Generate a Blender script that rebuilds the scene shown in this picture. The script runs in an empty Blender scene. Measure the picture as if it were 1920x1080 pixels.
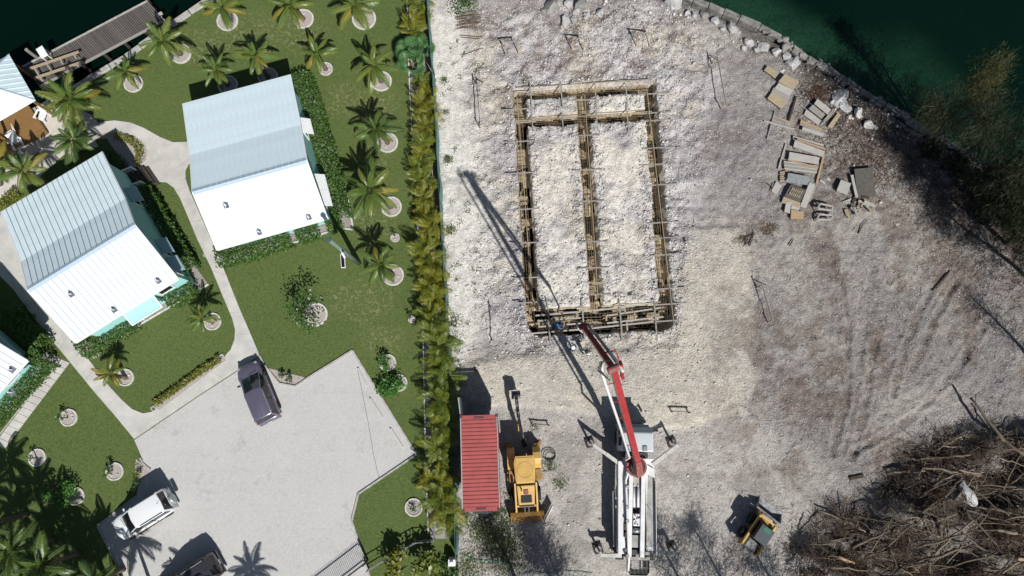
import bpy, math, random
import numpy as np
from mathutils import Vector, Matrix
random.seed(7); RNG = np.random.default_rng(11)
sc = bpy.context.scene
COL = sc.collection
R = math.radians
# ---------------------------------------------------------------- camera
CAM_H, FPX, TILT = 50.0, 1293.0, math.atan(220/1293)
cam_d = bpy.data.cameras.new('camera'); cam = bpy.data.objects.new('camera', cam_d); COL.objects.link(cam)
cam_d.sensor_width = 36.0; cam_d.lens = 36.0*FPX/1920.0; cam_d.clip_start = 0.5; cam_d.clip_end = 2000
cam.location = (0, 0, CAM_H); cam.rotation_euler = (TILT, 0, 0)
sc.camera = cam
# ---------------------------------------------------------------- world, sun, exposure
SAZ = math.atan2(0.455, -0.8905); SEL = R(47)
SUN = Vector((math.sin(SAZ)*math.cos(SEL), math.cos(SAZ)*math.cos(SEL), math.sin(SEL)))
w = bpy.data.worlds.new('World'); sc.world = w; w.use_nodes = True
nt = w.node_tree; nt.nodes.clear()
sky = nt.nodes.new('ShaderNodeTexSky'); sky.sky_type = 'NISHITA'; sky.sun_disc = False
sky.sun_elevation = SEL; sky.sun_rotation = SAZ
bg = nt.nodes.new('ShaderNodeBackground'); bg.inputs[1].default_value = 0.05
wo = nt.nodes.new('ShaderNodeOutputWorld')
nt.links.new(sky.outputs[0], bg.inputs[0]); nt.links.new(bg.outputs[0], wo.inputs[0])
sl = bpy.data.lights.new('sun', 'SUN'); sl.energy = 5.0; sl.angle = R(0.5); sl.color = (1.0, 0.975, 0.935)
so = bpy.data.objects.new('sun', sl); COL.objects.link(so); so.location = (20, -40, 60)
so.rotation_euler = SUN.to_track_quat('Z', 'Y').to_euler()
vs = sc.view_settings; vs.view_transform = 'Standard'; vs.look = 'None'; vs.exposure = 0.0; vs.gamma = 1.0; vs.use_curve_mapping = False

# ---------------------------------------------------------------- helpers
def P(px, py, z=0.0):
    """where the line of sight through a photo pixel meets the level z (metres)"""
    u = (px-960)/FPX; v = (540-py)/FPX
    d = Vector((u, math.sin(TILT)+v*math.cos(TILT), -math.cos(TILT)+v*math.sin(TILT)))
    return Vector((0, 0, CAM_H)) + d*((CAM_H-z)/(-d.z))
def P2(px, py, z=0.0):
    q = P(px, py, z); return (q.x, q.y)
def tag(o, label=None, cat=None, group=None, kind=None):
    if label: o['label'] = label
    if cat: o['category'] = cat
    if group: o['group'] = group
    if kind: o['kind'] = kind
    return o
def empty(name, loc, rz=0, label=None, cat=None, group=None):
    o = bpy.data.objects.new(name, None); COL.objects.link(o); o.empty_display_size = .3
    o.location = loc; o.rotation_euler = (0, 0, rz)
    return tag(o, label, cat, group)
def link(name, me, parent=None, loc=(0,0,0), rot=(0,0,0), scale=(1,1,1)):
    o = bpy.data.objects.new(name, me); COL.objects.link(o)
    o.location = loc; o.rotation_euler = rot; o.scale = scale
    if parent: o.parent = parent
    return o
ORD = ['first','second','third','fourth','fifth','sixth','seventh','eighth','ninth','tenth','eleventh','twelfth','thirteenth','fourteenth','fifteenth','sixteenth','seventeenth','eighteenth','nineteenth']
TENS = ['','','twenty','thirty','forty','fifty','sixty']; TENTH = ['','','twentieth','thirtieth','fortieth','fiftieth','sixtieth']
def nth(i):
    n = i+1
    if n < 20: return ORD[i]
    if n % 10 == 0: return TENTH[n//10]
    return TENS[n//10]+'-'+ORD[n % 10-1]

class MB:
    def __init__(s): s.v = []; s.f = []; s.m = []
    def add(s, vs_, fs, mi=0):
        b = len(s.v); s.v += [tuple(q) for q in vs_]
        for f in fs: s.f.append(tuple(i+b for i in f)); s.m.append(mi)
        return s
    def box(s, c, d, rz=0, mi=0, taper=1.0):
        hx, hy, hz = d[0]/2, d[1]/2, d[2]/2; ca, sa = math.cos(rz), math.sin(rz); vs_ = []
        for z in (-hz, hz):
            k = taper if z > 0 else 1
            for x, y in ((-hx,-hy),(hx,-hy),(hx,hy),(-hx,hy)):
                x *= k; y *= k
                vs_.append((c[0]+x*ca-y*sa, c[1]+x*sa+y*ca, c[2]+z))
        return s.add(vs_, [(3,2,1,0),(4,5,6,7),(0,1,5,4),(1,2,6,5),(2,3,7,6),(3,0,4,7)], mi)
    def bar(s, a, b, wd, ht, mi=0, up=(0,0,1)):
        a = Vector(a); b = Vector(b); d = (b-a).normalized(); u = Vector(up)
        if abs(d.dot(u)) > .98: u = Vector((0, 1, 0))
        x = d.cross(u).normalized(); y = x.cross(d).normalized()
        x *= wd/2; y *= ht/2
        vs_ = [a-x-y, a+x-y, a+x+y, a-x+y, b-x-y, b+x-y, b+x+y, b-x+y]
        return s.add(vs_, [(3,2,1,0),(4,5,6,7),(0,1,5,4),(1,2,6,5),(2,3,7,6),(3,0,4,7)], mi)
    def tube(s, pts, r, n=6, mi=0, cap=True):
        pts = [Vector(p) for p in pts]; k = len(pts)
        rs = r if isinstance(r, (list, tuple)) else [r]*k
        vs_ = []; pu = None
        for i, p in enumerate(pts):
            d = (pts[min(i+1, k-1)]-pts[max(i-1, 0)]).normalized()
            if pu is None: pu = Vector((0,0,1)) if abs(d.z) < .9 else Vector((1,0,0))
            x = d.cross(pu).normalized(); y = x.cross(d).normalized(); pu = y
            for j in range(n):
                a = 2*math.pi*j/n; vs_.append(p+(x*math.cos(a)+y*math.sin(a))*rs[i])
        fs = [(i*n+j, i*n+(j+1) % n, (i+1)*n+(j+1) % n, (i+1)*n+j) for i in range(k-1) for j in range(n)]
        if cap: fs += [tuple(reversed(range(n))), tuple((k-1)*n+j for j in range(n))]
        return s.add(vs_, fs, mi)
    def prism(s, pts, z0, z1, mi=0):
        n = len(pts); ar = sum(pts[i][0]*pts[(i+1) % n][1]-pts[(i+1) % n][0]*pts[i][1] for i in range(n))
        if ar < 0: pts = list(reversed(pts))
        vs_ = [(p[0], p[1], z0) for p in pts]+[(p[0], p[1], z1) for p in pts]
        return s.add(vs_, [tuple(reversed(range(n))), tuple(range(n, 2*n))]+[(i, (i+1) % n, n+(i+1) % n, n+i) for i in range(n)], mi)
    def loft(s, rings, mi=0, cap=True, closed=True):
        n = len(rings[0]); vs_ = [p for r_ in rings for p in r_]; k = len(rings)
        fs = [(i*n+j, i*n+(j+1) % n, (i+1)*n+(j+1) % n, (i+1)*n+j) for i in range(k-1) for j in range(n if closed else n-1)]
        if cap: fs += [tuple(reversed(range(n))), tuple((k-1)*n+j for j in range(n))]
        return s.add(vs_, fs, mi)
    def quad(s, a, b, c, d, mi=0): return s.add([a, b, c, d], [(0,1,2,3)], mi)
    def ring(s, c, r0, r1, z0, z1, n=28, mi=0, jit=0):
        vs_ = []
        for j in range(n):
            a = 2*math.pi*j/n; k = 1+random.uniform(-jit, jit)
            for r_, z in ((r1,z0),(r1*k,z1),(r0*k,z1),(r0,z0)): vs_.append((c[0]+r_*math.cos(a), c[1]+r_*math.sin(a), c[2]+z))
        return s.add(vs_, [(j*4+q, ((j+1) % n)*4+q, ((j+1) % n)*4+(q+1) % 4, j*4+(q+1) % 4) for j in range(n) for q in range(4)], mi)
    def mesh(s, name, mats, smooth=False):
        me = bpy.data.meshes.new(name); me.from_pydata(s.v, [], s.f)
        for m in (mats if isinstance(mats, (list, tuple)) else [mats]): me.materials.append(m)
        if len(me.materials) > 1: me.polygons.foreach_set('material_index', s.m)
        if smooth: me.polygons.foreach_set('use_smooth', [True]*len(me.polygons))
        me.update(); return me
    def build(s, name, mats, parent=None, smooth=False, bevel=0, world=False, subsurf=0, **k):
        o = link(name, s.mesh(name, mats, smooth), parent, **k)
        if world and parent: o.location = -parent.location
        if bevel:
            b = o.modifiers.new('bevel', 'BEVEL'); b.width = bevel; b.segments = 2; b.limit_method = 'ANGLE'
        if subsurf:
            q = o.modifiers.new('sub', 'SUBSURF'); q.levels = subsurf; q.render_levels = subsurf
        return o
def fast_mesh(name, V, F, mats, smooth=False):
    """V (n,3) floats, F (m,k) ints, all faces with k corners"""
    me = bpy.data.meshes.new(name); m, k = F.shape
    me.vertices.add(len(V)); me.vertices.foreach_set('co', V.astype(np.float32).ravel())
    me.loops.add(m*k); me.loops.foreach_set('vertex_index', F.astype(np.int32).ravel())
    me.polygons.add(m); me.polygons.foreach_set('loop_start', (np.arange(m)*k).astype(np.int32))
    if smooth: me.polygons.foreach_set('use_smooth', np.ones(m, bool))
    for q in (mats if isinstance(mats, (list, tuple)) else [mats]): me.materials.append(q)
    me.update(calc_edges=True); me.validate(); return me

# ---------------------------------------------------------------- numpy noise
_TAB = {}
def vnoise(x, y, scale, seed):
    n = 256
    if seed not in _TAB: _TAB[seed] = np.random.default_rng(seed).random((n, n))
    T = _TAB[seed]
    x = x/scale+97.3; y = y/scale+53.1
    xi = np.floor(x).astype(int); yi = np.floor(y).astype(int); fx = x-xi; fy = y-yi
    fx = fx*fx*(3-2*fx); fy = fy*fy*(3-2*fy)
    a = T[xi % n, yi % n]; b = T[(xi+1) % n, yi % n]; c = T[xi % n, (yi+1) % n]; d = T[(xi+1) % n, (yi+1) % n]
    return (a*(1-fx)+b*fx)*(1-fy)+(c*(1-fx)+d*fx)*fy
def fbm(x, y, scale, seed, octv=4, gain=.5):
    s = 0; a = 1; t = 0
    for i in range(octv): s = s+a*vnoise(x, y, scale/2**i, seed+i); t += a; a *= gain
    return s/t
def inpoly(x, y, poly):
    r = np.zeros(np.shape(x), bool); n = len(poly)
    for i in range(n):
        x0, y0 = poly[i][0], poly[i][1]; x1, y1 = poly[(i+1) % n][0], poly[(i+1) % n][1]
        if y0 == y1: continue
        r ^= ((y0 > y) != (y1 > y)) & (x < (x1-x0)*(y-y0)/(y1-y0)+x0)
    return r
def segdist(x, y, a, b):
    ax, ay = a[0], a[1]; dx, dy = b[0]-ax, b[1]-ay; L2 = dx*dx+dy*dy
    t = np.clip(((x-ax)*dx+(y-ay)*dy)/L2, 0, 1)
    return np.hypot(x-ax-t*dx, y-ay-t*dy)
def polydist(x, y, pts, closed=False):
    d = np.full(np.shape(x), 1e9); n = len(pts)
    for i in range(n if closed else n-1): d = np.minimum(d, segdist(x, y, pts[i], pts[(i+1) % n]))
    return d
def sstep(e0, e1, x):
    t = np.clip((x-e0)/(e1-e0), 0, 1); return t*t*(3-2*t)

# ---------------------------------------------------------------- materials
M = {}
def mat(name, col, rough=.7, metal=0, var=.0, vscale=3, col2=None, bump=0, bscale=20, island=0, objrand=0, trans=0, spec=.5, coat=0, detail=5, emit=None, stretch=None):
    m = bpy.data.materials.new(name); m.use_nodes = True; n = m.node_tree; N = n.nodes; Lk = n.links
    b = N['Principled BSDF']; out = N['Material Output']
    b.inputs['Roughness'].default_value = rough; b.inputs['Metallic'].default_value = metal
    b.inputs['Specular IOR Level'].default_value = spec
    if coat: b.inputs['Coat Weight'].default_value = coat; b.inputs['Coat Roughness'].default_value = .08
    c = (*col, 1); c2 = (*(col2 or [q*(1-var) for q in col]), 1)
    tc = N.new('ShaderNodeTexCoord'); src = tc.outputs['Object']
    if stretch:
        mp = N.new('ShaderNodeMapping'); mp.inputs['Scale'].default_value = stretch; Lk.new(src, mp.inputs[0]); src = mp.outputs[0]
    fac = None
    if var or col2:
        ns = N.new('ShaderNodeTexNoise'); ns.inputs['Scale'].default_value = vscale; ns.inputs['Detail'].default_value = detail; ns.inputs['Roughness'].default_value = .65
        Lk.new(src, ns.inputs['Vector'])
        rp = N.new('ShaderNodeMapRange'); rp.inputs[1].default_value = .35; rp.inputs[2].default_value = .65; Lk.new(ns.outputs[0], rp.inputs[0]); fac = rp.outputs[0]
    def addf(o, k):
        nonlocal fac
        mm = N.new('ShaderNodeMath'); mm.operation = 'MULTIPLY_ADD'; Lk.new(o, mm.inputs[0]); mm.inputs[1].default_value = k
        if fac is None: mm.inputs[2].default_value = (1-k)*.5
        else:
            m2 = N.new('ShaderNodeMath'); m2.operation = 'MULTIPLY'; Lk.new(fac, m2.inputs[0]); m2.inputs[1].default_value = 1-k; Lk.new(m2.outputs[0], mm.inputs[2])
        fac = mm.outputs[0]
    if island: g = N.new('ShaderNodeNewGeometry'); addf(g.outputs['Random Per Island'], island)
    if objrand: g = N.new('ShaderNodeObjectInfo'); addf(g.outputs['Random'], objrand)
    if fac is not None:
        mx = N.new('ShaderNodeMix'); mx.data_type = 'RGBA'; mx.inputs[6].default_value = c; mx.inputs[7].default_value = c2
        Lk.new(fac, mx.inputs[0]); Lk.new(mx.outputs[2], b.inputs['Base Color']); colout = mx.outputs[2]
    else: b.inputs['Base Color'].default_value = c; colout = None
    if bump:
        nb = N.new('ShaderNodeTexNoise'); nb.inputs['Scale'].default_value = bscale; nb.inputs['Detail'].default_value = 6; Lk.new(src, nb.inputs['Vector'])
        bp = N.new('ShaderNodeBump'); bp.inputs['Strength'].default_value = 1; bp.inputs['Distance'].default_value = bump
        Lk.new(nb.outputs[0], bp.inputs['Height']); Lk.new(bp.outputs[0], b.inputs['Normal'])
    if trans:
        t = N.new('ShaderNodeBsdfTranslucent'); ms = N.new('ShaderNodeMixShader'); ms.inputs[0].default_value = trans
        if colout: Lk.new(colout, t.inputs[0])
        else: t.inputs[0].default_value = c
        Lk.new(b.outputs[0], ms.inputs[1]); Lk.new(t.outputs[0], ms.inputs[2]); Lk.new(ms.outputs[0], out.inputs[0])
    M[name] = m; return m
mat('concrete', (.56,.545,.51), .85, var=.22, vscale=.9, bump=.004, bscale=30)
mat('kerb', (.46,.45,.42), .9, var=.35, vscale=4, bump=.01, bscale=15)
mat('sand', (.60,.56,.50), .95, var=.18, vscale=2, bump=.02, bscale=12)
mat('bed_gravel', (.42,.39,.36), .95, col2=(.22,.20,.18), vscale=14, bump=.03, bscale=25)
mat('ring_gravel', (.52,.47,.43), .95, col2=(.26,.23,.21), vscale=16, bump=.03, bscale=25)
mat('ring_white', (.68,.66,.62), .9, var=.35, vscale=6, bump=.02, bscale=14)
mat('roof', (.68,.80,.845), .38, var=.10, vscale=1.1, spec=.5)
mat('roof_seam', (.22,.27,.32), .5)
mat('outrigger', (.56,.55,.52), .6, col2=(.40,.39,.36), vscale=4)
mat('roof_trim', (.40,.50,.58), .4)
mat('wall_turq', (.34,.66,.64), .7, var=.06, vscale=2)
mat('wall_trim', (.78,.80,.80), .6)
mat('glass_dark', (.012,.014,.018), .06, spec=.6)
mat('shutter', (.42,.58,.60), .5, var=.1)
mat('shutter_white', (.76,.78,.78), .5, var=.05)
mat('vent_dark', (.05,.05,.09), .5)
mat('wood_dock', (.085,.078,.072), .9, col2=(.15,.13,.115), vscale=5, island=0, objrand=.6, bump=.01, bscale=20)
mat('wood_grey', (.34,.32,.29), .9, col2=(.22,.205,.185), vscale=3, objrand=.5, bump=.006, bscale=25, stretch=(1,5,5))
mat('wood_tan', (.41,.33,.21), .85, col2=(.29,.24,.165), vscale=3, objrand=.4, bump=.005, bscale=25)
mat('wood_orange', (.42,.285,.16), .8, col2=(.33,.24,.15), vscale=4, objrand=.3, bump=.005)
mat('wood_brown', (.27,.15,.05), .7, col2=(.19,.105,.036), vscale=4, objrand=.5, bump=.005)
mat('wood_dark', (.06,.045,.035), .9, var=.4, vscale=5)
mat('ply_dark', (.075,.068,.06), .9, col2=(.12,.11,.10), vscale=6, bump=.004)
mat('ply_grey', (.44,.42,.39), .85, col2=(.34,.325,.30), vscale=2.5, objrand=.4, bump=.004)
mat('metal_sheet', (.26,.285,.295), .6, metal=0, var=.3, vscale=5)
mat('trunk', (.20,.155,.115), .95, var=.45, vscale=8, bump=.03, bscale=12)
mat('bark', (.13,.105,.085), .95, var=.5, vscale=9, bump=.02, bscale=16)
mat('rachis', (.19,.21,.05), .6)
mat('frond_green', (.066,.135,.026), .38, col2=(.145,.205,.046), vscale=1.2, island=.7, trans=.22)
mat('frond_olive', (.110,.165,.030), .38, col2=(.205,.235,.050), vscale=1.2, island=.7, trans=.25)
mat('frond_yellow', (.30,.255,.035), .5, col2=(.22,.18,.03), vscale=1.2, island=.6, trans=.25)
mat('frond_dark', (.040,.080,.020), .38, col2=(.075,.125,.030), vscale=1.2, island=.7, trans=.18)
mat('areca_gold', (.120,.165,.016), .45, col2=(.31,.275,.020), vscale=.8, island=.5, objrand=.35, trans=.28)
mat('areca_green', (.085,.155,.022), .42, col2=(.22,.235,.025), vscale=.8, island=.5, objrand=.35, trans=.28)
mat('fan_green', (.06,.16,.055), .45, col2=(.10,.20,.07), island=.6, trans=.2)
mat('hedge_leaf', (.022,.068,.010), .5, col2=(.085,.165,.022), island=.85, vscale=2.0, trans=.12)
mat('shrub_leaf', (.03,.085,.018), .4, col2=(.07,.14,.03), island=.8, trans=.2)
mat('shrub_bright', (.045,.15,.02), .4, col2=(.10,.24,.04), island=.8, trans=.25)
mat('shrub_yellow', (.10,.13,.012), .45, col2=(.21,.21,.02), island=.8, trans=.2)
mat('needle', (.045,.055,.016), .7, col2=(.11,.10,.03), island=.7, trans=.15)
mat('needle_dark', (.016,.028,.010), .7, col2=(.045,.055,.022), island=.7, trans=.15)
mat('rebar', (.10,.068,.045), .8, col2=(.16,.10,.06), vscale=6)
mat('rebar_tan', (.27,.20,.12), .8, col2=(.19,.14,.085), vscale=6)
mat('rock', (.57,.56,.55), .9, col2=(.27,.265,.26), vscale=2.2, bump=.06, bscale=6, objrand=.35)
mat('rock_grey', (.33,.32,.30), .95, col2=(.15,.145,.135), vscale=2.2, bump=.06, bscale=6, objrand=.4)
mat('pebble', (.70,.68,.66), .9, col2=(.24,.225,.22), island=.9)
mat('seawall', (.30,.29,.27), .95, col2=(.12,.115,.105), vscale=1.6, bump=.06, bscale=5)
mat('fence_teal', (.07,.17,.17), .7, col2=(.13,.26,.25), vscale=5)
mat('fence_post', (.05,.11,.10), .5)
mat('iron', (.03,.03,.035), .5)
mat('rubber', (.018,.018,.018), .85, var=.4, vscale=8)
mat('steel', (.35,.36,.37), .45, metal=.6, var=.3, vscale=4)
mat('steel_worn', (.36,.37,.38), .6, metal=.2, col2=(.12,.105,.09), vscale=3)
mat('chrome', (.6,.6,.6), .2, metal=1)
mat('black', (.012,.012,.013), .6)
mat('cont_red', (.37,.078,.072), .6, col2=(.29,.062,.058), vscale=1.3, bump=.004)
mat('cont_dirt', (.09,.045,.04), .8)
mat('cont_grey', (.42,.42,.42), .6, var=.3)
mat('yellow', (.62,.40,.12), .5, col2=(.50,.31,.08), vscale=2)
mat('yellow_dirty', (.40,.23,.05), .6, col2=(.22,.13,.05), vscale=3)
mat('truck_white', (.80,.81,.82), .35, col2=(.64,.64,.63), vscale=1.4, coat=.3)
mat('truck_dull', (.40,.40,.37), .7, col2=(.25,.245,.22), vscale=2.5)
mat('cab_white', (.56,.60,.62), .35, var=.12, vscale=1.5, coat=.4)
mat('boom_red', (.42,.018,.022), .4, col2=(.30,.016,.02), vscale=1.5, coat=.3)
mat('boom_worn', (.33,.11,.10), .65, col2=(.20,.06,.055), vscale=4)
mat('pipe_white', (.70,.70,.70), .45, var=.15, vscale=6)
mat('paint_purple', (.155,.14,.20), .3, metal=.35, coat=.6)
mat('paint_white', (.74,.76,.77), .25, coat=.8)
mat('paint_dark', (.035,.035,.04), .25, coat=.7)
mat('paint_silver', (.42,.45,.47), .3, metal=.4)
mat('lamp_red', (.26,.014,.018), .25, coat=.6)
mat('lamp_clear', (.30,.31,.32), .2)
mat('plate', (.6,.6,.58), .5)
mat('skid_roof', (.045,.06,.07), .5, var=.3, vscale=4)
mat('skid_glass', (.05,.17,.11), .3)
mat('skin', (.20,.11,.07), .6)
mat('cloth_blue', (.03,.13,.30), .8)
mat('cloth_white', (.68,.70,.72), .8)
mat('cloth_navy', (.02,.03,.06), .85)
mat('cloth_dark', (.03,.035,.035), .85)
mat('helmet_white', (.8,.8,.8), .35)
mat('pole_green', (.16,.22,.19), .6, var=.2, vscale=3)
mat('solar', (.008,.01,.02), .15)
mat('hose', (.015,.015,.015), .5)
mat('twig', (.07,.05,.035), .95, col2=(.20,.155,.11), island=.9)
mat('twig_red', (.05,.028,.02), .95, col2=(.12,.07,.045), island=.9)
mat('log', (.060,.045,.034), .95, col2=(.19,.15,.11), vscale=3, objrand=.6, bump=.02, bscale=14)
mat('logpale', (.26,.215,.155), .9, col2=(.15,.12,.085), vscale=3, objrand=.4)
mat('weed', (.05,.085,.02), .6, col2=(.11,.14,.04), island=.8, trans=.15)
mat('grass_blade', (.040,.086,.016), .6, col2=(.138,.200,.066), island=.25, vscale=3.2, trans=.12, detail=9)
mat('rope_green', (.03,.22,.14), .6)
mat('cable', (.02,.02,.02), .6)

def nodemat(name):
    m = bpy.data.materials.new(name); m.use_nodes = True; M[name] = m
    n = m.node_tree; return m, n.nodes, n.links, n.nodes['Principled BSDF']
def ramp(N, Lk, src, a, b):
    r_ = N.new('ShaderNodeMapRange'); r_.inputs[1].default_value = a; r_.inputs[2].default_value = b; Lk.new(src, r_.inputs[0]); return r_.outputs[0]
def mixc(N, Lk, fac, a, b, mode='MIX'):
    x = N.new('ShaderNodeMix'); x.data_type = 'RGBA'; x.blend_type = mode
    for s_, q in ((0, fac), (6, a), (7, b)):
        if hasattr(q, 'is_linked') or isinstance(q, bpy.types.NodeSocket): Lk.new(q, x.inputs[s_])
        elif isinstance(q, (int, float)): x.inputs[s_].default_value = q
        else: x.inputs[s_].default_value = (*q, 1)
    return x.outputs[2]
def noise(N, Lk, src, scale, detail=5, rough=.6):
    q = N.new('ShaderNodeTexNoise'); q.inputs['Scale'].default_value = scale; q.inputs['Detail'].default_value = detail; q.inputs['Roughness'].default_value = rough
    Lk.new(src, q.inputs['Vector']); return q.outputs[0]
def voro(N, Lk, src, scale, feat='F1', out='Distance'):
    q = N.new('ShaderNodeTexVoronoi'); q.feature = feat; q.inputs['Scale'].default_value = scale; Lk.new(src, q.inputs['Vector']); return q.outputs[out]
# lawn
m_, N, Lk, B = nodemat('lawn'); tc = N.new('ShaderNodeTexCoord').outputs['Object']
big = ramp(N, Lk, noise(N, Lk, tc, .16, 4), .38, .62); med = ramp(N, Lk, noise(N, Lk, tc, 1.3, 5, .7), .35, .68); fine = ramp(N, Lk, noise(N, Lk, tc, 6, 6, .85), .36, .64)
at = N.new('ShaderNodeAttribute'); at.attribute_name = 'dry'
c = mixc(N, Lk, big, (.044,.080,.016), (.092,.118,.032)); c = mixc(N, Lk, med, c, (.074,.110,.028)); c = mixc(N, Lk, fine, c, (.138,.175,.060))
dryf = N.new('ShaderNodeMath'); dryf.operation = 'MULTIPLY'; Lk.new(at.outputs['Fac'], dryf.inputs[0]); Lk.new(ramp(N, Lk, noise(N, Lk, tc, 3.0, 6, .75), .50, .66), dryf.inputs[1])
c = mixc(N, Lk, dryf.outputs[0], c, (.27,.25,.15))
Lk.new(c, B.inputs['Base Color']); B.inputs['Roughness'].default_value = .9; B.inputs['Specular IOR Level'].default_value = .1
bp = N.new('ShaderNodeBump'); bp.inputs['Distance'].default_value = .05; Lk.new(noise(N, Lk, tc, 14, 6, .8), bp.inputs['Height']); Lk.new(bp.outputs[0], B.inputs['Normal'])
# parking gravel
m_, N, Lk, B = nodemat('gravel'); tc = N.new('ShaderNodeTexCoord').outputs['Object']
c = mixc(N, Lk, ramp(N, Lk, noise(N, Lk, tc, .25, 5), .35, .65), (.49,.485,.47), (.425,.42,.41))
c = mixc(N, Lk, ramp(N, Lk, noise(N, Lk, tc, 2.2, 6, .75), .35, .7), c, (.475,.468,.455))
c = mixc(N, Lk, ramp(N, Lk, voro(N, Lk, tc, 16, 'F1', 'Color'), .35, 1.0), c, (.555,.545,.525))
c = mixc(N, Lk, ramp(N, Lk, noise(N, Lk, tc, 8, 4, .9), .62, .70), c, (.21,.20,.19))
st = ramp(N, Lk, noise(N, Lk, tc, .45, 8, .8), .56, .72); c = mixc(N, Lk, st, c, (.335,.322,.30)); wv_ = N.new('ShaderNodeTexWave'); wv_.wave_type = 'RINGS'; wv_.inputs['Scale'].default_value = .23; wv_.inputs['Distortion'].default_value = 3; wv_.inputs['Detail'].default_value = 3; wv_.inputs['Detail Scale'].default_value = .6; mp_ = N.new('ShaderNodeMapping'); mp_.inputs['Location'].default_value = (24, 8, 0); Lk.new(tc, mp_.inputs[0]); Lk.new(mp_.outputs[0], wv_.inputs['Vector']); tm_ = N.new('ShaderNodeMath'); tm_.operation = 'MULTIPLY'; Lk.new(ramp(N, Lk, wv_.outputs['Fac'], .90, 1.0), tm_.inputs[0]); Lk.new(ramp(N, Lk, noise(N, Lk, tc, 1.2, 5, .7), .42, .62), tm_.inputs[1]); tn_ = N.new('ShaderNodeMath'); tn_.operation = 'MULTIPLY'; Lk.new(tm_.outputs[0], tn_.inputs[0]); tn_.inputs[1].default_value = .10; c = mixc(N, Lk, tn_.outputs[0], c, (.30,.29,.275))
Lk.new(c, B.inputs['Base Color']); B.inputs['Roughness'].default_value = .95; B.inputs['Specular IOR Level'].default_value = .15
bp = N.new('ShaderNodeBump'); bp.inputs['Distance'].default_value = .012; Lk.new(noise(N, Lk, tc, 16, 5, .8), bp.inputs['Height']); Lk.new(bp.outputs[0], B.inputs['Normal'])
# building site ground
m_, N, Lk, B = nodemat('site_ground'); tc = N.new('ShaderNodeTexCoord').outputs['Object']
at = N.new('ShaderNodeAttribute'); at.attribute_name = 'zone'; at2 = N.new('ShaderNodeAttribute'); at2.attribute_name = 'rubble'
c = at.outputs['Color']
c = mixc(N, Lk, 1.0, c, mixc(N, Lk, ramp(N, Lk, noise(N, Lk, tc, 2.6, 6, .75), .3, .7), (.74,.72,.72), (1.2,1.2,1.19)), 'MULTIPLY')
c = mixc(N, Lk, 1.0, c, mixc(N, Lk, ramp(N, Lk, noise(N, Lk, tc, 8, 6, .9), .32, .68), (.52,.51,.51), (1.36,1.36,1.34)), 'MULTIPLY')
v1 = N.new('ShaderNodeTexVoronoi'); v1.inputs['Scale'].default_value = 8.5; Lk.new(tc, v1.inputs['Vector'])
sel = ramp(N, Lk, v1.outputs['Color'], .66, .76); near = ramp(N, Lk, v1.outputs['Distance'], .36, .26)
mm = N.new('ShaderNodeMath'); mm.operation = 'MULTIPLY'; Lk.new(sel, mm.inputs[0]); Lk.new(near, mm.inputs[1])
m2 = N.new('ShaderNodeMath'); m2.operation = 'MULTIPLY'; Lk.new(mm.outputs[0], m2.inputs[0]); Lk.new(at2.outputs['Fac'], m2.inputs[1])
c = mixc(N, Lk, m2.outputs[0], c, (.64,.62,.60))
dk = N.new('ShaderNodeMath'); dk.operation = 'MULTIPLY'; Lk.new(ramp(N, Lk, noise(N, Lk, tc, 5.5, 5, .9), .60, .70), dk.inputs[0]); Lk.new(at2.outputs['Fac'], dk.inputs[1])
c = mixc(N, Lk, dk.outputs[0], c, (.16,.145,.135))
Lk.new(c, B.inputs['Base Color']); B.inputs['Roughness'].default_value = .95; B.inputs['Specular IOR Level'].default_value = .12
ad = N.new('ShaderNodeMath'); ad.operation = 'MULTIPLY_ADD'; Lk.new(noise(N, Lk, tc, 5, 8, .75), ad.inputs[0]); ad.inputs[1].default_value = 1.6; Lk.new(voro(N, Lk, tc, 9), ad.inputs[2])
bp = N.new('ShaderNodeBump'); Lk.new(ramp(N, Lk, at2.outputs['Fac'], -.35, 1.0), bp.inputs['Strength']); bp.inputs['Distance'].default_value = .08; Lk.new(ad.outputs[0], bp.inputs['Height']); Lk.new(bp.outputs[0], B.inputs['Normal'])
# sea
m_, N, Lk, B = nodemat('sea'); tc = N.new('ShaderNodeTexCoord').outputs['Object']
at = N.new('ShaderNodeAttribute'); at.attribute_name = 'shallow'
g = mixc(N, Lk, ramp(N, Lk, noise(N, Lk, tc, .5, 6, .7), .35, .7), (.005,.024,.014), (.012,.052,.031))
g = mixc(N, Lk, ramp(N, Lk, noise(N, Lk, tc, 3.2, 5, .8), .42, .7), g, (.022,.060,.030))
c = mixc(N, Lk, at.outputs['Fac'], (.0006,.0068,.0040), g)
Lk.new(c, B.inputs['Base Color']); B.inputs['Roughness'].default_value = .2; B.inputs['IOR'].default_value = 1.33; B.inputs['Specular IOR Level'].default_value = .3
bp = N.new('ShaderNodeBump'); bp.inputs['Strength'].default_value = .25; bp.inputs['Distance'].default_value = .08; Lk.new(noise(N, Lk, tc, 1.8, 5, .6), bp.inputs['Height']); Lk.new(bp.outputs[0], B.inputs['Normal'])
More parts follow.
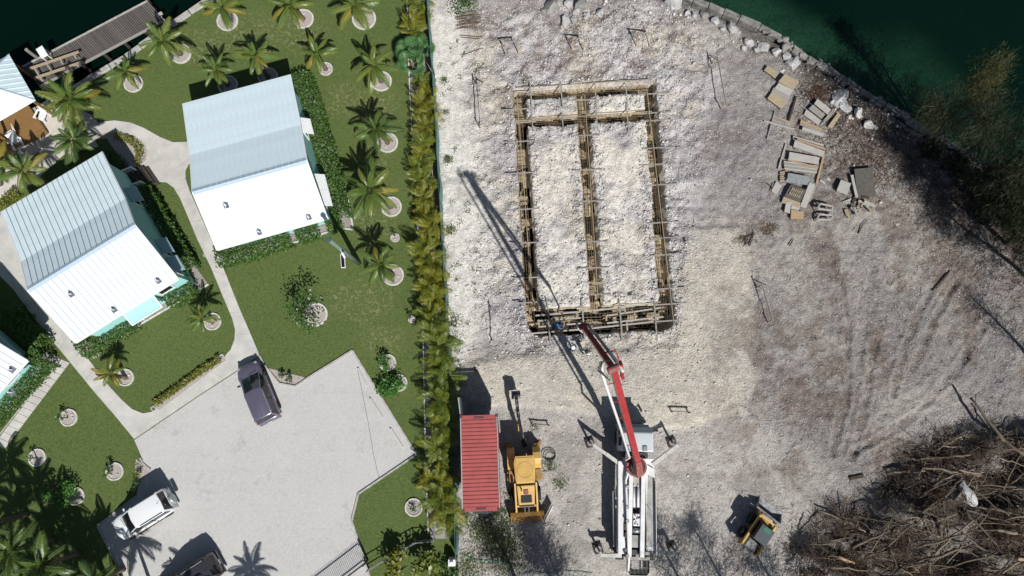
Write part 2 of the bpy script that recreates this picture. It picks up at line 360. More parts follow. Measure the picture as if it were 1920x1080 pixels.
# ================================================================ SETTING
WATER_Z = -0.95
SHORE_L = [P2(*q) for q in ((-420,470),(-40,262),(0,240),(70,205),(150,160),(235,108),(320,47),(392,0),(440,-20),(800,-44))]
SHORE_R = [P2(*q) for q in ((800,-44),(1000,-46),(1180,-38),(1250,-22),(1300,0),(1386,34),(1425,50),(1464,71),(1515,108),(1575,142),(1636,181),(1687,211),(1725,240),(1770,262),(1830,297),(1890,327),(1990,372),(2150,430))]
FENCE = [P2(*q) for q in ((802,-44),(803,0),(818,200),(832,450),(846,680),(858,1040),(864,1200),(880,1800))]
fy = np.array([q[1] for q in FENCE][::-1]); fx = np.array([q[0] for q in FENCE][::-1])
def fence_x(y): return np.interp(y, fy, fx)
srx = np.array([q[0] for q in SHORE_R]); sry = np.array([q[1] for q in SHORE_R])
def wpoly(pts, z=0): return [P2(a, b, z) for a, b in pts]

# ---- water
def axis(lo, hi, step, far):
    return np.concatenate([[-far, -far/2, -far/4], np.arange(lo, hi+step/2, step), [far/4, far/2, far]])
ax = axis(-60, 60, .8, 900); ay = axis(-40, 60, .8, 900)
X, Y = np.meshgrid(ax, ay); nx, ny = len(ax), len(ay)
V = np.stack([X.ravel(), Y.ravel(), np.full(X.size, WATER_Z)], 1)
idx = np.arange(nx*ny).reshape(ny, nx)
F = np.stack([idx[:-1,:-1], idx[:-1,1:], idx[1:,1:], idx[1:,:-1]], -1).reshape(-1, 4)
me = fast_mesh('water', V, F, M['sea'])
dsh = polydist(X, Y, SHORE_R)
near_r = .9*sstep(5.2, 1.6, dsh+3*(fbm(X, Y, 3, 5)-.5))*sstep(9, 13, X)
band = wpoly(((1640,95),(1720,100),(1800,190),(1960,300),(1960,420),(1840,330),(1740,230)))
bd = polydist(X, Y, band, True); bm_ = np.where(inpoly(X, Y, band), 1.0, sstep(3.2, 0, bd))
veil = np.maximum(near_r, bm_*.75*(fbm(X, Y, 2.5, 8)*1.2)) + .06*sstep(20, 30, X)
a = me.attributes.new('shallow', 'FLOAT', 'POINT'); a.data.foreach_set('value', np.clip(veil, 0, 1).ravel().astype(np.float32))
tag(link('water', me), kind='structure')

# ---- lawn (garden ground)
LAWN = [(-140,-160), (-140, 20)]+SHORE_L+[FENCE[1], FENCE[2], FENCE[3], FENCE[4], FENCE[5], FENCE[6], FENCE[7], (FENCE[7][0], -160)]
xs = np.arange(-62, -3, .5); ys = np.arange(-40, 36, .5)
# sheet with a fine grid inside so that the dry patches have somewhere to live
X, Y = np.meshgrid(xs, ys); keep = inpoly(X, Y, LAWN)
mb = MB(); mb.prism(LAWN, -1.6, 0.0); lawn = mb.build('lawn', M['lawn']); tag(lawn, kind='structure')
DRY = [(P2(470,70), 3.2), (P2(380,90), 2.4), (P2(560,60), 3.0), (P2(700,420), 2.2), (P2(690,560), 2.6), (P2(640,560), 1.6), (P2(700,300), 2.0), (P2(700,200), 2.5), (P2(650,190), 2.0), (P2(720,640), 2.0)]
def dryness(x, y):
    d = np.zeros(np.shape(x))
    for (cx, cy), r_ in DRY: d = np.maximum(d, sstep(r_, r_*.3, np.hypot(x-cx, y-cy)+1.2*(fbm(x, y, 1.5, 77)-.5)))
    return d
# thin turf sheet 4 mm above, gridded, carries the 'dry' attribute
xs = np.arange(-44, -4.5, .4); ys = np.arange(-15, 33, .4); X, Y = np.meshgrid(xs, ys); nx, ny = len(xs), len(ys)
cx = (X[:-1,:-1]+.2).ravel(); cy = (Y[:-1,:-1]+.2).ravel()
dd = polydist(cx, cy, SHORE_L+FENCE[1:7]); ok = inpoly(cx, cy, LAWN) & (dd > .35)
idx = np.arange(nx*ny).reshape(ny, nx); F = np.stack([idx[:-1,:-1], idx[:-1,1:], idx[1:,1:], idx[1:,:-1]], -1).reshape(-1, 4)[ok]
me = fast_mesh('turf', np.stack([X.ravel(), Y.ravel(), np.full(X.size, .004)], 1), F, M['lawn'])
a = me.attributes.new('dry', 'FLOAT', 'POINT'); a.data.foreach_set('value', dryness(X, Y).ravel().astype(np.float32))
tag(link('turf', me), kind='structure')

# ---- concrete paths
PATH_PX = [(150,250),(170,238),(190,229),(215,226),(245,230),(270,240),(300,257),(325,267),(352,266),(395,258),(400,300),(366,301),(354,308),(348,320),(348,335),(356,358),(378,408),(404,466),(424,515),(450,580),(476,640),(487,667),
 (370,743),(252,823),(215,778),(180,738),(122,667),(72,607),(25,542),(0,517),(-80,440),(-80,360),(0,400),(60,480),(110,560),(143,640),(168,676),(205,724),(228,749),(248,767),(268,775),(286,772),(300,760),(418,672),(433,655),(440,636),(441,618),(436,598),(420,560),(396,502),(370,448),(350,400),(338,372),(326,352),(312,342),(296,341),(284,349),(262,345),(240,300),(262,312),(274,300),(277,285),(272,270),(258,258),(235,249),(212,247),(190,250),(168,262)]
PATH = wpoly(PATH_PX)
mb = MB(); mb.prism(PATH, -.1, .035); tag(mb.build('footpath', M['concrete']), kind='structure')
# score lines in the footpath
mb = MB()
for a_, b_ in (((352,350),(328,357)),((381,412),(356,416)),((424,515),(398,508)),((452,585),(430,586)),((470,626),(441,628)),((420,712),(388,690)),((335,766),(310,748)),((200,762),(222,742)),((160,712),(180,690)),((112,655),(132,622)),((65,598),(88,525)),((300,257),(277,285)),((245,230),(235,249)),((352,300),(290,345))):
    p = P(*a_, .0365); q = P(*b_, .0365); mb.bar(p, q, .03, .002)
tag(mb.build('path_joint', M['kerb']), kind='structure')
# ---- beach terrace by the pavilion
TERR = wpoly(((-160,400),(-120,300),(0,262),(60,232),(120,190),(170,215),(186,232),(168,245),(185,275),(120,290),(60,345),(0,372),(-80,430)))
mb = MB(); mb.prism(TERR, -.08, .026); tag(mb.build('terrace', M['sand']), kind='structure')
# ---- parking
PARK_PX = [(252,825),(370,745),(487,669),(501,691),(525,719),(554,724),(577,709),(661,657),(781,852),(672,926),(660,976),(694,1082),(740,1230),(560,1500),(200,1300),(232,1082),(183,986),(256,930),(268,862)]
PARK = wpoly(PARK_PX)
mb = MB(); mb.prism(PARK, -.1, .018); tag(mb.build('parking_court', M['gravel']), kind='structure')
def kerb(name, px, wd, ht, m='kerb', z=0, label=None, jitter=0.0, kind='structure', cat=None, step=1.2):
    pts = [P(*q) for q in px]; mb = MB()
    for a_, b_ in zip(pts, pts[1:]):
        L = (b_-a_).length; n = max(1, int(L/step)); d = (b_-a_)/n
        for i in range(n):
            p = a_+d*i+d.normalized()*.006; q = a_+d*(i+1)-d.normalized()*.006
            j = Vector((random.uniform(-jitter, jitter), random.uniform(-jitter, jitter), 0))
            mb.bar(p+j+Vector((0,0,z+ht/2)), q+j+Vector((0,0,z+ht/2+random.uniform(0,.006))), wd, ht)
    o = mb.build(name, M[m]); tag(o, label, cat, None, kind); return o
kerb('parking_kerb', ((577,709),(661,657),(781,852),(672,926),(660,976),(694,1082)), .13, .11)
kerb('planter_kerb', ((487,667),(501,690),(525,719),(554,724),(577,709)), .10, .12)
kerb('parking_edge', ((183,986),(256,930)), .12, .06); kerb('parking_edge', ((183,986),(232,1082)), .12, .06)
kerb('bed_edge', ((263,858),(270,870),(283,880)), .1, .1)
kerb('bed_edge', ((411,498),(640,428),(663,431),(652,370),(628,280),(598,190),(585,146)), .12, .10, 'ring_white')
kerb('bed_edge', ((176,672),(252,615),(392,533)), .12, .10, 'ring_white')
kerb('bed_edge', ((0,815),(112,672)), .07, .10)
kerb('bed_edge', ((763,-20),(768,160),(783,420),(793,600),(797,800),(803,1000)), .10, .10, 'ring_white')
kerb('bed_edge', ((418,664),(340,722),(284,765),(288,771)), .10, .12); kerb('bed_edge', ((418,664),(422,672)), .10, .12)
# planting beds
mb = MB(); mb.prism(wpoly(((765,-44),(770,160),(785,420),(795,600),(799,800),(808,1010),(854,1010),(845,680),(831,450),(817,200),(802,-44))), -.05, .022); tag(mb.build('planting_bed', M['bed_gravel']), kind='structure')
mb = MB(); mb.prism(wpoly(((168,262),(190,250),(212,247),(235,249),(258,258),(272,270),(277,285),(274,300),(262,312),(248,318),(235,310),(200,260))), -.05, .024); tag(mb.build('planting_bed', M['ring_gravel']), kind='structure')
mb = MB(); mb.prism(wpoly(((503,690),(526,716),(553,721),(574,708))), -.05, .03); tag(mb.build('planting_bed', M['ring_gravel']), kind='structure')
mb = MB(); mb.prism(wpoly(((288,765),(418,668),(424,676),(300,768))), -.05, .05); tag(mb.build('planting_bed', M['ring_gravel']), kind='structure')
mb = MB(); mb.prism(wpoly(((412,496),(638,428),(662,429),(650,370),(626,280),(597,190),(583,148),(545,138),(380,480))), -.05, .02); tag(mb.build('planting_bed', M['bed_gravel']), kind='structure')
mb = MB(); mb.prism(wpoly(((174,670),(252,613),(390,532),(330,450),(268,355),(220,330),(150,640))), -.05, .02); tag(mb.build('planting_bed', M['bed_gravel']), kind='structure')
mb = MB(); mb.prism(wpoly(((-40,830),(110,670),(60,650),(-40,760))), -.05, .02); tag(mb.build('planting_bed', M['bed_gravel']), kind='structure')
mb = MB(); mb.prism(wpoly(((255,860),(270,872),(284,882),(262,905),(250,925))), -.05, .03); tag(mb.build('planting_bed', M['ring_gravel']), kind='structure')
# stepping pavers beside the cropped cottage
pv = empty('paver_walk', P(64,755), label='row of square grey concrete pavers beside the cropped cottage hedge', cat='pavers')
a0, a1 = P(112,672), P(-10,833); off = P(131,680)-P(112,672); n = 14
for i in range(n):
    p = a0.lerp(a1, (i+.02)/n); q = a0.lerp(a1, (i+.97)/n)
    mb = MB(); mb.prism([(p.x,p.y),(q.x,q.y),(q.x+off.x,q.y+off.y),(p.x+off.x,p.y+off.y)], -.02, .04+random.uniform(0,.01)); mb.build('paver', M['concrete'], pv, world=True)
# ---- turf blades
n = 80000
x = RNG.uniform(-38.5, -5.2, n); y = RNG.uniform(-12.5, 32.5, n)
bad = ~inpoly(x, y, LAWN) | inpoly(x, y, PATH) | inpoly(x, y, PARK) | inpoly(x, y, TERR) | (polydist(x, y, SHORE_L) < .6)
bad |= x > fence_x(y)-1.7
bad |= (dryness(x, y) > .35) & (RNG.random(n) < .75)
x = x[~bad]; y = y[~bad]; n = len(x)
V = []; ang = RNG.uniform(0, 2*np.pi, (n, 3)); ln = RNG.uniform(.05, .11, (n, 3)); h = RNG.uniform(.02, .055, (n, 3)); wd = .016
tri = np.zeros((n, 3, 3, 3))
for k in range(3):
    ca, sa = np.cos(ang[:,k]), np.sin(ang[:,k])
    tri[:,k,0] = np.stack([x-sa*wd, y+ca*wd, np.full(n, .0)], 1); tri[:,k,1] = np.stack([x+sa*wd, y-ca*wd, np.full(n, .0)], 1)
    tri[:,k,2] = np.stack([x+ca*ln[:,k], y+sa*ln[:,k], h[:,k]], 1)
V = tri.reshape(-1, 3); F = np.arange(len(V)).reshape(-1, 3)
tag(link('grass', fast_mesh('grass', V, F, M['grass_blade'])), 'short mown green grass covering the garden lawn', 'grass', kind='stuff')

# ---- seawalls
def wallrun(name, pts, wd, label, m='seawall', step=.9, z0=-1.6, z1=.12, jit=.06, cap='stone'):
    e = empty(name, (*pts[len(pts)//2], 0), label=label, cat='seawall'); cnt = 0
    for a_, b_ in zip(pts, pts[1:]):
        a_ = Vector((*a_, 0)); b_ = Vector((*b_, 0)); L = (b_-a_).length; n = max(1, round(L/step)); d = (b_-a_)/n; nn = Vector((-d.y, d.x, 0)).normalized()
        for i in range(n):
            mb = MB(); w2 = wd/2
            p = a_+d*(i+.015); q = a_+d*(i+.985); j = lambda k=jit: random.uniform(-k, k)
            t = z1+random.uniform(-.5,1)*jit
            bot = [p-nn*w2, q-nn*w2, q+nn*w2, p+nn*w2]; top = [p-nn*(w2*.9+j()), q-nn*(w2*.9+j()), q+nn*(w2*.9+j()), p+nn*(w2*.9+j())]
            mb.loft([[(v.x, v.y, z0) for v in bot], [(v.x, v.y, t+j(jit*.5)) for v in top]])
            mb.build(cap, M[m], e, world=True, bevel=.05 if jit > .03 else 0)
    return e
wallrun('seawall', SHORE_L[1:9], .55, 'pale concrete seawall along the garden canal edge', 'kerb', 1.6, jit=.035)
wallrun('seawall', SHORE_L[8:], .5, 'concrete seawall along the top of the garden', 'kerb', 2.4, jit=.02)
wallrun('seawall', SHORE_R[3:8], .55, 'pale concrete seawall cap at the top of the site shore', 'seawall', 1.3, jit=.05)
sw = wallrun('seawall', SHORE_R[7:], .55, 'rough grey rubble seawall along the right shore of the site', 'seawall', 1.1, jit=.10, z1=-.02)
import bmesh
def rockmesh(seed, fl=.7, sub=2):
    rg = random.Random(seed); bm = bmesh.new(); bmesh.ops.create_icosphere(bm, subdivisions=sub, radius=1)
    pl_ = [(Vector((rg.gauss(0,1),rg.gauss(0,1),rg.gauss(0,1))).normalized(), rg.uniform(.42,.85)) for _ in range(14)]
    for v in bm.verts:
        for n_, d_ in pl_:
            k = v.co.dot(n_)
            if k > d_: v.co -= n_*(k-d_)
        v.co *= rg.uniform(.92,1.07); v.co.z *= fl
    me = bpy.data.meshes.new('stone'); bm.to_mesh(me); bm.free(); return me
RM = []
for k_ in range(8):
    me = rockmesh(500+k_, .6, 1); me.materials.append(M['rock_grey']); RM.append(me)
for a_, b_ in zip(SHORE_R[6:-1], SHORE_R[7:]):
    L_ = math.dist(a_, b_); n_ = int(L_*4.2); dx_, dy_ = (b_[0]-a_[0])/L_, (b_[1]-a_[1])/L_
    for i in range(n_):
        t = random.random(); o_ = random.gauss(-.05, .38); r_ = random.uniform(.12,.36)*(1 if abs(o_) < .5 else .7); x_ = a_[0]+(b_[0]-a_[0])*t-dy_*o_; y_ = a_[1]+(b_[1]-a_[1])*t+dx_*o_
        link('stone', random.choice(RM), sw, loc=(x_-sw.location.x, y_-sw.location.y, (.02 if o_ < .3 else -.35)+random.uniform(-.08,.08)-sw.location.z), rot=(random.uniform(-.3,.3),random.uniform(-.3,.3),random.uniform(0,6.28)), scale=(r_*random.uniform(.8,1.5), r_, r_))
wallrun('seawall', SHORE_R[:4], .7, 'stone seawall beyond the boulders at the top of the site', 'rock_grey', .9, jit=.08)

# ---- building site ground
TR = [((974,177),(999,600),.48),((1091,172),(1120,585),.46),((1218,164),(1251,595),.48),((974,177),(1217,164),.44),((976,228),(1220,214),.44),((1016,604),(1238,592),1.02)]
TRW = [(P2(*a_), P2(*b_), h_) for a_, b_, h_ in TR]
Z_ = {k: wpoly(v) for k, v in dict(
 sand=((800,-60),(850,-60),(880,60),(880,200),(905,300),(930,430),(900,560),(900,640),(845,700),(830,450),(815,200)),
 rough=((870,20),(1000,10),(1260,20),(1340,100),(1330,230),(1300,420),(1280,640),(1250,665),(960,665),(880,560),(905,300),(880,120)),
 pad=((850,690),(960,668),(1270,652),(1285,425),(1385,422),(1402,480),(1410,700),(1396,772),(1240,800),(1060,770),(850,760)),
 yard=((850,690),(1400,780),(1560,900),(1480,1300),(860,1300)),
 shore=((1480,90),(1600,170),(1720,250),(1960,420),(1960,640),(1880,500),(1790,400),(1700,330),(1600,270),(1540,190)),
 lane=((1040,-10),(1260,5),(1370,50),(1450,100),(1500,140),(1560,180),(1640,240),(1700,250),(1560,130),(1400,35),(1300,-5),(1200,-40),(1040,-40)),
 brush=((1655,930),(1710,850),(1790,812),(1960,812),(1960,1300),(1480,1300),(1500,1020),(1560,955),(1630,975)),
 core=((985,190),(1215,175),(1245,590),(1005,600))).items()}
RUTS = [[P2(*q) for q in r_] for r_ in (((1775,500),(1735,560),(1695,650),(1676,740)),((1800,520),(1755,590),(1712,690)),((1640,640),(1620,760),(1600,860)),((1560,480),(1590,600),(1585,740),(1560,850)),((1850,600),(1790,700),(1700,790),(1600,850)))]
def soft(x, y, k, wdt, seed=3, amp=1.5):
    d = polydist(x, y, Z_[k], True); d = np.where(inpoly(x, y, Z_[k]), -d, d); return sstep(wdt, -wdt, d+amp*(fbm(x, y, 2.2, seed)-.5)*2)
def hfun(x, y):
    cm = soft(x, y, 'core', .9, 15, .6)*sstep(.32, .52, fbm(x, y, 3.0, 75, 5, .6))
    rub = .46+.5*soft(x, y, 'rough', 1.2, 4)-.52*cm-.25*soft(x, y, 'yard', 1.5, 6)-.26*soft(x, y, 'sand', .8, 9)+.10*soft(x, y, 'shore', 1.5, 12); rub = np.clip(rub, .08, 1)
    z = (fbm(x, y, 5, 21)-.5)*.22*(rub+.2)+(fbm(x, y, 1.4, 22, 3)-.5)*.42*rub+(fbm(x, y, .46, 25, 3)-.5)*.46*rub
    n2 = fbm(x, y, .8, 31, 3); z = z+.16*rub*np.clip(n2-.55, 0, 1)/.45
    pad = soft(x, y, 'pad', .25, 14, .35); z = z*(1-.55*pad)+.16*pad
    core = soft(x, y, 'core', .4, 15, .3); z = z+.10*core*fbm(x, y, 2.2, 41)
    br = soft(x, y, 'brush', 1.2, 16, .8); z = z+br*(.1+3.4*np.clip(fbm(x, y, 2.4, 44, 3)-.38, 0, 1)+.55*fbm(x, y, .7, 46, 2))
    for r_ in RUTS:
        d = polydist(x, y, r_)+.5*(fbm(x, y, 1.1, 47, 3)-.5); z = z-.09*sstep(.36, .1, d)*fbm(x, y, 1.5, 48)*1.6+.05*sstep(.25, .0, np.abs(d-.42))
    # trenches
    t = np.zeros(np.shape(x))
    for a_, b_, hw in TRW:
        d = segdist(x, y, a_, b_)+.22*(fbm(x, y, .9, 51, 3)-.5); t = np.maximum(t, sstep(hw+.05, hw-.06, d))
        z = z+.10*sstep(.55, 0, np.abs(d-hw-.30))*fbm(x, y, .7, 53)
    z = z*(1-t)+t*(-.95+.05*(fbm(x, y, .6, 57)-.5))
    ysh = np.interp(x, srx, sry); sh = sstep(.7, .2, ysh-y); z = z*(1-sh)-1.7*sh
    return z, rub, t, pad, br
def gz(x, y):
    return float(hfun(np.array([x]), np.array([y]))[0][0])
ST = .105
sv = np.arange(0, 52, ST); yv = np.arange(-16, 34.5, ST)
S_, Y = np.meshgrid(sv, yv); X = S_+fence_x(Y)
Zg, RUB, TT, PAD, BR = hfun(X, Y)
Zg[:, 0] = np.minimum(Zg[:, 0], .0)
def lerp3(c, col, f): return c*(1-f[..., None])+np.array(col)*f[..., None]
C = np.zeros(X.shape+(3,))+np.array((.325,.307,.295))
big = fbm(X, Y, 6, 61, 4); med = fbm(X, Y, 1.6, 63, 4); sml = fbm(X, Y, .6, 65, 3)
C *= (1-.26*sstep(13, 24, X+3*(big-.5)))[..., None]; C = lerp3(C, (.37,.35,.325), sstep(.45, .68, fbm(X, Y, 6, 61, 6, .66))*.8); C = lerp3(C, (.255,.236,.236), sstep(.48, .66, fbm(X, Y, 2.5, 63, 6, .72))*.7)
C = lerp3(C, (.66,.645,.635), soft(X, Y, 'rough', 1.5, 67)*(.60+.40*sml))
C = lerp3(C, (.40,.375,.385), soft(X, Y, 'rough', 1.0, 68)*sstep(.50, .62, fbm(X, Y, 2.2, 64, 6, .72))*.8)
C = lerp3(C, (.58,.54,.46), soft(X, Y, 'rough', 1.0, 69)*sstep(.50, .64, fbm(X, Y, 3.2, 70, 6, .68))*.75)
C = lerp3(C, (.47,.45,.42), soft(X, Y, 'yard', 1.5, 71)*.75)
C = lerp3(C, (.28,.265,.25), soft(X, Y, 'yard', 1.2, 72)*sstep(.5, .68, fbm(X, Y, 2.4, 73))*.6)
PC = soft(X, Y, 'pad', .7, 14, .9); C = lerp3(C, (.545,.52,.455), PC*(.45+.55*fbm(X, Y, 1.8, 92, 5, .7))); C = lerp3(C, (.55,.505,.42), PC*sstep(.45, .62, fbm(X, Y, 4.5, 93, 5, .6))*.6)
C = lerp3(C, (.70,.67,.60), soft(X, Y, 'core', .4, 74, .5)*sstep(.34, .56, fbm(X, Y, 3.0, 75, 5, .6))*.9)
C = lerp3(C, (.68,.665,.625), soft(X, Y, 'sand', .7, 76, .8)*.9)
C = lerp3(C, (.40,.385,.37), soft(X, Y, 'sand', .6, 77)*sstep(.56, .68, fbm(X, Y, 1.3, 78))*.5)
brown = soft(X, Y, 'shore', 1.6, 79)*sstep(.38, .60, fbm(X, Y, 3.0, 80, 6, .72)); C = lerp3(C, (.100,.072,.055), brown*.88)
C = lerp3(C, (.14,.100,.078), sstep(.53, .66, fbm(X, Y, 3.4, 82, 6, .72))*sstep(12, 18, X)*.55)
C = lerp3(C, (.20,.14,.115), sstep(.53, .66, fbm(X, Y, 2.4, 86, 6, .72))*soft(X, Y, 'rough', 1.5, 87)*sstep(16, 24, Y)*.6)
C = lerp3(C, (.085,.075,.065), soft(X, Y, 'lane', .5, 83, .5)*.8)
C = lerp3(C, (.062,.050,.042), BR*sstep(.34, .52, fbm(X, Y, 1.4, 84, 5, .65))*.95); C = lerp3(C, (.26,.245,.23), BR*sstep(.55, .66, fbm(X, Y, 1.7, 85))*.6)
for r_ in RUTS: C = lerp3(C, (.16,.13,.11), sstep(.40, .05, np.abs(polydist(X, Y, r_)+.5*(fbm(X, Y, 1.1, 47, 3)-.5)))*sstep(.44, .6, fbm(X, Y, 1.2, 49, 5, .7))*.7)
C = lerp3(C, (.58,.485,.335), TT*.95)
C *= (.90+.2*sml)[..., None]
ny, nx = X.shape; idx = np.arange(nx*ny).reshape(ny, nx)
F = np.stack([idx[:-1,:-1], idx[:-1,1:], idx[1:,1:], idx[1:,:-1]], -1).reshape(-1, 4)
me = fast_mesh('site_ground', np.stack([X.ravel(), Y.ravel(), Zg.ravel()], 1), F, M['site_ground'], True)
a = me.attributes.new('zone', 'FLOAT_COLOR', 'POINT'); a.data.foreach_set('color', np.concatenate([C, np.ones(C.shape[:2]+(1,))], -1).ravel().astype(np.float32))
a = me.attributes.new('rubble', 'FLOAT', 'POINT'); a.data.foreach_set('value', (np.clip(RUB*(1-.6*TT)+.08, 0, 1)).ravel().astype(np.float32))
tag(link('site_ground', me), kind='structure')
# wider ground beyond the photographed plot
mb = MB(); x0 = float(fence_x(-16)); mb.prism([(x0, -160), (160, -160), (160, -18), (48, 6), (44.5, 9), (44, -15.9), (x0, -15.9)], -1.6, -.12); g = mb.build('outer_ground', M['bed_gravel']); tag(g, kind='structure')
# ---- loose stones (far too many to count)
def stones(n, xr, yr, s0, s1, dens, m, name, label, big_=0):
    x = RNG.uniform(*xr, n); y = RNG.uniform(*yr, n); k = dens(x, y); sel = RNG.random(n) < k; x = x[sel]; y = y[sel]; n = len(x)
    z = hfun(x, y)[0]; s = s0*(s1/s0)**(RNG.random(n)**2.2)*(1-.42*sstep(12, 17, x))
    base = np.array([(1,0,0),(0,1,0),(-1,0,0),(0,-1,0),(0,0,.8),(0,0,-.8)], float)
    Vv = base[None]*(s[:,None,None])*RNG.uniform(.55, 1.25, (n, 6, 3)); a_ = RNG.uniform(0, 6.28, n); ca, sa = np.cos(a_), np.sin(a_)
    xx = Vv[...,0]*ca[:,None]-Vv[...,1]*sa[:,None]; yy = Vv[...,0]*sa[:,None]+Vv[...,1]*ca[:,None]
    V = np.stack([xx+x[:,None], yy+y[:,None], Vv[...,2]+z[:,None]+s[:,None]*.25], -1).reshape(-1, 3)
    f = np.array([(0,1,4),(1,2,4),(2,3,4),(3,0,4),(1,0,5),(2,1,5),(3,2,5),(0,3,5)]); F = (f[None]+np.arange(n)[:,None,None]*6).reshape(-1, 3)
    o = link(name, fast_mesh(name, V, F, M[m])); tag(o, label, 'stones', kind='stuff'); return o
def dens_rub(x, y):
    z, rub, t, pad, br = hfun(x, y); ysh = np.interp(x, srx, sry)
    return np.clip((rub-.1)*1.0*(1-t)*(.25+.9*sstep(.42,.62,fbm(x, y, 1.3, 91)))*(1-.45*pad)*(1-.8*br), 0, 1)*(y < ysh-.7)*(x > fence_x(y)+.5)
stones(130000, (-5, 36), (-12.5, 31.5), .02, .12, dens_rub, 'pebble', 'rubble_stones', 'loose white limestone rubble scattered over the building site')
def dens_sh(x, y):
    d = polydist(x, y, SHORE_R); return sstep(3.6, 1.6, d)*sstep(.5, .9, d)*(.15+.85*sstep(.45, .6, fbm(x, y, 1.6, 95)))*(y < np.interp(x, srx, sry)-.5)*sstep(0, 3, x)
stones(15000, (0, 34), (14, 32), .04, .24, dens_sh, 'pebble', 'shore_rubble', 'mixed white and grey rubble along the shore beside the boulders')
def dens_tr(x, y):
    d = np.full(np.shape(x), 9.)
    for a_, b_, hw in TRW: d = np.minimum(d, np.abs(segdist(x, y, a_, b_)-hw-.4))
    return sstep(.6, .0, d)*(hfun(x, y)[2] < .05)
stones(16000, (-1, 13), (3, 25), .03, .15, dens_tr, 'pebble', 'rubble_stones', 'white rubble heaped along the foundation trench edges')
# ================================================================ COTTAGES
ZE_N, ZB, ZR, ZE_S = 4.25, 5.12, 6.15, 4.15
def frame(nw, ne, se, sw):
    a = P(*nw, ZE_N); b = P(*ne, ZE_N); c = P(*se, ZE_S); d = P(*sw, ZE_S)
    u = ((b-a).normalized()+(c-d).normalized()); u.z = 0; u.normalize(); v = Vector((-u.y, u.x, 0)); o = (a+b+c+d)/4; o.z = 0
    pr = lambda p, ax_: (p-o).dot(ax_)
    return dict(o=o, rz=math.atan2(u.y, u.x), u=u, v=v, L=((b-a).length+(c-d).length)/2, vn=(pr(a, v)+pr(b, v))/2, vs=(pr(c, v)+pr(d, v))/2)
def slab(mb, pts, th, mi=0):
    """a sheet through four points, thickened downwards"""
    lo = [(p[0], p[1], p[2]-th) for p in pts]
    mb.add(list(lo)+[tuple(p) for p in pts], [(3,2,1,0),(4,5,6,7),(0,1,5,4),(1,2,6,5),(2,3,7,6),(3,0,4,7)], mi)
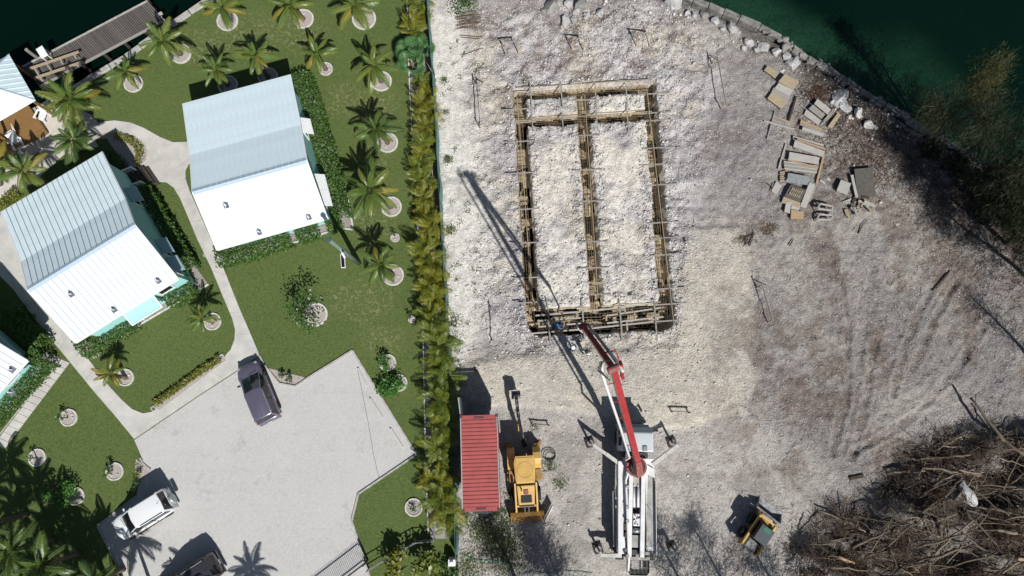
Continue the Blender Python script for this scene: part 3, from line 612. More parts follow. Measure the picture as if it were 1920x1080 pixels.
def house(fr, vr, vb, label, oh_g=.30, seam=True, seam_w=.020, oh_s=.38, wins=(-.62,-.15,.55), cat='house', pitch=.40, vents=(), name='cottage', gable_dir=1, awn='shutter', porch=True):
    L, vn, vs_ = fr['L'], fr['vn'], fr['vs']; h = L/2
    e = empty(name, fr['o'], fr['rz'], label, cat)
    # walls: a prism with gables, set in under the eaves
    oh_e = .38; wi = h-oh_g; a = vs_+oh_s; b = vn-oh_e
    zt = lambda v: np.interp(v, [vs_, vr, vb, vn][::1] if vs_ < vr < vb < vn else sorted([vs_, vr, vb, vn]), [ZE_S, ZR, ZB, ZE_N])-.16
    prof = [(a, .25), (a, zt(a)), (vr, zt(vr)), (vb, zt(vb)), (b, zt(b)), (b, .25)]
    mb = MB(); mb.loft([[(x, q[0], float(q[1])) for q in prof] for x in (-wi, wi)]); mb.build('wall', M['wall_turq'], e)
    # piers under the raised floor
    for x in (-wi+.4, 0, wi-.4):
        for y in (a+.4, b-.4): mb = MB(); mb.box((x, y, .12), (.4, .4, .3)); mb.build('pier', M['kerb'], e)
    # roof panels, each with its standing seam
    n = round(L/pitch); pw = L/n
    runs = [((vs_, ZE_S), (vr, ZR), 'south'), ((vb, ZB), (vr, ZR), 'n1'), ((vn, ZE_N), (vb, ZB), 'n2')]
    for (v0, z0), (v1, z1), tg in runs:
        mb = MB(); sgn = 1 if v1 > v0 else -1
        pts = [(.006, v0, z0), (pw-.006, v0, z0), (pw-.006, v1, z1), (.006, v1, z1)]
        if sgn < 0: pts = [pts[1], pts[0], pts[3], pts[2]]
        slab(mb, pts, .03)
        d = Vector((0, v1-v0, z1-z0)).normalized()
        mb.bar((pw, v0, z0+.02), (pw, v1, z1+.02), seam_w, .045, 1)
        me = mb.mesh('roof_panel', [M['roof'], M['roof_seam' if seam else 'roof']])
        for i in range(n): link('roof_panel', me, e, loc=(-h+i*pw, 0, 0))
    mb = MB(); mb.bar((-h, vr-.10, ZR-.02), (h, vr-.10, ZR-.02), .22, .03, up=(0,-.4,1)); mb.bar((-h, vr+.10, ZR-.02), (h, vr+.10, ZR-.02), .22, .03, up=(0,.4,1)); mb.tube([(-h, vr, ZR+.03), (h, vr, ZR+.03)], .035, 6)
    mb.build('ridge_cap', M['roof_trim'], e)
    # fascia and gable trim
    mb = MB(); mb.bar((-h, vs_-.02, ZE_S-.10), (h, vs_-.02, ZE_S-.10), .04, .16); mb.build('fascia', M['wall_trim'], e); mb = MB(); mb.bar((-h, vn+.02, ZE_N-.10), (h, vn+.02, ZE_N-.10), .04, .16); mb.build('fascia', M['wall_trim'], e)
    for x in (-h-.025, h+.025):
        mb = MB()
        for (v0, z0), (v1, z1), tg in runs: mb.bar((x, v0, z0-.06), (x, v1, z1-.06), .045, .17)
        mb.build('barge_board', M['wall_trim'], e)
    # plumbing vents and their flashing
    for px, py in vents:
        w_ = P(px, py, 5.1)-fr['o']; x = w_.dot(fr['u']); y = w_.dot(fr['v']); z = np.interp(y, [vs_, vr], [ZE_S, ZR])
        vt = empty('roof_vent', (x, y, float(z))); vt.parent = e
        mb = MB(); sl_ = (ZR-ZE_S)/(vr-vs_); slab(mb, [(-.17,-.17,-.17*sl_+.03),(.17,-.17,-.17*sl_+.03),(.17,.17,.17*sl_+.03),(-.17,.17,.17*sl_+.03)], .02); mb.build('flashing', M['vent_dark'], vt)
        mb = MB(); mb.tube([(0,0,0), (0,0,.38)], .05, 8); mb.build('vent_pipe', M['wall_trim'], vt)
    # openings: gable wall (towards the footpath) and eave wall
    for gx in (1, -1):
        for y in (a+.9, (a+vr)/2+.8, (vr+b)/2+.4):
            win = empty('window', (gx*wi, y, 2.6)); win.parent = e
            mb = MB(); mb.box((gx*.02, 0, 0), (.05, 1.0, 1.2)); mb.build('pane', M['glass_dark'], win)
            mb = MB()
            for yy in (-.54, .54): mb.box((gx*.03, yy, 0), (.09, .09, 1.38))
            for zz in (-.65, .65): mb.box((gx*.03, 0, zz), (.091, .99, .09))
            mb.build('frame', M['wall_trim'], win)
            mb = MB(); slab(mb, [(gx*.05,-.62,.75),(gx*.62,-.62,.12),(gx*.62,.62,.12),(gx*.05,.62,.75)] if gx > 0 else [(gx*.62,-.62,.12),(gx*.05,-.62,.75),(gx*.05,.62,.75),(gx*.62,.62,.12)], .04)
            for q in range(6): mb.bar((gx*(.09+.095*q), -.60, .735-.105*q), (gx*(.09+.095*q), .60, .735-.105*q), .03, .03)
            mb.build('shutter', M[awn], win)
    for x in [wi*k for k in wins]:
        win = empty('window', (x, a, 2.5)); win.parent = e
        mb = MB(); mb.box((0, -.02, 0), (.9, .05, 1.1)); mb.build('pane', M['glass_dark'], win)
        mb = MB()
        for xx in (-.5, .5): mb.box((xx, -.03, 0), (.09, .09, 1.3))
        for zz in (-.6, .6): mb.box((0, -.03, zz), (.90, .091, .09))
        mb.build('frame', M['wall_trim'], win)
    return e
f2 = frame((343,195),(543,140),(615,410),(407,468)); f1 = frame((0,400),(185,287),(340,520),(143,640))
def vof(fr, pts, z): return sum((P(*q, z)-fr['o']).dot(fr['v']) for q in pts)/len(pts)
h2 = house(f2, vof(f2, ((370,358),(577,299)), ZR), vof(f2, ((362,287),(563,236)), ZB), 'white metal-roofed cottage nearest the palm hedge, with clipped hedge on two sides', seam=False, seam_w=.03, oh_s=1.0, wins=(-.5,.1), vents=((428,388),(479,430),(573,402)), awn='shutter_white')
h1 = house(f1, vof(f1, ((65,543),(257,412)), ZR), vof(f1, ((43,487),(230,377)), ZB), 'white metal-roofed turquoise cottage between the two footpaths', oh_s=.62, wins=(.62,), vents=((139,553),(202,578),(287,523)))
# cropped cottage at the left edge: the same plan turned on
c0 = P(51,676, ZE_S); dr = (c0-P(0,733, ZE_S)); dr.z = 0; dr.normalize(); f3 = dict(f1); f3['u'] = dr; f3['v'] = Vector((-dr.y, dr.x, 0)); f3['rz'] = math.atan2(dr.y, dr.x)
f3['o'] = Vector((c0.x, c0.y, 0))-f3['u']*(f1['L']/2)-f3['v']*f1['vs']
h3 = house(f3, vof(f1, ((65,543),(257,412)), ZR), vof(f1, ((43,487),(230,377)), ZB), 'turquoise cottage cropped by the left edge of the picture', oh_g=1.1, oh_s=1.15, wins=(.55,), vents=((6,692),(2,735)))
# door canopy of the middle cottage
cn = empty('door_canopy', P(300,590), f1['rz'], 'turquoise and white door canopy at the foot of the middle cottage', 'canopy')
mb = MB(); slab(mb, [(-1.15,-.42,2.15),(1.15,-.42,2.15),(1.15,.42,2.55),(-1.15,.42,2.55)], .06); mb.build('panel', M['wall_turq'], cn)
mb = MB(); mb.bar((-1.2,-.45,2.17),(1.2,-.45,2.17),.07,.12); mb.bar((-1.2,.45,2.58),(1.2,.45,2.58),.07,.12); mb.bar((-1.18,-.45,2.18),(-1.18,.45,2.58),.07,.1); mb.bar((1.18,-.45,2.18),(1.18,.45,2.58),.07,.1); mb.build('frame', M['wall_trim'], cn)
for x in (-1.1, 1.1): mb = MB(); mb.bar((x,.3,0),(x,.3,2.45),.09,.09); mb.build('post', M['wall_trim'], cn)
# entry deck and stair rails of the middle cottage
dk = empty('entry_deck', P(238,325), f1['rz'], 'dark timber entry deck with two white stair rails beside the middle cottage', 'deck')
def loc_of(e, px, py, z):
    w_ = P(px, py, z)-e.location; ca, sa = math.cos(-e.rotation_euler.z), math.sin(-e.rotation_euler.z); return Vector((w_.x*ca-w_.y*sa, w_.x*sa+w_.y*ca, z))
q = [loc_of(dk, *t, .9) for t in ((214,318),(240,312),(262,345),(236,352))]
u0 = q[1]-q[0]; v0 = q[3]-q[0]
for i in range(9):
    p0 = q[0].lerp(q[3], i/9+.004); p1 = q[1].lerp(q[2], i/9+.004); p2 = q[1].lerp(q[2], (i+1)/9-.004); p3 = q[0].lerp(q[3], (i+1)/9-.004)
    mb = MB(); mb.prism([(p.x, p.y) for p in (p0, p1, p2, p3)], .85, .9); mb.build('board', M['wood_dark'], dk)
for k in range(4):
    s0 = q[1]+(q[1]-q[0]).normalized()*(.05+.27*k); s1 = q[2]+(q[1]-q[0]).normalized()*(.05+.27*k); d = (q[1]-q[0]).normalized()*.27
    mb = MB(); mb.prism([(s0.x,s0.y),(s1.x,s1.y),(s1.x+d.x,s1.y+d.y),(s0.x+d.x,s0.y+d.y)], .62-.18*k, .70-.18*k); mb.build('step', M['wood_dark'], dk)
for (a_, b_) in (((210,327),(245,313)),((229,352),(263,340))):
    p = loc_of(dk, *a_, 1.85); r_ = loc_of(dk, *b_, 1.35); mb = MB()
    mb.bar(p, r_, .09, .06); lo0 = p-Vector((0,0,.85)); lo1 = r_-Vector((0,0,.95)); mb.bar(lo0, lo1, .05, .05)
    for i in range(9): t = (i+.5)/9; x = p.lerp(r_, t); mb.bar(lo0.lerp(lo1, t), x, .035, .035)
    mb.bar((r_.x, r_.y, 0), (r_.x, r_.y, r_.z+.05), .1, .1); mb.bar((p.x, p.y, 0), (p.x, p.y, p.z+.05), .1, .1); mb.build('stair_rail', M['wall_trim'], dk)

# ================================================================ PAVILION, DOCK
pa = empty('pavilion', P(-10,180), label='open pavilion with white hipped metal roof over a brown timber deck', cat='pavilion')
zc = 2.9; A = P(17,102,zc); Bc = P(67,188,zc); d1 = Bc-A; pr_ = Vector((d1.y, -d1.x, 0)); pr_ = pr_.normalized()*d1.length; Cc = Bc+pr_; Dc = A+pr_; ctr = (A+Bc+Cc+Dc)/4; apex = ctr+Vector((0,0,1.5))
for p, q in ((A,Bc),(Bc,Cc),(Cc,Dc),(Dc,A)):
    n = 10
    for i in range(n):
        b0 = p.lerp(q, i/n+.001); b1 = p.lerp(q, (i+1)/n-.001)
        def up_(t):   # on a hip each strip runs up to the hip line
            k = 1-abs(2*t-1); mid = (p+q)/2; return p.lerp(q, t)+(apex-mid)*k
        mb = MB(); t0 = up_(i/n+.001); t1 = up_((i+1)/n-.001); slab(mb, [b0, b1, t1, t0] if True else [], .03); mb.bar(b1+Vector((0,0,.03)), t1+Vector((0,0,.03)), .02, .05); mb.build('roof_panel', M['roof'], pa, world=True)
mb = MB()
for p in (A, Bc, Cc, Dc): mb.tube([p+Vector((0,0,.02)), apex+Vector((0,0,.04))], .05, 6)
mb.build('hip_cap', M['roof_trim'], pa, world=True)
for p in (A, Bc, Cc, Dc):
    c = p.lerp(ctr, .14); mb = MB(); mb.bar((c.x,c.y,0),(c.x,c.y,3.0),.16,.16); mb.build('post', M['wood_brown'], pa, world=True)
mb = MB()
for p, q in ((A,Bc),(Bc,Cc),(Cc,Dc),(Dc,A)): mb.bar(p.lerp(ctr,.10)-Vector((0,0,.12)), q.lerp(ctr,.10)-Vector((0,0,.12)), .1, .2)
mb.build('beam', M['wood_brown'], pa, world=True)
dkp = [P(86,206,.4), P(36,256,.4), P(-70,310,.4), P(-50,180,.4)]
e1 = (P(86,208,.4)-P(-20,262,.4)); ex = e1.normalized(); ey = Vector((-ex.y, ex.x, 0)); o0 = P(36,256,.4)
for i in range(26):
    mb = MB(); s = o0+ey*(i*.145-.55); mb.bar(s-ex*4.2-Vector((0,0,.02)), s+ex*(1.9-.02*i)-Vector((0,0,.02)), .138, .04); mb.build('deck_board', M['wood_brown'], pa, world=True)
mb = MB(); mb.bar(o0-ey*.66-ex*4.2-Vector((0,0,.16)), o0-ey*.66+ex*1.9-Vector((0,0,.16)), .05, .3); mb.bar(o0-ey*.66+ex*1.93-Vector((0,0,.16)), o0+ey*3.2+ex*1.4-Vector((0,0,.16)), .05, .3); mb.build('deck_skirt', M['wood_brown'], pa, world=True)

def adirondack(px, py, rz, label, lounge=False):
    e = empty('garden_chair', P(px, py, .03), rz, label, 'chair', 'white garden chairs on the terrace')
    for i in range(6): mb = MB(); mb.box((-.25+.1*i, 0, .36-.02*i+ .0), (.085, .55, .025)); mb.build('seat_slat', M['wall_trim'], e)
    L = 1.0 if not lounge else 1.3
    for i in range(6):
        mb = MB(); y = -.25+.1*i; mb.bar((-.30, y, .30), (-.30-.45*L, y*1.15, .30+.75*L), .085, .025, up=(1,0,.6)); mb.build('back_slat', M['wall_trim'], e)
    for s in (-1, 1):
        mb = MB(); mb.box((-.02, s*.36, .56), (.75, .14, .03)); mb.build('arm', M['wall_trim'], e)
        mb = MB(); mb.box((.28, s*.33, .28), (.1, .04, .54)); mb.box((-.36, s*.33, .28), (.1, .04, .54)); mb.build('leg', M['wall_trim'], e)
    return e
adirondack(84,222, R(250), 'white slatted garden chair at the corner of the brown deck')
adirondack(27,262, R(215), 'white slatted lounge chair on the sand below the deck', True)
adirondack(42,275, R(300), 'white garden chair turned towards the palms beside the lounge chair')

# dock
dq = [P(275,2,.35), P(309,37,.35), P(70,162,.35), P(105,100,.35)]
do = empty('dock', P(200,80), label='weathered grey plank dock along the dark canal', cat='dock')
A_, B_ = P(277,2,.3), P(310,38,.3); C_, D_ = P(75,163,.3), P(52,133,.3); D_ = C_+(A_-B_)
lx = (C_-B_).normalized(); n = 66
for i in range(n):
    p0 = B_.lerp(C_, i/n+.0015); p1 = B_.lerp(C_, (i+1)/n-.0015); j = random.uniform(-.04, .04); wv = (A_-B_)
    wv = wv*(1.0+j*.5); mb = MB(); mb.prism([(p.x, p.y) for p in (p0, p1, p1+wv, p0+wv)], .26, .30+random.uniform(0,.008)); mb.build('plank', M['wood_dock'], do, world=True)
mb = MB(); mb.bar(A_+Vector((0,0,.03)), D_+Vector((0,0,.03)), .10, .12); mb.build('rub_rail', M['kerb'], do, world=True)
mb = MB(); mb.bar(B_+Vector((0,0,.03)), C_+Vector((0,0,.03)), .14, .14); mb.build('edge_beam', M['wood_grey'], do, world=True)
for i in range(7):
    for e_ in (A_.lerp(D_, i/6), B_.lerp(C_, i/6)): mb = MB(); mb.tube([e_-Vector((0,0,2.0)), e_+Vector((0,0,-.05))], .14, 8); mb.build('pile', M['wood_dark'], do, world=True)
# timber ramp frame lying over the dock end
fr_ = empty('dock_trestle', P(100,125), label='pale tan timber frame of beams lying across the dock end', cat='trestle')
for a_, b_, m_ in (((55,129),(148,97),'wood_tan'),((64,147),(155,116),'wood_tan'),((65,128),(80,152),'wood_grey'),((88,120),(97,133),'wood_grey'),((113,110),(118,120),'wood_grey'),((138,100),(143,110),'wood_grey')):
    mb = MB(); zz = 1.0 if m_ == 'wood_tan' else .88; mb.bar(P(*a_, zz), P(*b_, zz), .17 if m_ == 'wood_tan' else .13, .10); mb.build('beam', M[m_], fr_, world=True)
for q in ((58,129),(140,101),(70,146),(150,119)): mb = MB(); b_ = P(*q, .95); mb.bar((b_.x,b_.y,.31),(b_.x,b_.y,.9),.12,.12); mb.build('post', M['wood_grey'], fr_, world=True)
tb = empty('cleaning_table', P(95,110,.3), R(35), 'white topped table standing on the dock by the timber frame', 'table')
mb = MB(); mb.box((0,0,1.0), (.55,.95,.06)); mb.build('table_top', M['wall_trim'], tb, bevel=.02)
for x in (-.2,.2):
    for y in (-.4,.4): mb = MB(); mb.box((x,y,.48), (.06,.06,.98)); mb.build('leg', M['wall_trim'], tb)
po = empty('mooring_post', P(82,117,-.9), label='short grey mooring pile beside the white table', cat='pile'); mb = MB(); mb.tube([(0,0,-.8),(0,0,2.0)], [.14,.13], 10); mb.build('post', M['wood_grey'], po)
rk = empty('dock_cleat', P(300,28,.3), label='pale cleat blocks at the outer end of the dock', cat='cleat')
mb = MB(); mb.box((0,0,.08), (.5,.22,.16), .6); mb.box((.1,-.3,.06), (.3,.2,.12), .4); mb.build('block', M['kerb'], rk, bevel=.02)

# ================================================================ PLANTS
def frond_mesh(name, m, L=1.0, nl=40, droop=.55, wid=.24, stiff=.35, seed=0, mr='rachis'):
    rg = random.Random(seed); mb = MB(); K = 12; pts = []
    for i in range(K+1):
        t = i/K; pts.append(Vector((L*t*(1-.12*droop*t*t), 0, -L*droop*(t**2.2)*.5)))
    mb.tube(pts, [.010*L*(1-.8*i/K)+.002 for i in range(K+1)], 4, 1, cap=False)
    for s in (-1, 1):
        for i in range(nl):
            t = .12+.86*(i+rg.uniform(-.2,.2))/nl; k = t*K; j = min(int(k), K-1); p = pts[j].lerp(pts[j+1], k-j); d = (pts[j+1]-pts[j]).normalized()
            ln = L*wid*(math.sin(math.pi*min(1, .18+.80*t))**.7)*rg.uniform(.85,1.12); fw = .45+.55*t
            side = Vector((0, s, 0)); dirv = (side*1.0+d*fw+Vector((0,0,-stiff-rg.uniform(0,.25)))).normalized()
            mid = p+dirv*ln*.5+Vector((0,0,.03*L)); tip = p+dirv*ln+Vector((0,0,-.10*L*wid*4*rg.random())); wv = d*(.015*L+.003)
            mb.add([p, mid-wv, tip, mid+wv], [(0,1,2,3)] if s > 0 else [(3,2,1,0)], 0)
    return mb.mesh(name, [M[m], M[mr]])
FR = {}
for m in ('frond_green','frond_olive','frond_yellow','frond_dark'):
    FR[m] = [frond_mesh('frond', m, 1, 46, dr_, wd_, st_, sd) for sd, (dr_, wd_, st_) in enumerate(((.35,.22,.25),(.7,.26,.40),(1.05,.27,.60),(.9,.24,.9)))]
def palm(ring_px, crown_px, h, size, label, pal=('frond_green','frond_olive'), nf=13, seed=0, yellow=0, ring=True, ring_r=.78, name='coconut_palm', group=None, rl=None):
    rg = random.Random(seed); size *= .80; base = P(*ring_px); cp = P(*crown_px, h); e = empty(name, base, label=label, cat='palm tree', group=group)
    d = cp-base; k = 7; pts = [Vector((d.x*(i/k)**1.3, d.y*(i/k)**1.3, d.z*i/k)) for i in range(k+1)]
    mb = MB(); mb.tube(pts, [.16-.06*i/k+(.05 if i == 0 else 0) for i in range(k+1)], 9); mb.build('trunk', M['trunk'], e, smooth=True)
    a0 = rg.uniform(0, 6.28); nf = int(nf*1.3)
    for i in range(nf):
        t = i/(nf-1); yaw = a0+i*2.39996+rg.uniform(-.25,.25); pitch = R(72)*(1-t)**1.2+R(-8)*t+rg.uniform(-.12,.12); s = size*(.70+.32*min(1, t*1.8))*rg.uniform(.72,1.12)
        m = rg.choice(pal)
        if t > .6 and rg.random() < yellow*.55: m = 'frond_yellow'
        v = FR[m][0 if t < .25 else rg.choice((1,1,2,2,3))]
        link('frond', v, e, loc=(d.x, d.y, d.z-.02), rot=(rg.uniform(-.5,.5), -pitch, yaw), scale=(s, s*rg.uniform(.85,1.15), s))
    if ring: tree_ring(ring_px, ring_r, rl or ('stone ring of the '+label.replace('coconut ','')))
    return e
def tree_ring(px, r_, label, gravel='ring_gravel'):
    e = empty('tree_ring', P(*px), label=label, cat='tree ring')
    mb = MB(); mb.ring((0,0,0), r_*.86, r_, 0, .12, 30, jit=.02); mb.build('kerb_ring', M['ring_white'], e)
    mb = MB(); mb.prism([(r_*.865*math.cos(a*.2244), r_*.865*math.sin(a*.2244)) for a in range(28)], 0, .07); mb.build('gravel', M[gravel], e)
    for i in range(3): a = random.uniform(0, 6.28); mb = MB(); mb.box((r_*.5*math.cos(a), r_*.5*math.sin(a), .11), (.12,.10,.09), a); mb.build('stone', M['ring_white'], e, bevel=.02)
    return e
G, O_, D_k, Y_ = 'frond_green', 'frond_olive', 'frond_dark', 'frond_yellow'
palm((427,40),(414,14),2.6,2.2,'coconut palm at the top of the lawn nearest the dock', (G,O_), 12, 1, .4, ring_r=.84)
palm((569,36),(543,10),2.6,2.4,'coconut palm in the middle of the top row of the lawn', (G,O_,G), 12, 2, .5, ring_r=.82)
palm((683,36),(663,8),2.6,2.4,'coconut palm at the top right of the lawn near the hedge', (G,O_), 12, 3, .2, ring_r=.94)
palm((340,102),(303,76),3.0,2.5,'leaning coconut palm beside the dock end', (O_,G), 14, 4, .3, ring_r=.80)
palm((251,157),(233,134),2.2,1.9,'small coconut palm between the dock and the curved footpath', (G,O_), 10, 5, .1, ring_r=.74)
palm((611,130),(593,100),2.2,1.9,'yellow-tipped coconut palm just above the hedged cottage corner', (G,O_), 12, 6, .6, ring_r=.55)
palm((715,153),(700,122),2.6,2.4,'coconut palm with one broad yellow frond beside the palm hedge', (G,O_,O_), 13, 7, .3, ring_r=.82)
palm((428,160),(403,130),2.6,1.9,'coconut palm at the shaded north side of the hedged cottage', (G,O_,D_k), 12, 8, .1, ring_r=.78)
palm((503,145),(478,104),2.8,2.0,'coconut palm behind the roof peak of the hedged cottage', (G,O_), 12, 9, .15, ring_r=.78)
palm((727,268),(704,243),2.8,2.4,'coconut palm halfway along the east lawn, above the largest palm', (G,D_k,G), 13, 10, .2, ring_r=.80)
palm((734,388),(692,356),3.4,2.9,'largest coconut palm beside the hedged cottage corner', (G,O_,G), 15, 11, .25, ring_r=.78)
palm((737,516),(712,496),2.8,2.2,'coconut palm beside the green lamp pole', (G,O_,G), 13, 12, .25, ring_r=.80)
palm((236,708),(204,701),1.9,1.7,'small golden coconut palm at the footpath below the middle cottage', (O_,Y_,O_), 11, 13, .8, ring_r=.62)
palm((399,603),(377,597),2.2,1.7,'small coconut palm on the lawn in front of the middle cottage', (G,O_), 11, 14, .4, ring_r=.64)
palm((140,215),(128,188),3.4,3.0,'large golden coconut palm between the pavilion and the lawn', (G,O_,O_), 16, 15, .6, ring=False)
palm((150,282),(137,262),3.0,2.5,'coconut palm on the sand above the middle cottage roof', (G,D_k), 13, 16, .05, ring=False)
palm((52,335),(42,320),3.6,2.5,'coconut palm between the lounge chairs and the middle cottage', (G,O_), 14, 17, .1, ring=False)
palm((2,345),(-6,310),3.0,2.2,'coconut palm at the left edge beside the sand terrace', (G,O_), 11, 18, .2, ring=False)
# tall palms whose crowns enter at the bottom left and others beyond the frame that shade the court
tall = [((18,1035),4.4,2.7),((75,1062),4.2,2.5),((172,1092),3.8,2.0),((-40,985),4.6,2.6),((-30,1110),5,2.8),((60,1130),4.8,2.8),((130,1150),4.8,2.6),((-90,1060),5,2.8),((215,1215),6.2,2.6),((335,1240),5.4,2.3),((470,1260),5.6,2.2),((20,1200),5.5,2.8),((110,1215),5.5,2.8),((175,1170),4.6,2.4)]
tl_ = ['tall palm whose crown fills the bottom left corner','tall palm just right of the bottom left corner crown','short-crowned palm nearest the parking court corner at bottom left']
for i, (c, h_, s_) in enumerate(tall):
    g = P(*c, h_); gx = g.x+random.uniform(-.3,.3); gy = g.y+random.uniform(-.4,.2)
    base_px = None; e = None
    rgp = P(c[0], c[1], h_); bb = (960+(c[0]-960)*(1-h_/50), 760+(c[1]-760)*(1-h_/50))
    palm(bb, c, h_, s_, tl_[i] if i < 3 else 'palm standing beyond the bottom edge and shading the parking court', (D_k,D_k,G), 15, 40+i, .15, ring=False, group=None if i < 3 else 'palms beyond the bottom edge')  # mostly dark fronds: the corner's shade is put into the leaf colour

# areca palms along the fence
def clump_mesh(name, m, seed, nfr=16, h=1.7, L=1.25):
    rg = random.Random(seed); V = MB()
    for f_ in range(nfr):
        base = frond_tmp[f_ % 3]; yaw = f_*2.39996+rg.uniform(-.3,.3); pitch = R(rg.uniform(5,78)); s = L*rg.uniform(.75,1.15)
        Mx = Matrix.Translation((rg.uniform(-.28,.28), rg.uniform(-.28,.28), h*rg.uniform(.42,1.0))) @ Matrix.Rotation(yaw, 4, 'Z') @ Matrix.Rotation(-pitch, 4, 'Y') @ Matrix.Rotation(rg.uniform(-.6,.6), 4, 'X') @ Matrix.Scale(s, 4)
        V.add([Mx @ Vector(v) for v in base.v], base.f); V.m[-len(base.f):] = base.m
    return V.mesh(name, [M[m], M['rachis']])
def frond_mb(nl, droop, wid, seed):
    rg = random.Random(seed); mb = MB(); K = 7; pts = [Vector((t_/K*(1-.1*droop*(t_/K)**2), 0, -droop*((t_/K)**2.2)*.5)) for t_ in range(K+1)]
    mb.tube(pts, [.018*(1-.7*i/K) for i in range(K+1)], 3, 1, cap=False)
    for s in (-1, 1):
        for i in range(nl):
            t = .15+.84*(i+.5)/nl; k = t*K; j = min(int(k), K-1); p = pts[j].lerp(pts[j+1], k-j); d = (pts[j+1]-pts[j]).normalized(); ln = wid*(math.sin(math.pi*min(1,.2+.78*t))**.7)*rg.uniform(.85,1.1)
            dv = (Vector((0,s,0))+d*.75+Vector((0,0,.15-rg.uniform(0,.5)))).normalized(); mid = p+dv*ln*.5; tip = p+dv*ln+Vector((0,0,-.05)); wv = d*.019
            mb.add([p, mid-wv, tip, mid+wv], [(0,1,2,3)] if s > 0 else [(3,2,1,0)], 0)
    return mb
frond_tmp = [frond_mb(24, d_, .33, 5+i) for i, d_ in enumerate((.5,.8,1.1))]
CL = {m: [clump_mesh('crown', m, 100+i) for i in range(4)] for m in ('areca_gold','areca_green')}
stem_mb = MB()
for i in range(7): a = i*.9; stem_mb.tube([(.16*math.cos(a),.16*math.sin(a),0),(.3*math.cos(a),.3*math.sin(a),1.3)], [.05,.03], 5)
STEM = stem_mb.mesh('stems', M['trunk'])
cen = [(784,18),(786,60),(790,110),(794,200),(795,300),(800,400),(806,450),(812,540),(820,640),(824,720),(826,800),(832,900),(836,985)]
cy_ = [q[1] for q in cen]; cxx = [q[0] for q in cen]
NA = 60
for i in range(NA):
    py = 24+(978-24)*i/(NA-1)+random.uniform(-3,3); px = np.interp(py, cy_, cxx)+random.uniform(-11,11)
    if 88 < py < 140: continue
    kind = 'areca_gold' if (py < 620 and random.random() < .72) or random.random() < .25 else 'areca_green'
    sc_ = (.86 if py < 400 else .94 if py < 640 else 1.08)*random.uniform(.70,1.18); px += 3
    e = empty('areca_palm', P(float(px), float(py)), random.uniform(0,6.28), f"{'golden' if kind=='areca_gold' else 'green'} areca palm, {nth(i)} clump from the top of the fence hedge", 'palm', 'areca palms along the fence')
    e.scale = (sc_, sc_, sc_); link('crown', random.choice(CL[kind]), e); link('stems', STEM, e)
# two fan palms in the hedge
def fanpalm(px, py, label, seed):
    rg = random.Random(seed); e = empty('fan_palm', P(px, py), label=label, cat='palm')
    mb = MB(); mb.tube([(0,0,0),(0,0,1.0)], [.12,.09], 8); mb.build('trunk', M['trunk'], e)
    for f_ in range(7):
        yaw = f_*2.4+rg.random(); el = R(rg.uniform(15,65)); dv = Vector((math.cos(yaw)*math.cos(el), math.sin(yaw)*math.cos(el), math.sin(el))); hub = Vector((0,0,1.0))+dv*.75
        mb = MB(); mb.tube([(0,0,.95), hub], .018, 4, 1); sx = Vector((-math.sin(yaw), math.cos(yaw), 0)); sy = sx.cross(dv).normalized(); n = 22
        ax_ = dv*.55-sy*.0
        for i in range(n):
            a = R(-125+250*i/(n-1)); d = (dv*math.cos(a)+sx*math.sin(a)+Vector((0,0,.12))).normalized(); tip = hub+d*.68+Vector((0,0,-.10)); pw = d.cross(Vector((0,0,1))).normalized()*.052
            mb.add([hub, hub+d*.42-pw, tip, hub+d*.42+pw], [(0,1,2,3)], 0)
        mb.build('leaf', [M['fan_green'], M['rachis']], e)
fanpalm(776,110,'bright green fan palm in the upper fence hedge, left one',1); fanpalm(792,108,'bright green fan palm in the upper fence hedge, right one',2); fanpalm(777,133,'bright green fan palm in the upper fence hedge, lower one',3)

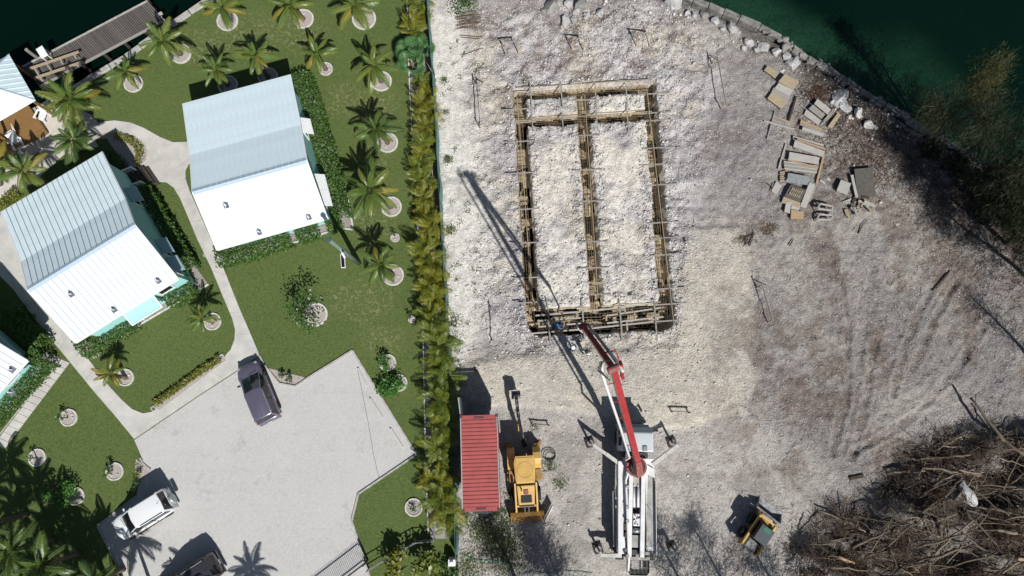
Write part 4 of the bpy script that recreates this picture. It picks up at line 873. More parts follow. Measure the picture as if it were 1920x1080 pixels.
# leafy volumes: leaves on and in a box-like or ball-like body
def leaves(n, sampler, size, m, name, parent, flat=.5, wdr=.55):
    V = np.zeros((n, 4, 3)); 
    pos = np.array([sampler() for _ in range(n)]); nr = RNG.normal(size=(n, 3)); nr[:,2] = np.abs(nr[:,2])*(1+flat)+flat; nr /= np.linalg.norm(nr, axis=1)[:,None]
    t = np.cross(nr, RNG.normal(size=(n, 3))); t /= np.linalg.norm(t, axis=1)[:,None]; b = np.cross(nr, t); s = size*RNG.uniform(.7,1.3,n)[:,None]
    V[:,0] = pos-t*s*.5; V[:,1] = pos-b*s*.5*wdr; V[:,2] = pos+t*s*.5; V[:,3] = pos+b*s*.5*wdr
    o = link(name, fast_mesh(name, V.reshape(-1,3), np.arange(4*n).reshape(-1,4), M[m]), parent)
    if parent: o.location = -parent.location
    return o
def hedge(px, wd, h, label, dens=230, m='hedge_leaf', size=.17, wob=.16, cat='hedge', name='hedge', cut=None):
    pts = [P(*q) for q in px]; e = empty(name, (pts[0]+pts[-1])/2, label=label, cat=cat)
    segs = [(a, b, (b-a).length) for a, b in zip(pts, pts[1:])]; tot = sum(s[2] for s in segs)
    def smp():
        r_ = random.uniform(0, tot)
        for a, b, l in segs:
            if r_ <= l: break
            r_ -= l
        d = (b-a).normalized(); nn = Vector((-d.y, d.x, 0)); c = a+d*min(r_, l); wv = .82+.36*fbmv(c.x, c.y)
        u = random.random()
        if u < .62:   # top skin
            y = random.uniform(-1, 1); z = h*(1-.22*abs(y)**2.4)*wv*(1-random.random()**2*.22)
        else:
            y = random.choice((-1, 1))*(1-random.random()**2*.25); z = random.uniform(.05, h*.86*wv)
        q = c+nn*(y*wd/2*(wv*.6+.4))+Vector((0,0,z))+Vector((random.gauss(0,wob*.4),random.gauss(0,wob*.4),random.gauss(0,wob*.35)))
        return (q.x, q.y, max(q.z,.03))
    leaves(int(tot*(wd+1.2*h)*dens), smp, size, m, 'foliage', e)
    mb = MB()
    for a, b, l in segs:
        n = max(2, int(l/.8))
        for i in range(n): c = a.lerp(b, (i+.5)/n); mb.tube([c, c+Vector((random.uniform(-.2,.2),random.uniform(-.2,.2),h*.8))], [.035,.012], 4)
    mb.build('stems', M['bark'], e, world=True); return e
_t = np.random.default_rng(5).random((64,64))
def fbmv(x, y): return .6*float(vn1(x*.9, y*.9))+.4*float(vn1(x*2.3+9, y*2.3))
def vn1(x, y):
    xi, yi = math.floor(x), math.floor(y); fx_, fy_ = x-xi, y-yi; fx_ = fx_*fx_*(3-2*fx_); fy_ = fy_*fy_*(3-2*fy_); T = _t
    a, b, c, d = T[xi%64,yi%64], T[(xi+1)%64,yi%64], T[xi%64,(yi+1)%64], T[(xi+1)%64,(yi+1)%64]; return (a*(1-fx_)+b*fx_)*(1-fy_)+(c*(1-fx_)+d*fx_)*fy_
hedge(((566,150),(588,210),(608,280),(626,350),(640,415)), 1.75, 1.35, 'tall clipped green hedge along the right side of the hedged cottage')
hedge(((418,486),(470,472),(550,446)), 1.5, 1.5, 'long clipped hedge below the white roof of the hedged cottage')
hedge(((562,443),(602,432)), 1.4, 1.4, 'short clipped hedge section below the hedged cottage, between two gaps')
hedge(((616,428),(644,418)), 1.2, 1.0, 'small hedge block at the corner of the hedged cottage')
hedge(((272,362),(300,410),(330,460),(362,515)), 1.6, 1.3, 'clipped hedge along the right side of the middle cottage')
hedge(((168,657),(220,622),(262,600)), 1.6, 1.6, 'clipped hedge under the eave of the middle cottage')
hedge(((322,562),(352,545),(372,534)), 1.6, 1.5, 'clipped hedge at the right corner of the middle cottage')
hedge(((-20,790),(40,728),(100,668)), 1.9, 1.5, 'clipped hedge in front of the cropped cottage')
hedge(((30,580),(60,620),(96,655)), 1.3, 1.1, 'shaded hedge between the cropped cottage and the left footpath')
hedge(((292,758),(350,716),(414,672)), .42, .38, 'low spiky yellow-green border plants beside the lower footpath', 200, 'shrub_yellow', .16, .1, 'border plants', 'border_plants')
hedge(((218,256),(245,263),(262,278),(266,296),(258,306)), .5, .38, 'curved yellow-green border plants in the teardrop bed', 180, 'shrub_yellow', .14, .12, 'border plants', 'border_plants')
hedge(((8,395),(28,372),(40,362)), .9, .6, 'yellow-green shrub strip at the upper left corner of the middle cottage', 160, 'shrub_yellow', .15, .15, 'shrub', 'shrub')
hedge(((190,300),(215,300),(232,318)), 1.0, .5, 'dark shrubs in the shade beside the entry deck', 130, 'shrub_leaf', .16, .2, 'shrub', 'shrub')

def ball(px, py, r_, h, label, m='shrub_leaf', n=500, size=.16, trunk=True, name='shrub', cat='shrub', tall_=.8, lean=None, branches=7):
    b = P(px, py); e = empty(name, b, label=label, cat=cat); rg = random.Random(int(px*7+py)); cl = []
    c0 = Vector((0,0,h)) if lean is None else P(lean[0], lean[1], h)-b
    mb = MB(); mb.tube([(0,0,0), c0*.5+Vector((.05,0,0)), c0*.9], [.05,.04,.025], 6)
    for i in range(branches):
        a = rg.uniform(0,6.28); rr = r_*rg.uniform(.35,.95); q = c0+Vector((rr*math.cos(a), rr*math.sin(a), rg.uniform(-.5,.5)*r_*tall_)); cl.append(q); mb.tube([c0*.75, q], [.022,.008], 4)
    mb.build('stem', M['bark'], e)
    cr = r_*.42
    def smp():
        q = rg.choice(cl); return (b.x+q.x+rg.gauss(0,cr*.55), b.y+q.y+rg.gauss(0,cr*.55), max(.05, q.z+rg.gauss(0,cr*.5)))
    leaves(n, smp, size, m, 'foliage', e); return e
tree_ring((592,590), .88, 'white stone ring under the sparse young tree in the middle lawn')
ball(592,590,1.25,1.9,'sparse dark green young tree in the middle of the lower lawn','shrub_leaf',520,.20,name='young_tree',cat='tree',lean=(566,583),branches=11,tall_=1.3)
tree_ring((727,680), .62, 'dark edged ring beside the corner of the parking court')
ball(722,684,.55,.7,'small leafy shrub in the dark ring near the parking corner','shrub_bright',260,.16,tall_=.8)
tree_ring((748,718), .62, 'white stone ring partly covered by the bright green shrub')
ball(734,722,.85,.8,'bright green leafy shrub right of the parking court corner','shrub_bright',620,.2,branches=10)
tree_ring((776,951), .62, 'white ring with a bare sapling at the lower end of the fence hedge', 'bed_gravel')
ball(776,951,.25,.45,'bare sapling in the white ring at the lower end of the fence hedge','shrub_leaf',60,.12)
tree_ring((130,783), .62, 'white ring in the lower left lawn nearest the paver walk'); ball(128,783,.28,.8,'thin sapling in the ring nearest the paver walk','shrub_leaf',70,.13)
tree_ring((71,858), .62, 'white ring in the lower left lawn nearest the left edge'); ball(69,858,.26,.8,'thin sapling in the ring nearest the left edge','shrub_leaf',50,.12)
tree_ring((216,884), .62, 'white ring in the lower left lawn nearest the white car'); ball(212,882,.32,.7,'spindly sapling in the ring nearest the white car','shrub_leaf',120,.13)
tree_ring((143,930), .62, 'white ring half hidden under the green bush above the palm shade')
ball(130,928,.85,.9,'rounded bright green bush at the edge of the palm shade','shrub_bright',650,.19,branches=10)
tree_ring((741,446), .34, 'tiny pale ring above the lamp pole palm'); ball(740,442,.2,.6,'tiny sapling above the lamp pole palm','shrub_leaf',30,.12)
tree_ring((772,599), .26, 'tiny pale ring in the lawn beside the fence hedge'); ball(770,596,.2,.6,'tiny sapling beside the fence hedge','shrub_leaf',26,.14)
ball(530,704,.22,.45,'dark clipped shrub in the parking planter, left one','shrub_leaf',180,.09); ball(547,711,.24,.5,'dark clipped shrub in the parking planter, right one','shrub_leaf',200,.09)
ball(265,885,.3,.4,'reddish shrub in the small bed above the white car','shrub_yellow',120,.1); ball(258,905,.3,.4,'green shrub in the small bed beside the white car','shrub_leaf',140,.12)
ball(750,1050,.9,1.2,'olive palm shrub beyond the garden rail at the bottom','shrub_yellow',350,.3); ball(805,1062,1.0,1.3,'spiky olive shrub beyond the garden rail near the utility box','frond_olive',380,.34); ball(840,1085,1.0,.8,'green bush at the bottom end of the fence','shrub_leaf',420,.2)
ball(870,5,1.3,.7,'dark green scrub bush at the top of the site fence','hedge_leaf',800,.16,branches=14,tall_=.4)

# stuff: weeds on the site beside the fence and the container
def weeds(n, pts, name, label):
    x = []; y = []
    for (px, py, r_, k) in pts:
        c = P(px, py); x.append(RNG.normal(c.x, r_*.5, k)); y.append(RNG.normal(c.y, r_*.5, k))
    x = np.concatenate(x); y = np.concatenate(y); ok = x > fence_x(y)+.12; x = x[ok]; y = y[ok]; n = len(x); z = hfun(x, y)[0]
    a = RNG.uniform(0, 6.28, n); l = RNG.uniform(.05,.17,n); w_ = .03; ca, sa = np.cos(a), np.sin(a); h = RNG.uniform(.02,.12,n)
    V = np.stack([np.stack([x-sa*w_,y+ca*w_,z],1), np.stack([x+sa*w_,y-ca*w_,z],1), np.stack([x+ca*l,y+sa*l,z+h],1)], 1).reshape(-1,3)
    tag(link(name, fast_mesh(name, V, np.arange(len(V)).reshape(-1,3), M['weed'])), label, 'weeds', kind='stuff')
wp = [(930,1000,1.6,1500),(950,1050,1.5,900),(900,990,1.0,600),(880,1060,1.2,900),(870,960,.6,350),(935,960,.7,300),(960,930,.6,200),(1030,870,.5,160),(1000,800,.4,60),(840,300,.35,160),(832,150,.3,120),(838,295,.2,120),(845,430,.5,220),(850,600,.6,220),(855,640,.6,200),(835,210,.3,80),(1050,905,.6,180),(945,1020,1.5,900)]
for k in range(40): wp.append((random.uniform(825,900), random.uniform(60,700), .25, 22))
weeds(0, wp, 'weeds', 'green weeds growing on the pale sand beside the fence and container')

# ================================================================ FENCE, GATE, POLE, BOX
fe = empty('mesh_fence', P(832,450), label='teal mesh fence between the palm hedge and the building site', cat='fence')
fpx = [(803,-10),(818,200),(832,450),(846,680),(858,1040)]
fp = []
for a_, b_ in zip(fpx, fpx[1:]):
    A3, B3 = P(*a_), P(*b_); n = max(1, round((B3-A3).length/2.6))
    fp += [A3.lerp(B3, i/n) for i in range(n)]
fp.append(P(*fpx[-1])); FH = 1.75
for i, p in enumerate(fp):
    mb = MB(); mb.tube([p-Vector((0,0,.2)), p+Vector((0,0,FH+.06))], .035, 6); mb.build('post', M['fence_post'], fe, world=True)
for p, q in zip(fp, fp[1:]):
    sag = random.uniform(-.05,.05); mb = MB(); d = (q-p); nn = Vector((-d.y, d.x, 0)).normalized(); K = 8; rows = []
    for k in range(K+1):
        t = k/K; c = p.lerp(q, t)+nn*(sag*math.sin(math.pi*t)+.05*math.sin(5*t+p.y)); rows.append([c+Vector((0,0,.06))+nn*.05, c+Vector((0,0,FH*.5))-nn*.06*math.sin(9*t+p.y), c+Vector((0,0,FH-.02*math.sin(math.pi*t)))])
    for k in range(K):
        for r_ in range(2):
            a, b, c, d2 = rows[k][r_], rows[k+1][r_], rows[k+1][r_+1], rows[k][r_+1]; mb.quad(a, b, c, d2); o_ = nn*.006; mb.quad(d2+o_, c+o_, b+o_, a+o_)
    mb.build('mesh_panel', M['fence_teal'], fe, world=True)
    mb = MB(); mb.tube([p+Vector((0,0,FH+.02)), q+Vector((0,0,FH+.02))], .025, 5); mb.build('top_rail', M['fence_post'], fe, world=True)
# timber props lying on the fence
for i, (a_, b_) in enumerate((((832,455),(848,487)),((860,708),(872,742)),((862,703),(866,725)))):
    pr = empty('timber_prop', P(*b_), label=['grey timber prop leaning on the fence beside the orange stain','grey prop board in the container shadow','short prop board lying in the container shadow'][i], cat='timber'); mb = MB(); mb.bar(P(*a_, .9 if i == 0 else .12), P(*b_, .06), .13, .06); mb.build('board', M['wood_grey'], pr, world=True)
# iron gate across the drive
ga = empty('iron_gate', P(665,1062), label='black iron bar gate across the drive at the bottom edge', cat='gate')
g0, g1 = P(690,1050), P(560,1150); n = 44
mb = MB(); mb.bar(g0+Vector((0,0,.25)), g1+Vector((0,0,.25)), .05, .06); mb.build('bottom_rail', M['iron'], ga, world=True)
mb = MB(); mb.bar(g0+Vector((0,0,1.45)), g1+Vector((0,0,1.45)), .05, .06); mb.build('top_rail', M['iron'], ga, world=True)
for i in range(n): p = g0.lerp(g1, (i+.5)/n); mb = MB(); mb.bar(p+Vector((0,0,.10)), p+Vector((0,0,1.68)), .024, .024); mb.build('bar', M['iron'], ga, world=True)
for p in (g0, g1): mb = MB(); mb.bar(p, p+Vector((0,0,1.8)), .1, .1); mb.build('post', M['iron'], ga, world=True)
# low rail fence behind the garden
ra = empty('garden_rail', P(770,1025), label='dark low metal rail behind the lower lawn corner', cat='fence')
rp = [P(*q) for q in ((692,1066),(735,1040),(783,1013),(816,1010),(815,987))]
for a_, b_ in zip(rp, rp[1:]):
    for z in (.35, 1.0): mb = MB(); mb.tube([a_+Vector((0,0,z)), b_+Vector((0,0,z))], .035, 6); mb.build('rail', M['steel'], ra, world=True)
for q in rp: mb = MB(); mb.tube([q, q+Vector((0,0,1.05))], .045, 6); mb.build('post', M['steel'], ra, world=True)
ub = empty('utility_box', P(849,1050), label='white utility box at the foot of the mesh fence', cat='box')
mb = MB(); mb.box((0,0,.45), (.5,.45,.9)); mb.build('cabinet', M['wall_trim'], ub, bevel=.03); mb = MB(); mb.tube([(0,-.02,.9),(0,-.02,1.0)], [.16,.12], 12); mb.build('cap', M['wall_trim'], ub); mb = MB(); mb.box((-.02,.18,.95), (.22,.1,.12)); mb.build('meter', M['vent_dark'], ub)
# lamp pole with solar panel
lp = empty('lamp_pole', P(673,493), label='green lamp pole with a small solar panel standing on the lawn', cat='lamp pole')
top = P(616,449,7.2)-lp.location
mb = MB(); mb.tube([(0,0,0), top*.5, top], [.19,.16,.13], 12); mb.build('pole', M['pole_green'], lp, smooth=True)
mb = MB(); mb.tube([top, top+Vector((0,0,.16))], [.2,.15], 12); mb.build('cap', M['fence_post'], lp)
ct = top*.62; pn = P(643,490,4.5)-lp.location
mb = MB(); mb.tube([ct, (ct+pn)/2+Vector((0,0,.2)), pn], .03, 6); mb.build('bracket', M['wall_trim'], lp)
pe = empty('solar_panel', pn); pe.parent = lp
mb = MB(); slab(mb, [(-.15,-.42,-.2),(.15,-.42,-.2),(.15,.42,.22),(-.15,.42,.22)], .04); mb.build('frame', M['plate'], pe)
mb = MB(); slab(mb, [(-.11,-.37,-.145),(.11,-.37,-.145),(.11,.37,.225),(-.11,.37,.225)], .02); mb.build('cells', M['solar'], pe)
mb = MB(); mb.tube([ct+Vector((0,0,.5)), ct+Vector((.3,-.5,.6))], .03, 6); mb.box(ct+Vector((.32,-.55,.58)), (.14,.4,.08), .5); mb.build('lamp_head', M['wall_trim'], lp)
# wheel stops and wire in the parking court
for i, (a_, b_) in enumerate((((671,690),(687,724)),((694,746),(717,784)),((732,803),(755,839)))):
    ws = empty('wheel_stop', P(*a_), label=['pale green wheel stop nearest the parking corner','middle pale green wheel stop in the parking court','lowest pale green wheel stop in the parking court'][i], cat='wheel stop')
    mb = MB(); mb.bar(P(*a_, .07), P(*b_, .07), .14, .11); mb.build('bar', M['concrete'], ws, world=True, bevel=.02)
wr = MB(); wr.tube([P(*q, .03) for q in ((670,690),(680,740),(690,790),(700,850),(711,900))], .012, 4); o = wr.build('ground_wire', M['cable']); tag(o, 'thin dark wire lying across the parking gravel', 'wire')
hs = MB(); hs.tube([P(q[0], q[1], .06) for q in ((870,1042),(890,1050),(940,1053),(965,1060),(975,1076),(1000,1072),(1030,1074),(1060,1070),(1110,1074))], .02, 5); o = hs.build('garden_hose', M['rope_green']); tag(o, 'green hose lying on the sand below the yellow loader', 'hose')
# ================================================================ CARS
def wheel(parent, x, y, r_, wd, name='wheel', rim='chrome', z=None):
    e = empty(name, (x, y, r_ if z is None else z)); e.parent = parent
    mb = MB(); rings = []
    for q, k in ((-.5,.80),(-.5,.94),(-.38,1),(.38,1),(.5,.94),(.5,.80)): rings.append([(r_*k*math.cos(a*.3142), wd*q, r_*k*math.sin(a*.3142)) for a in range(20)])
    mb.loft(rings); mb.build('tyre', M['rubber'], e)
    mb = MB(); mb.tube([(0,-wd*.42,0),(0,wd*.42,0)], r_*.62, 14); mb.build('rim', M[rim], e); return e
def car(loc, heading, Lc, Wc, Hc, paint, label, boxy=False, spare=False, rails=True, name='parked_car', trim='paint_silver'):
    e = empty(name, loc, heading, label, 'car'); h = Lc/2; w_ = Wc/2; zb = .28; zs = Hc*.60; zh = Hc*.56
    # lower body: cross sections along the length (x forward)
    st = [(-h,.80,.50,zs*.92),(-h+.10,.93,.36,zs*.99),(-h+.5,.99,zb,zs+.02),(-h*.35,1.0,zb,zs),(h*.15,1.0,zb,zs-.02),(h*.42,.99,zb,zh+.03),(h*.72,.955,zb,zh-.02),(h-.22,.86,.34,zh-.13),(h-.05,.70,.42,zh-.26),(h,.58,.48,zh-.36)]
    rings = []
    for x, k, b0, t0 in st:
        W_ = w_*k; rings.append([(x,-W_*.88,b0),(x,-W_,b0+.16),(x,-W_*1.0,t0-.22),(x,-W_*.95,t0-.06),(x,-W_*.60,t0+.015),(x,0,t0+.045),(x,W_*.60,t0+.015),(x,W_*.95,t0-.06),(x,W_,t0-.22),(x,W_,b0+.16),(x,W_*.88,b0),(x,0,b0-.02)])
    mb = MB(); mb.loft(rings); mb.build('body', M[paint], e, smooth=True, subsurf=2)
    # glasshouse
    wb, wt = w_*.90, w_*(.80 if boxy else .74); xr0, xr1 = -h+(.10 if boxy else .12), -h+(.24 if boxy else .34); xf0, xf1 = h*(.56 if boxy else .60), h*(.12 if boxy else .06); zt = Hc-.05; zl = zs-.10
    base = [(xr0,-wb*.93,zl),(xr0+.3,-wb,zl),(xf0-.5,-wb,zl),(xf0,-wb*.78,zl),(xf0+.06,0,zl),(xf0,wb*.78,zl),(xf0-.5,wb,zl),(xr0+.3,wb,zl),(xr0,wb*.93,zl),(xr0-.04,0,zl)]
    topr = [(xr1,-wt*.92,zt),(xr1+.2,-wt,zt),(xf1-.2,-wt,zt),(xf1,-wt*.86,zt),(xf1+.07,0,zt),(xf1,wt*.86,zt),(xf1-.2,wt,zt),(xr1+.2,wt,zt),(xr1,wt*.92,zt),(xr1-.05,0,zt)]
    mb = MB(); mb.loft([base, topr]); mb.build('windows', M['glass_dark'], e)
    roof = [[(p[0], p[1]*1.015, zt-.02) for p in topr], [(p[0]*1.0, p[1]*1.0, zt+.025) for p in topr], [(xr1+(p[0]-xr1)*.9+.06, p[1]*.82, zt+.055) for p in topr]]
    mb = MB(); mb.loft(roof); mb.build('roof', M[paint], e, smooth=True, bevel=.01)
    for s in (-1, 1):
        for (b0, t0, wd) in ((base[3] if s < 0 else base[5], topr[3] if s < 0 else topr[5], .07),(base[0] if s < 0 else base[8], topr[0] if s < 0 else topr[8], .13)):
            mb = MB(); mb.bar(Vector(b0)*1.004+Vector((0,s*.01,0)), Vector(t0)*1.004, wd, .05); mb.build('pillar', M[paint], e)
        xm = (xf1+xr1)/2+.1; mb = MB(); mb.bar((xm, s*(wb+.006), zl), (xm, s*(wt+.008), zt), .06, .03); mb.build('pillar', M['black'], e)
        if rails: mb = MB(); mb.tube([(xr1+.15, s*wt*.93, zt+.03),(xr1+.25, s*wt*.93, zt+.09),(xf1-.45, s*wt*.93, zt+.09),(xf1-.3, s*wt*.93, zt+.03)], .022, 6); mb.build('roof_rail', M['black'] if boxy else M[trim], e)
        m2 = empty('mirror', (xf0-.45, s*(w_-.08), zs+.02)); m2.parent = e; mb = MB(); mb.box((0, s*.10, .03), (.12,.22,.16)); mb.build('shell', M['black' if not boxy else paint], m2, bevel=.03)
        for x in (-h*.60, h*.62): wheel(e, x, s*(w_-.10), .35, .23)
        mb = MB(); mb.box((-h+.12, s*w_*.80, zs*.88), (.12,.14,.20)); mb.build('tail_light', M['lamp_red'], e, bevel=.03)
        mb = MB(); mb.box((h-.20, s*w_*.66, zh-.22), (.16,.24,.10), -s*.5); mb.build('headlight', M['lamp_clear'], e, bevel=.03)
        mb = MB(); mb.bar((-h*.40, s*(w_+.004), zs-.12), (-h*.34, s*(w_+.004), zs-.12), .03, .03); mb.bar((h*.02, s*(w_+.004), zs-.12), (h*.08, s*(w_+.004), zs-.12), .03, .03); mb.build('door_handle', M[trim], e)
        mb = MB(); mb.bar((-h*.40, s*(w_-.005), .34), (h*.42, s*(w_-.005), .34), .05, .14); mb.build('side_sill', M['black'], e)
    mb = MB(); mb.box((-h+.02,0,.44), (.14, Wc*.88, .22)); mb.build('rear_bumper', M[paint if not boxy else trim], e, bevel=.05)
    mb = MB(); mb.box((h-.10,0,.42), (.22, Wc*.72, .22)); mb.build('front_bumper', M[paint], e, bevel=.07)
    mb = MB(); mb.box((-h-.06,0 if not spare else -.45,.72), (.02,.32,.14)); mb.build('number_plate', M['plate'], e)
    mb = MB(); mb.bar((xf0+.06,-.55,zl+.13),(xf0-.05,.05,zl+.2),.02,.02); mb.build('wiper', M['black'], e)
    mb = MB(); mb.tube([(xr1+.25,0,zt+.05),(xr1+.05,0,zt+.20)], .012, 4); mb.build('aerial', M['black'], e)
    if spare:
        sp = empty('spare_wheel', (-h-.16, .12, .98)); sp.parent = e; mb = MB(); rings = [[(x, r_*math.cos(a*.3142), r_*math.sin(a*.3142)) for a in range(20)] for x, r_ in ((.12,.30),(.10,.36),(-.10,.36),(-.13,.30),(-.14,.02))]
        mb.loft(rings); mb.build('cover', M['paint_silver'], sp, smooth=True)
    return e
def heading(a_, b_): d = P(*b_, .8)-P(*a_, .8); return math.atan2(d.y, d.x)
c = (P(463,686,.6)+P(507,786,.6))/2; car((c.x,c.y,.02), heading((504,785),(465,690)), 4.45, 1.84, 1.68, 'paint_purple', 'purple-grey hatchback parked at the end of the footpath')
c = (P(224,995,.6)+P(318,935,.6))/2; car((c.x,c.y,.02), heading((318,933),(226,990)), 4.25, 1.82, 1.85, 'paint_white', 'white four-wheel drive with a spare wheel on its rear door', boxy=True, spare=True)
hd = heading((396,1048),(318,1098)); c = P(406,1056,.9); c = c+Vector((math.cos(hd), math.sin(hd), 0))*2.15; car((c.x,c.y,.02), hd, 4.5, 1.84, 1.75, 'paint_dark', 'dark car half cut off by the bottom edge', boxy=False)

# ================================================================ CONTAINER
ztop = 4.15; q = [P(863,781,ztop), P(932,781,ztop), P(936,954,ztop), P(868,958,ztop)]; c = sum(q, Vector())/4; d = (q[0]+q[1])/2-(q[2]+q[3])/2; rz = math.atan2(d.y, d.x)-math.pi/2
ct_ = empty('shipping_container', (c.x, c.y, 0), rz, 'red corrugated shipping container beside the palm hedge', 'container')
W2, L2, z0 = 1.22, 3.03, ztop-2.6
def corr(mb, a, b, up, nrm, n, dep):
    """corrugated sheet from a to b (bottom edge), height vector up, ribs along 'up'"""
    a, b, up, nrm = map(Vector, (a, b, up, nrm)); pts = []
    for i in range(n):
        for t, k in ((0,0),(.3,0),(.45,1),(.85,1)): pts.append(a.lerp(b, (i+t)/n)+nrm*dep*k)
    pts.append(b)
    for p, r_ in zip(pts, pts[1:]): mb.quad(p, r_, r_+up, p+up)
mb = MB(); corr(mb, (W2-.02,-L2+.28,ztop-.06), (W2-.02,L2-.28,ztop-.06), (-2*W2+.04,0,0), (0,0,1), 22, .035); mb.quad((-W2,-L2,ztop-.04),(W2,-L2,ztop-.04),(W2,-L2+.28,ztop-.04),(-W2,-L2+.28,ztop-.04)); mb.quad((-W2,L2-.28,ztop-.04),(W2,L2-.28,ztop-.04),(W2,L2,ztop-.04),(-W2,L2,ztop-.04)); mb.build('roof_sheet', M['cont_red'], ct_)
for s in (-1, 1):
    mb = MB(); corr(mb, (s*(W2-.05),-L2+.1,z0+.15), (s*(W2-.05),L2-.1,z0+.15), (0,0,2.33), (s,0,0), 22, .035); mb.build('side_wall', M['cont_red'], ct_)
    mb = MB(); mb.bar((s*(W2-.03),-L2,ztop-.04),(s*(W2-.03),L2,ztop-.04),.06,.08); mb.build('top_rail', M['cont_grey'], ct_)
    mb = MB(); mb.bar((s*(W2-.03),-L2,z0+.08),(s*(W2-.03),L2,z0+.08),.06,.16); mb.build('bottom_rail', M['cont_red'], ct_)
    for y in (-L2+.06, L2-.06):
        mb = MB(); mb.box((s*(W2-.06), y, z0+1.3), (.11,.11,2.4)); mb.build('corner_post', M['cont_red'], ct_)
        for z in (z0+.06, ztop-.05): mb = MB(); mb.box((s*(W2-.075), y, z), (.17,.18,.13)); mb.build('corner_casting', M['cont_dirt'], ct_)
mb = MB(); corr(mb, (-W2+.1,-L2+.06,z0+.15),(W2-.1,-L2+.06,z0+.15),(0,0,2.33),(0,-1,0),9,.03); mb.build('end_wall', M['cont_red'], ct_)
for y in (-L2+.16, L2-.16): mb = MB(); mb.box((.0,y,ztop-.025), (.62,.11,.02)); mb.build('roof_plate', M['cont_dirt'], ct_)
mb = MB(); mb.box((0,0,z0+.1), (2*W2-.1, 2*L2-.1, .1)); mb.build('floor', M['wood_dark'], ct_)
dr1 = MB(); dr1.bar((-W2+.02,L2+.02,z0+1.32),(-W2-.10,L2+1.18,z0+1.32),.06,2.4); dr1.build('door', M['cont_grey'], ct_)
dr2 = MB(); dr2.bar((W2+.06,L2-.02,z0+1.32),(W2+.12,L2-1.18,z0+1.32),.06,2.4); dr2.build('door', M['cont_grey'], ct_)
ch = empty('container_chassis', (c.x, c.y, 0), rz, 'black steel chassis showing below the end of the red container', 'trailer')
for s in (-.5,.5): mb = MB(); mb.bar((s,-L2-.5,1.38),(s,L2-.2,1.38),.14,.3); mb.build('frame_rail', M['iron'], ch)
for y in (-L2-.45,-L2+.3,-1,1,L2-.4): mb = MB(); mb.bar((-.9 if abs(y)<3 else -.55,y,1.33),(.9 if abs(y)<3 else .55,y,1.33),.12,.16); mb.build('cross_member', M['iron'], ch)
mb = MB(); mb.box((0,-L2-.28,1.30), (.9,.5,.06)); mb.build('tread_plate', M['steel_worn'], ch)
for s in (-.24,.24): mb = MB(); mb.box((s,-L2-.30,1.345), (.34,.40,.03)); mb.build('pad', M['black'], ch)
for y in (-2.2,-1.0):
    for s in (-1, 1): wheel(ch, s*.95, y, .5, .28) .rotation_euler = (0,0,math.pi/2)
for s in (-.6,.6): mb = MB(); mb.box((s,L2-.8,.62), (.12,.12,1.24)); mb.box((s,L2-.8,.03), (.3,.3,.06)); mb.build('landing_leg', M['iron'], ch)

# ================================================================ BACKHOE LOADER (loader bucket towards the bottom of the photo)
bo = Vector((.86,-4.3,0)); be = empty('backhoe_loader', (bo.x, bo.y, 0), math.radians(-176.5), 'yellow backhoe loader with its bucket down, right of the red container', 'loader')   # local +y = forward (down the photo)
yw, yd = M['yellow'], M['yellow_dirty']
def rbox(c, s, m, name, par, bev=.04, rz=0, taper=1): mb = MB(); mb.box(c, s, rz, 0, taper); return mb.build(name, m, par, bevel=bev)
rbox((0,.9,.85),(.85,2.9,.5), yd, 'chassis', be)
mb = MB(); mb.loft([[(-.62,1.05,1.0),(.62,1.05,1.0),(.62,1.05,1.62),(-.62,1.05,1.62)],[(-.55,2.35,1.0),(.55,2.35,1.0),(.55,2.35,1.48),(-.55,2.35,1.48)]]); mb.build('bonnet', yw, be, bevel=.06)
rbox((0,2.40,1.22),(1.02,.12,.46), M['black'], 'grille', be, .02); rbox((0,1.95,1.56),(.74,.50,.03), M['black'], 'bonnet_screen', be, .01); rbox((0,1.5,1.64),(.3,.3,.02), M['boom_worn'], 'decal', be, 0)
mb = MB(); mb.tube([(.30,1.3,1.55),(.30,1.3,2.25)], .05, 8); mb.build('exhaust', M['iron'], be)
mb = MB(); ro = [(-.62,-.98),(.60,-.98),(.72,-.55),(.66,.55),(.60,.80),(-.60,.80),(-.66,.55),(-.72,-.55)]
mb.prism(ro, 2.66, 2.80); mb.prism([(p[0]*.9,p[1]*.9) for p in ro], 2.801, 2.84); mb.build('cab_roof', yw, be, bevel=.04)
mb = MB(); mb.ring((0,-.08,2.842), .50, .52, 0, .012, 24); mb.build('roof_rib', yd, be)
for x in (-.60,.60):
    for y in (-.85,.68): mb = MB(); mb.bar((x*1.02,y,1.1),(x,y,2.68),.08,.08); mb.build('cab_post', M['black'], be)
mb = MB(); mb.box((0,-.08,1.85), (1.16,1.45,1.55)); mb.build('cab_glass', M['glass_dark'], be)
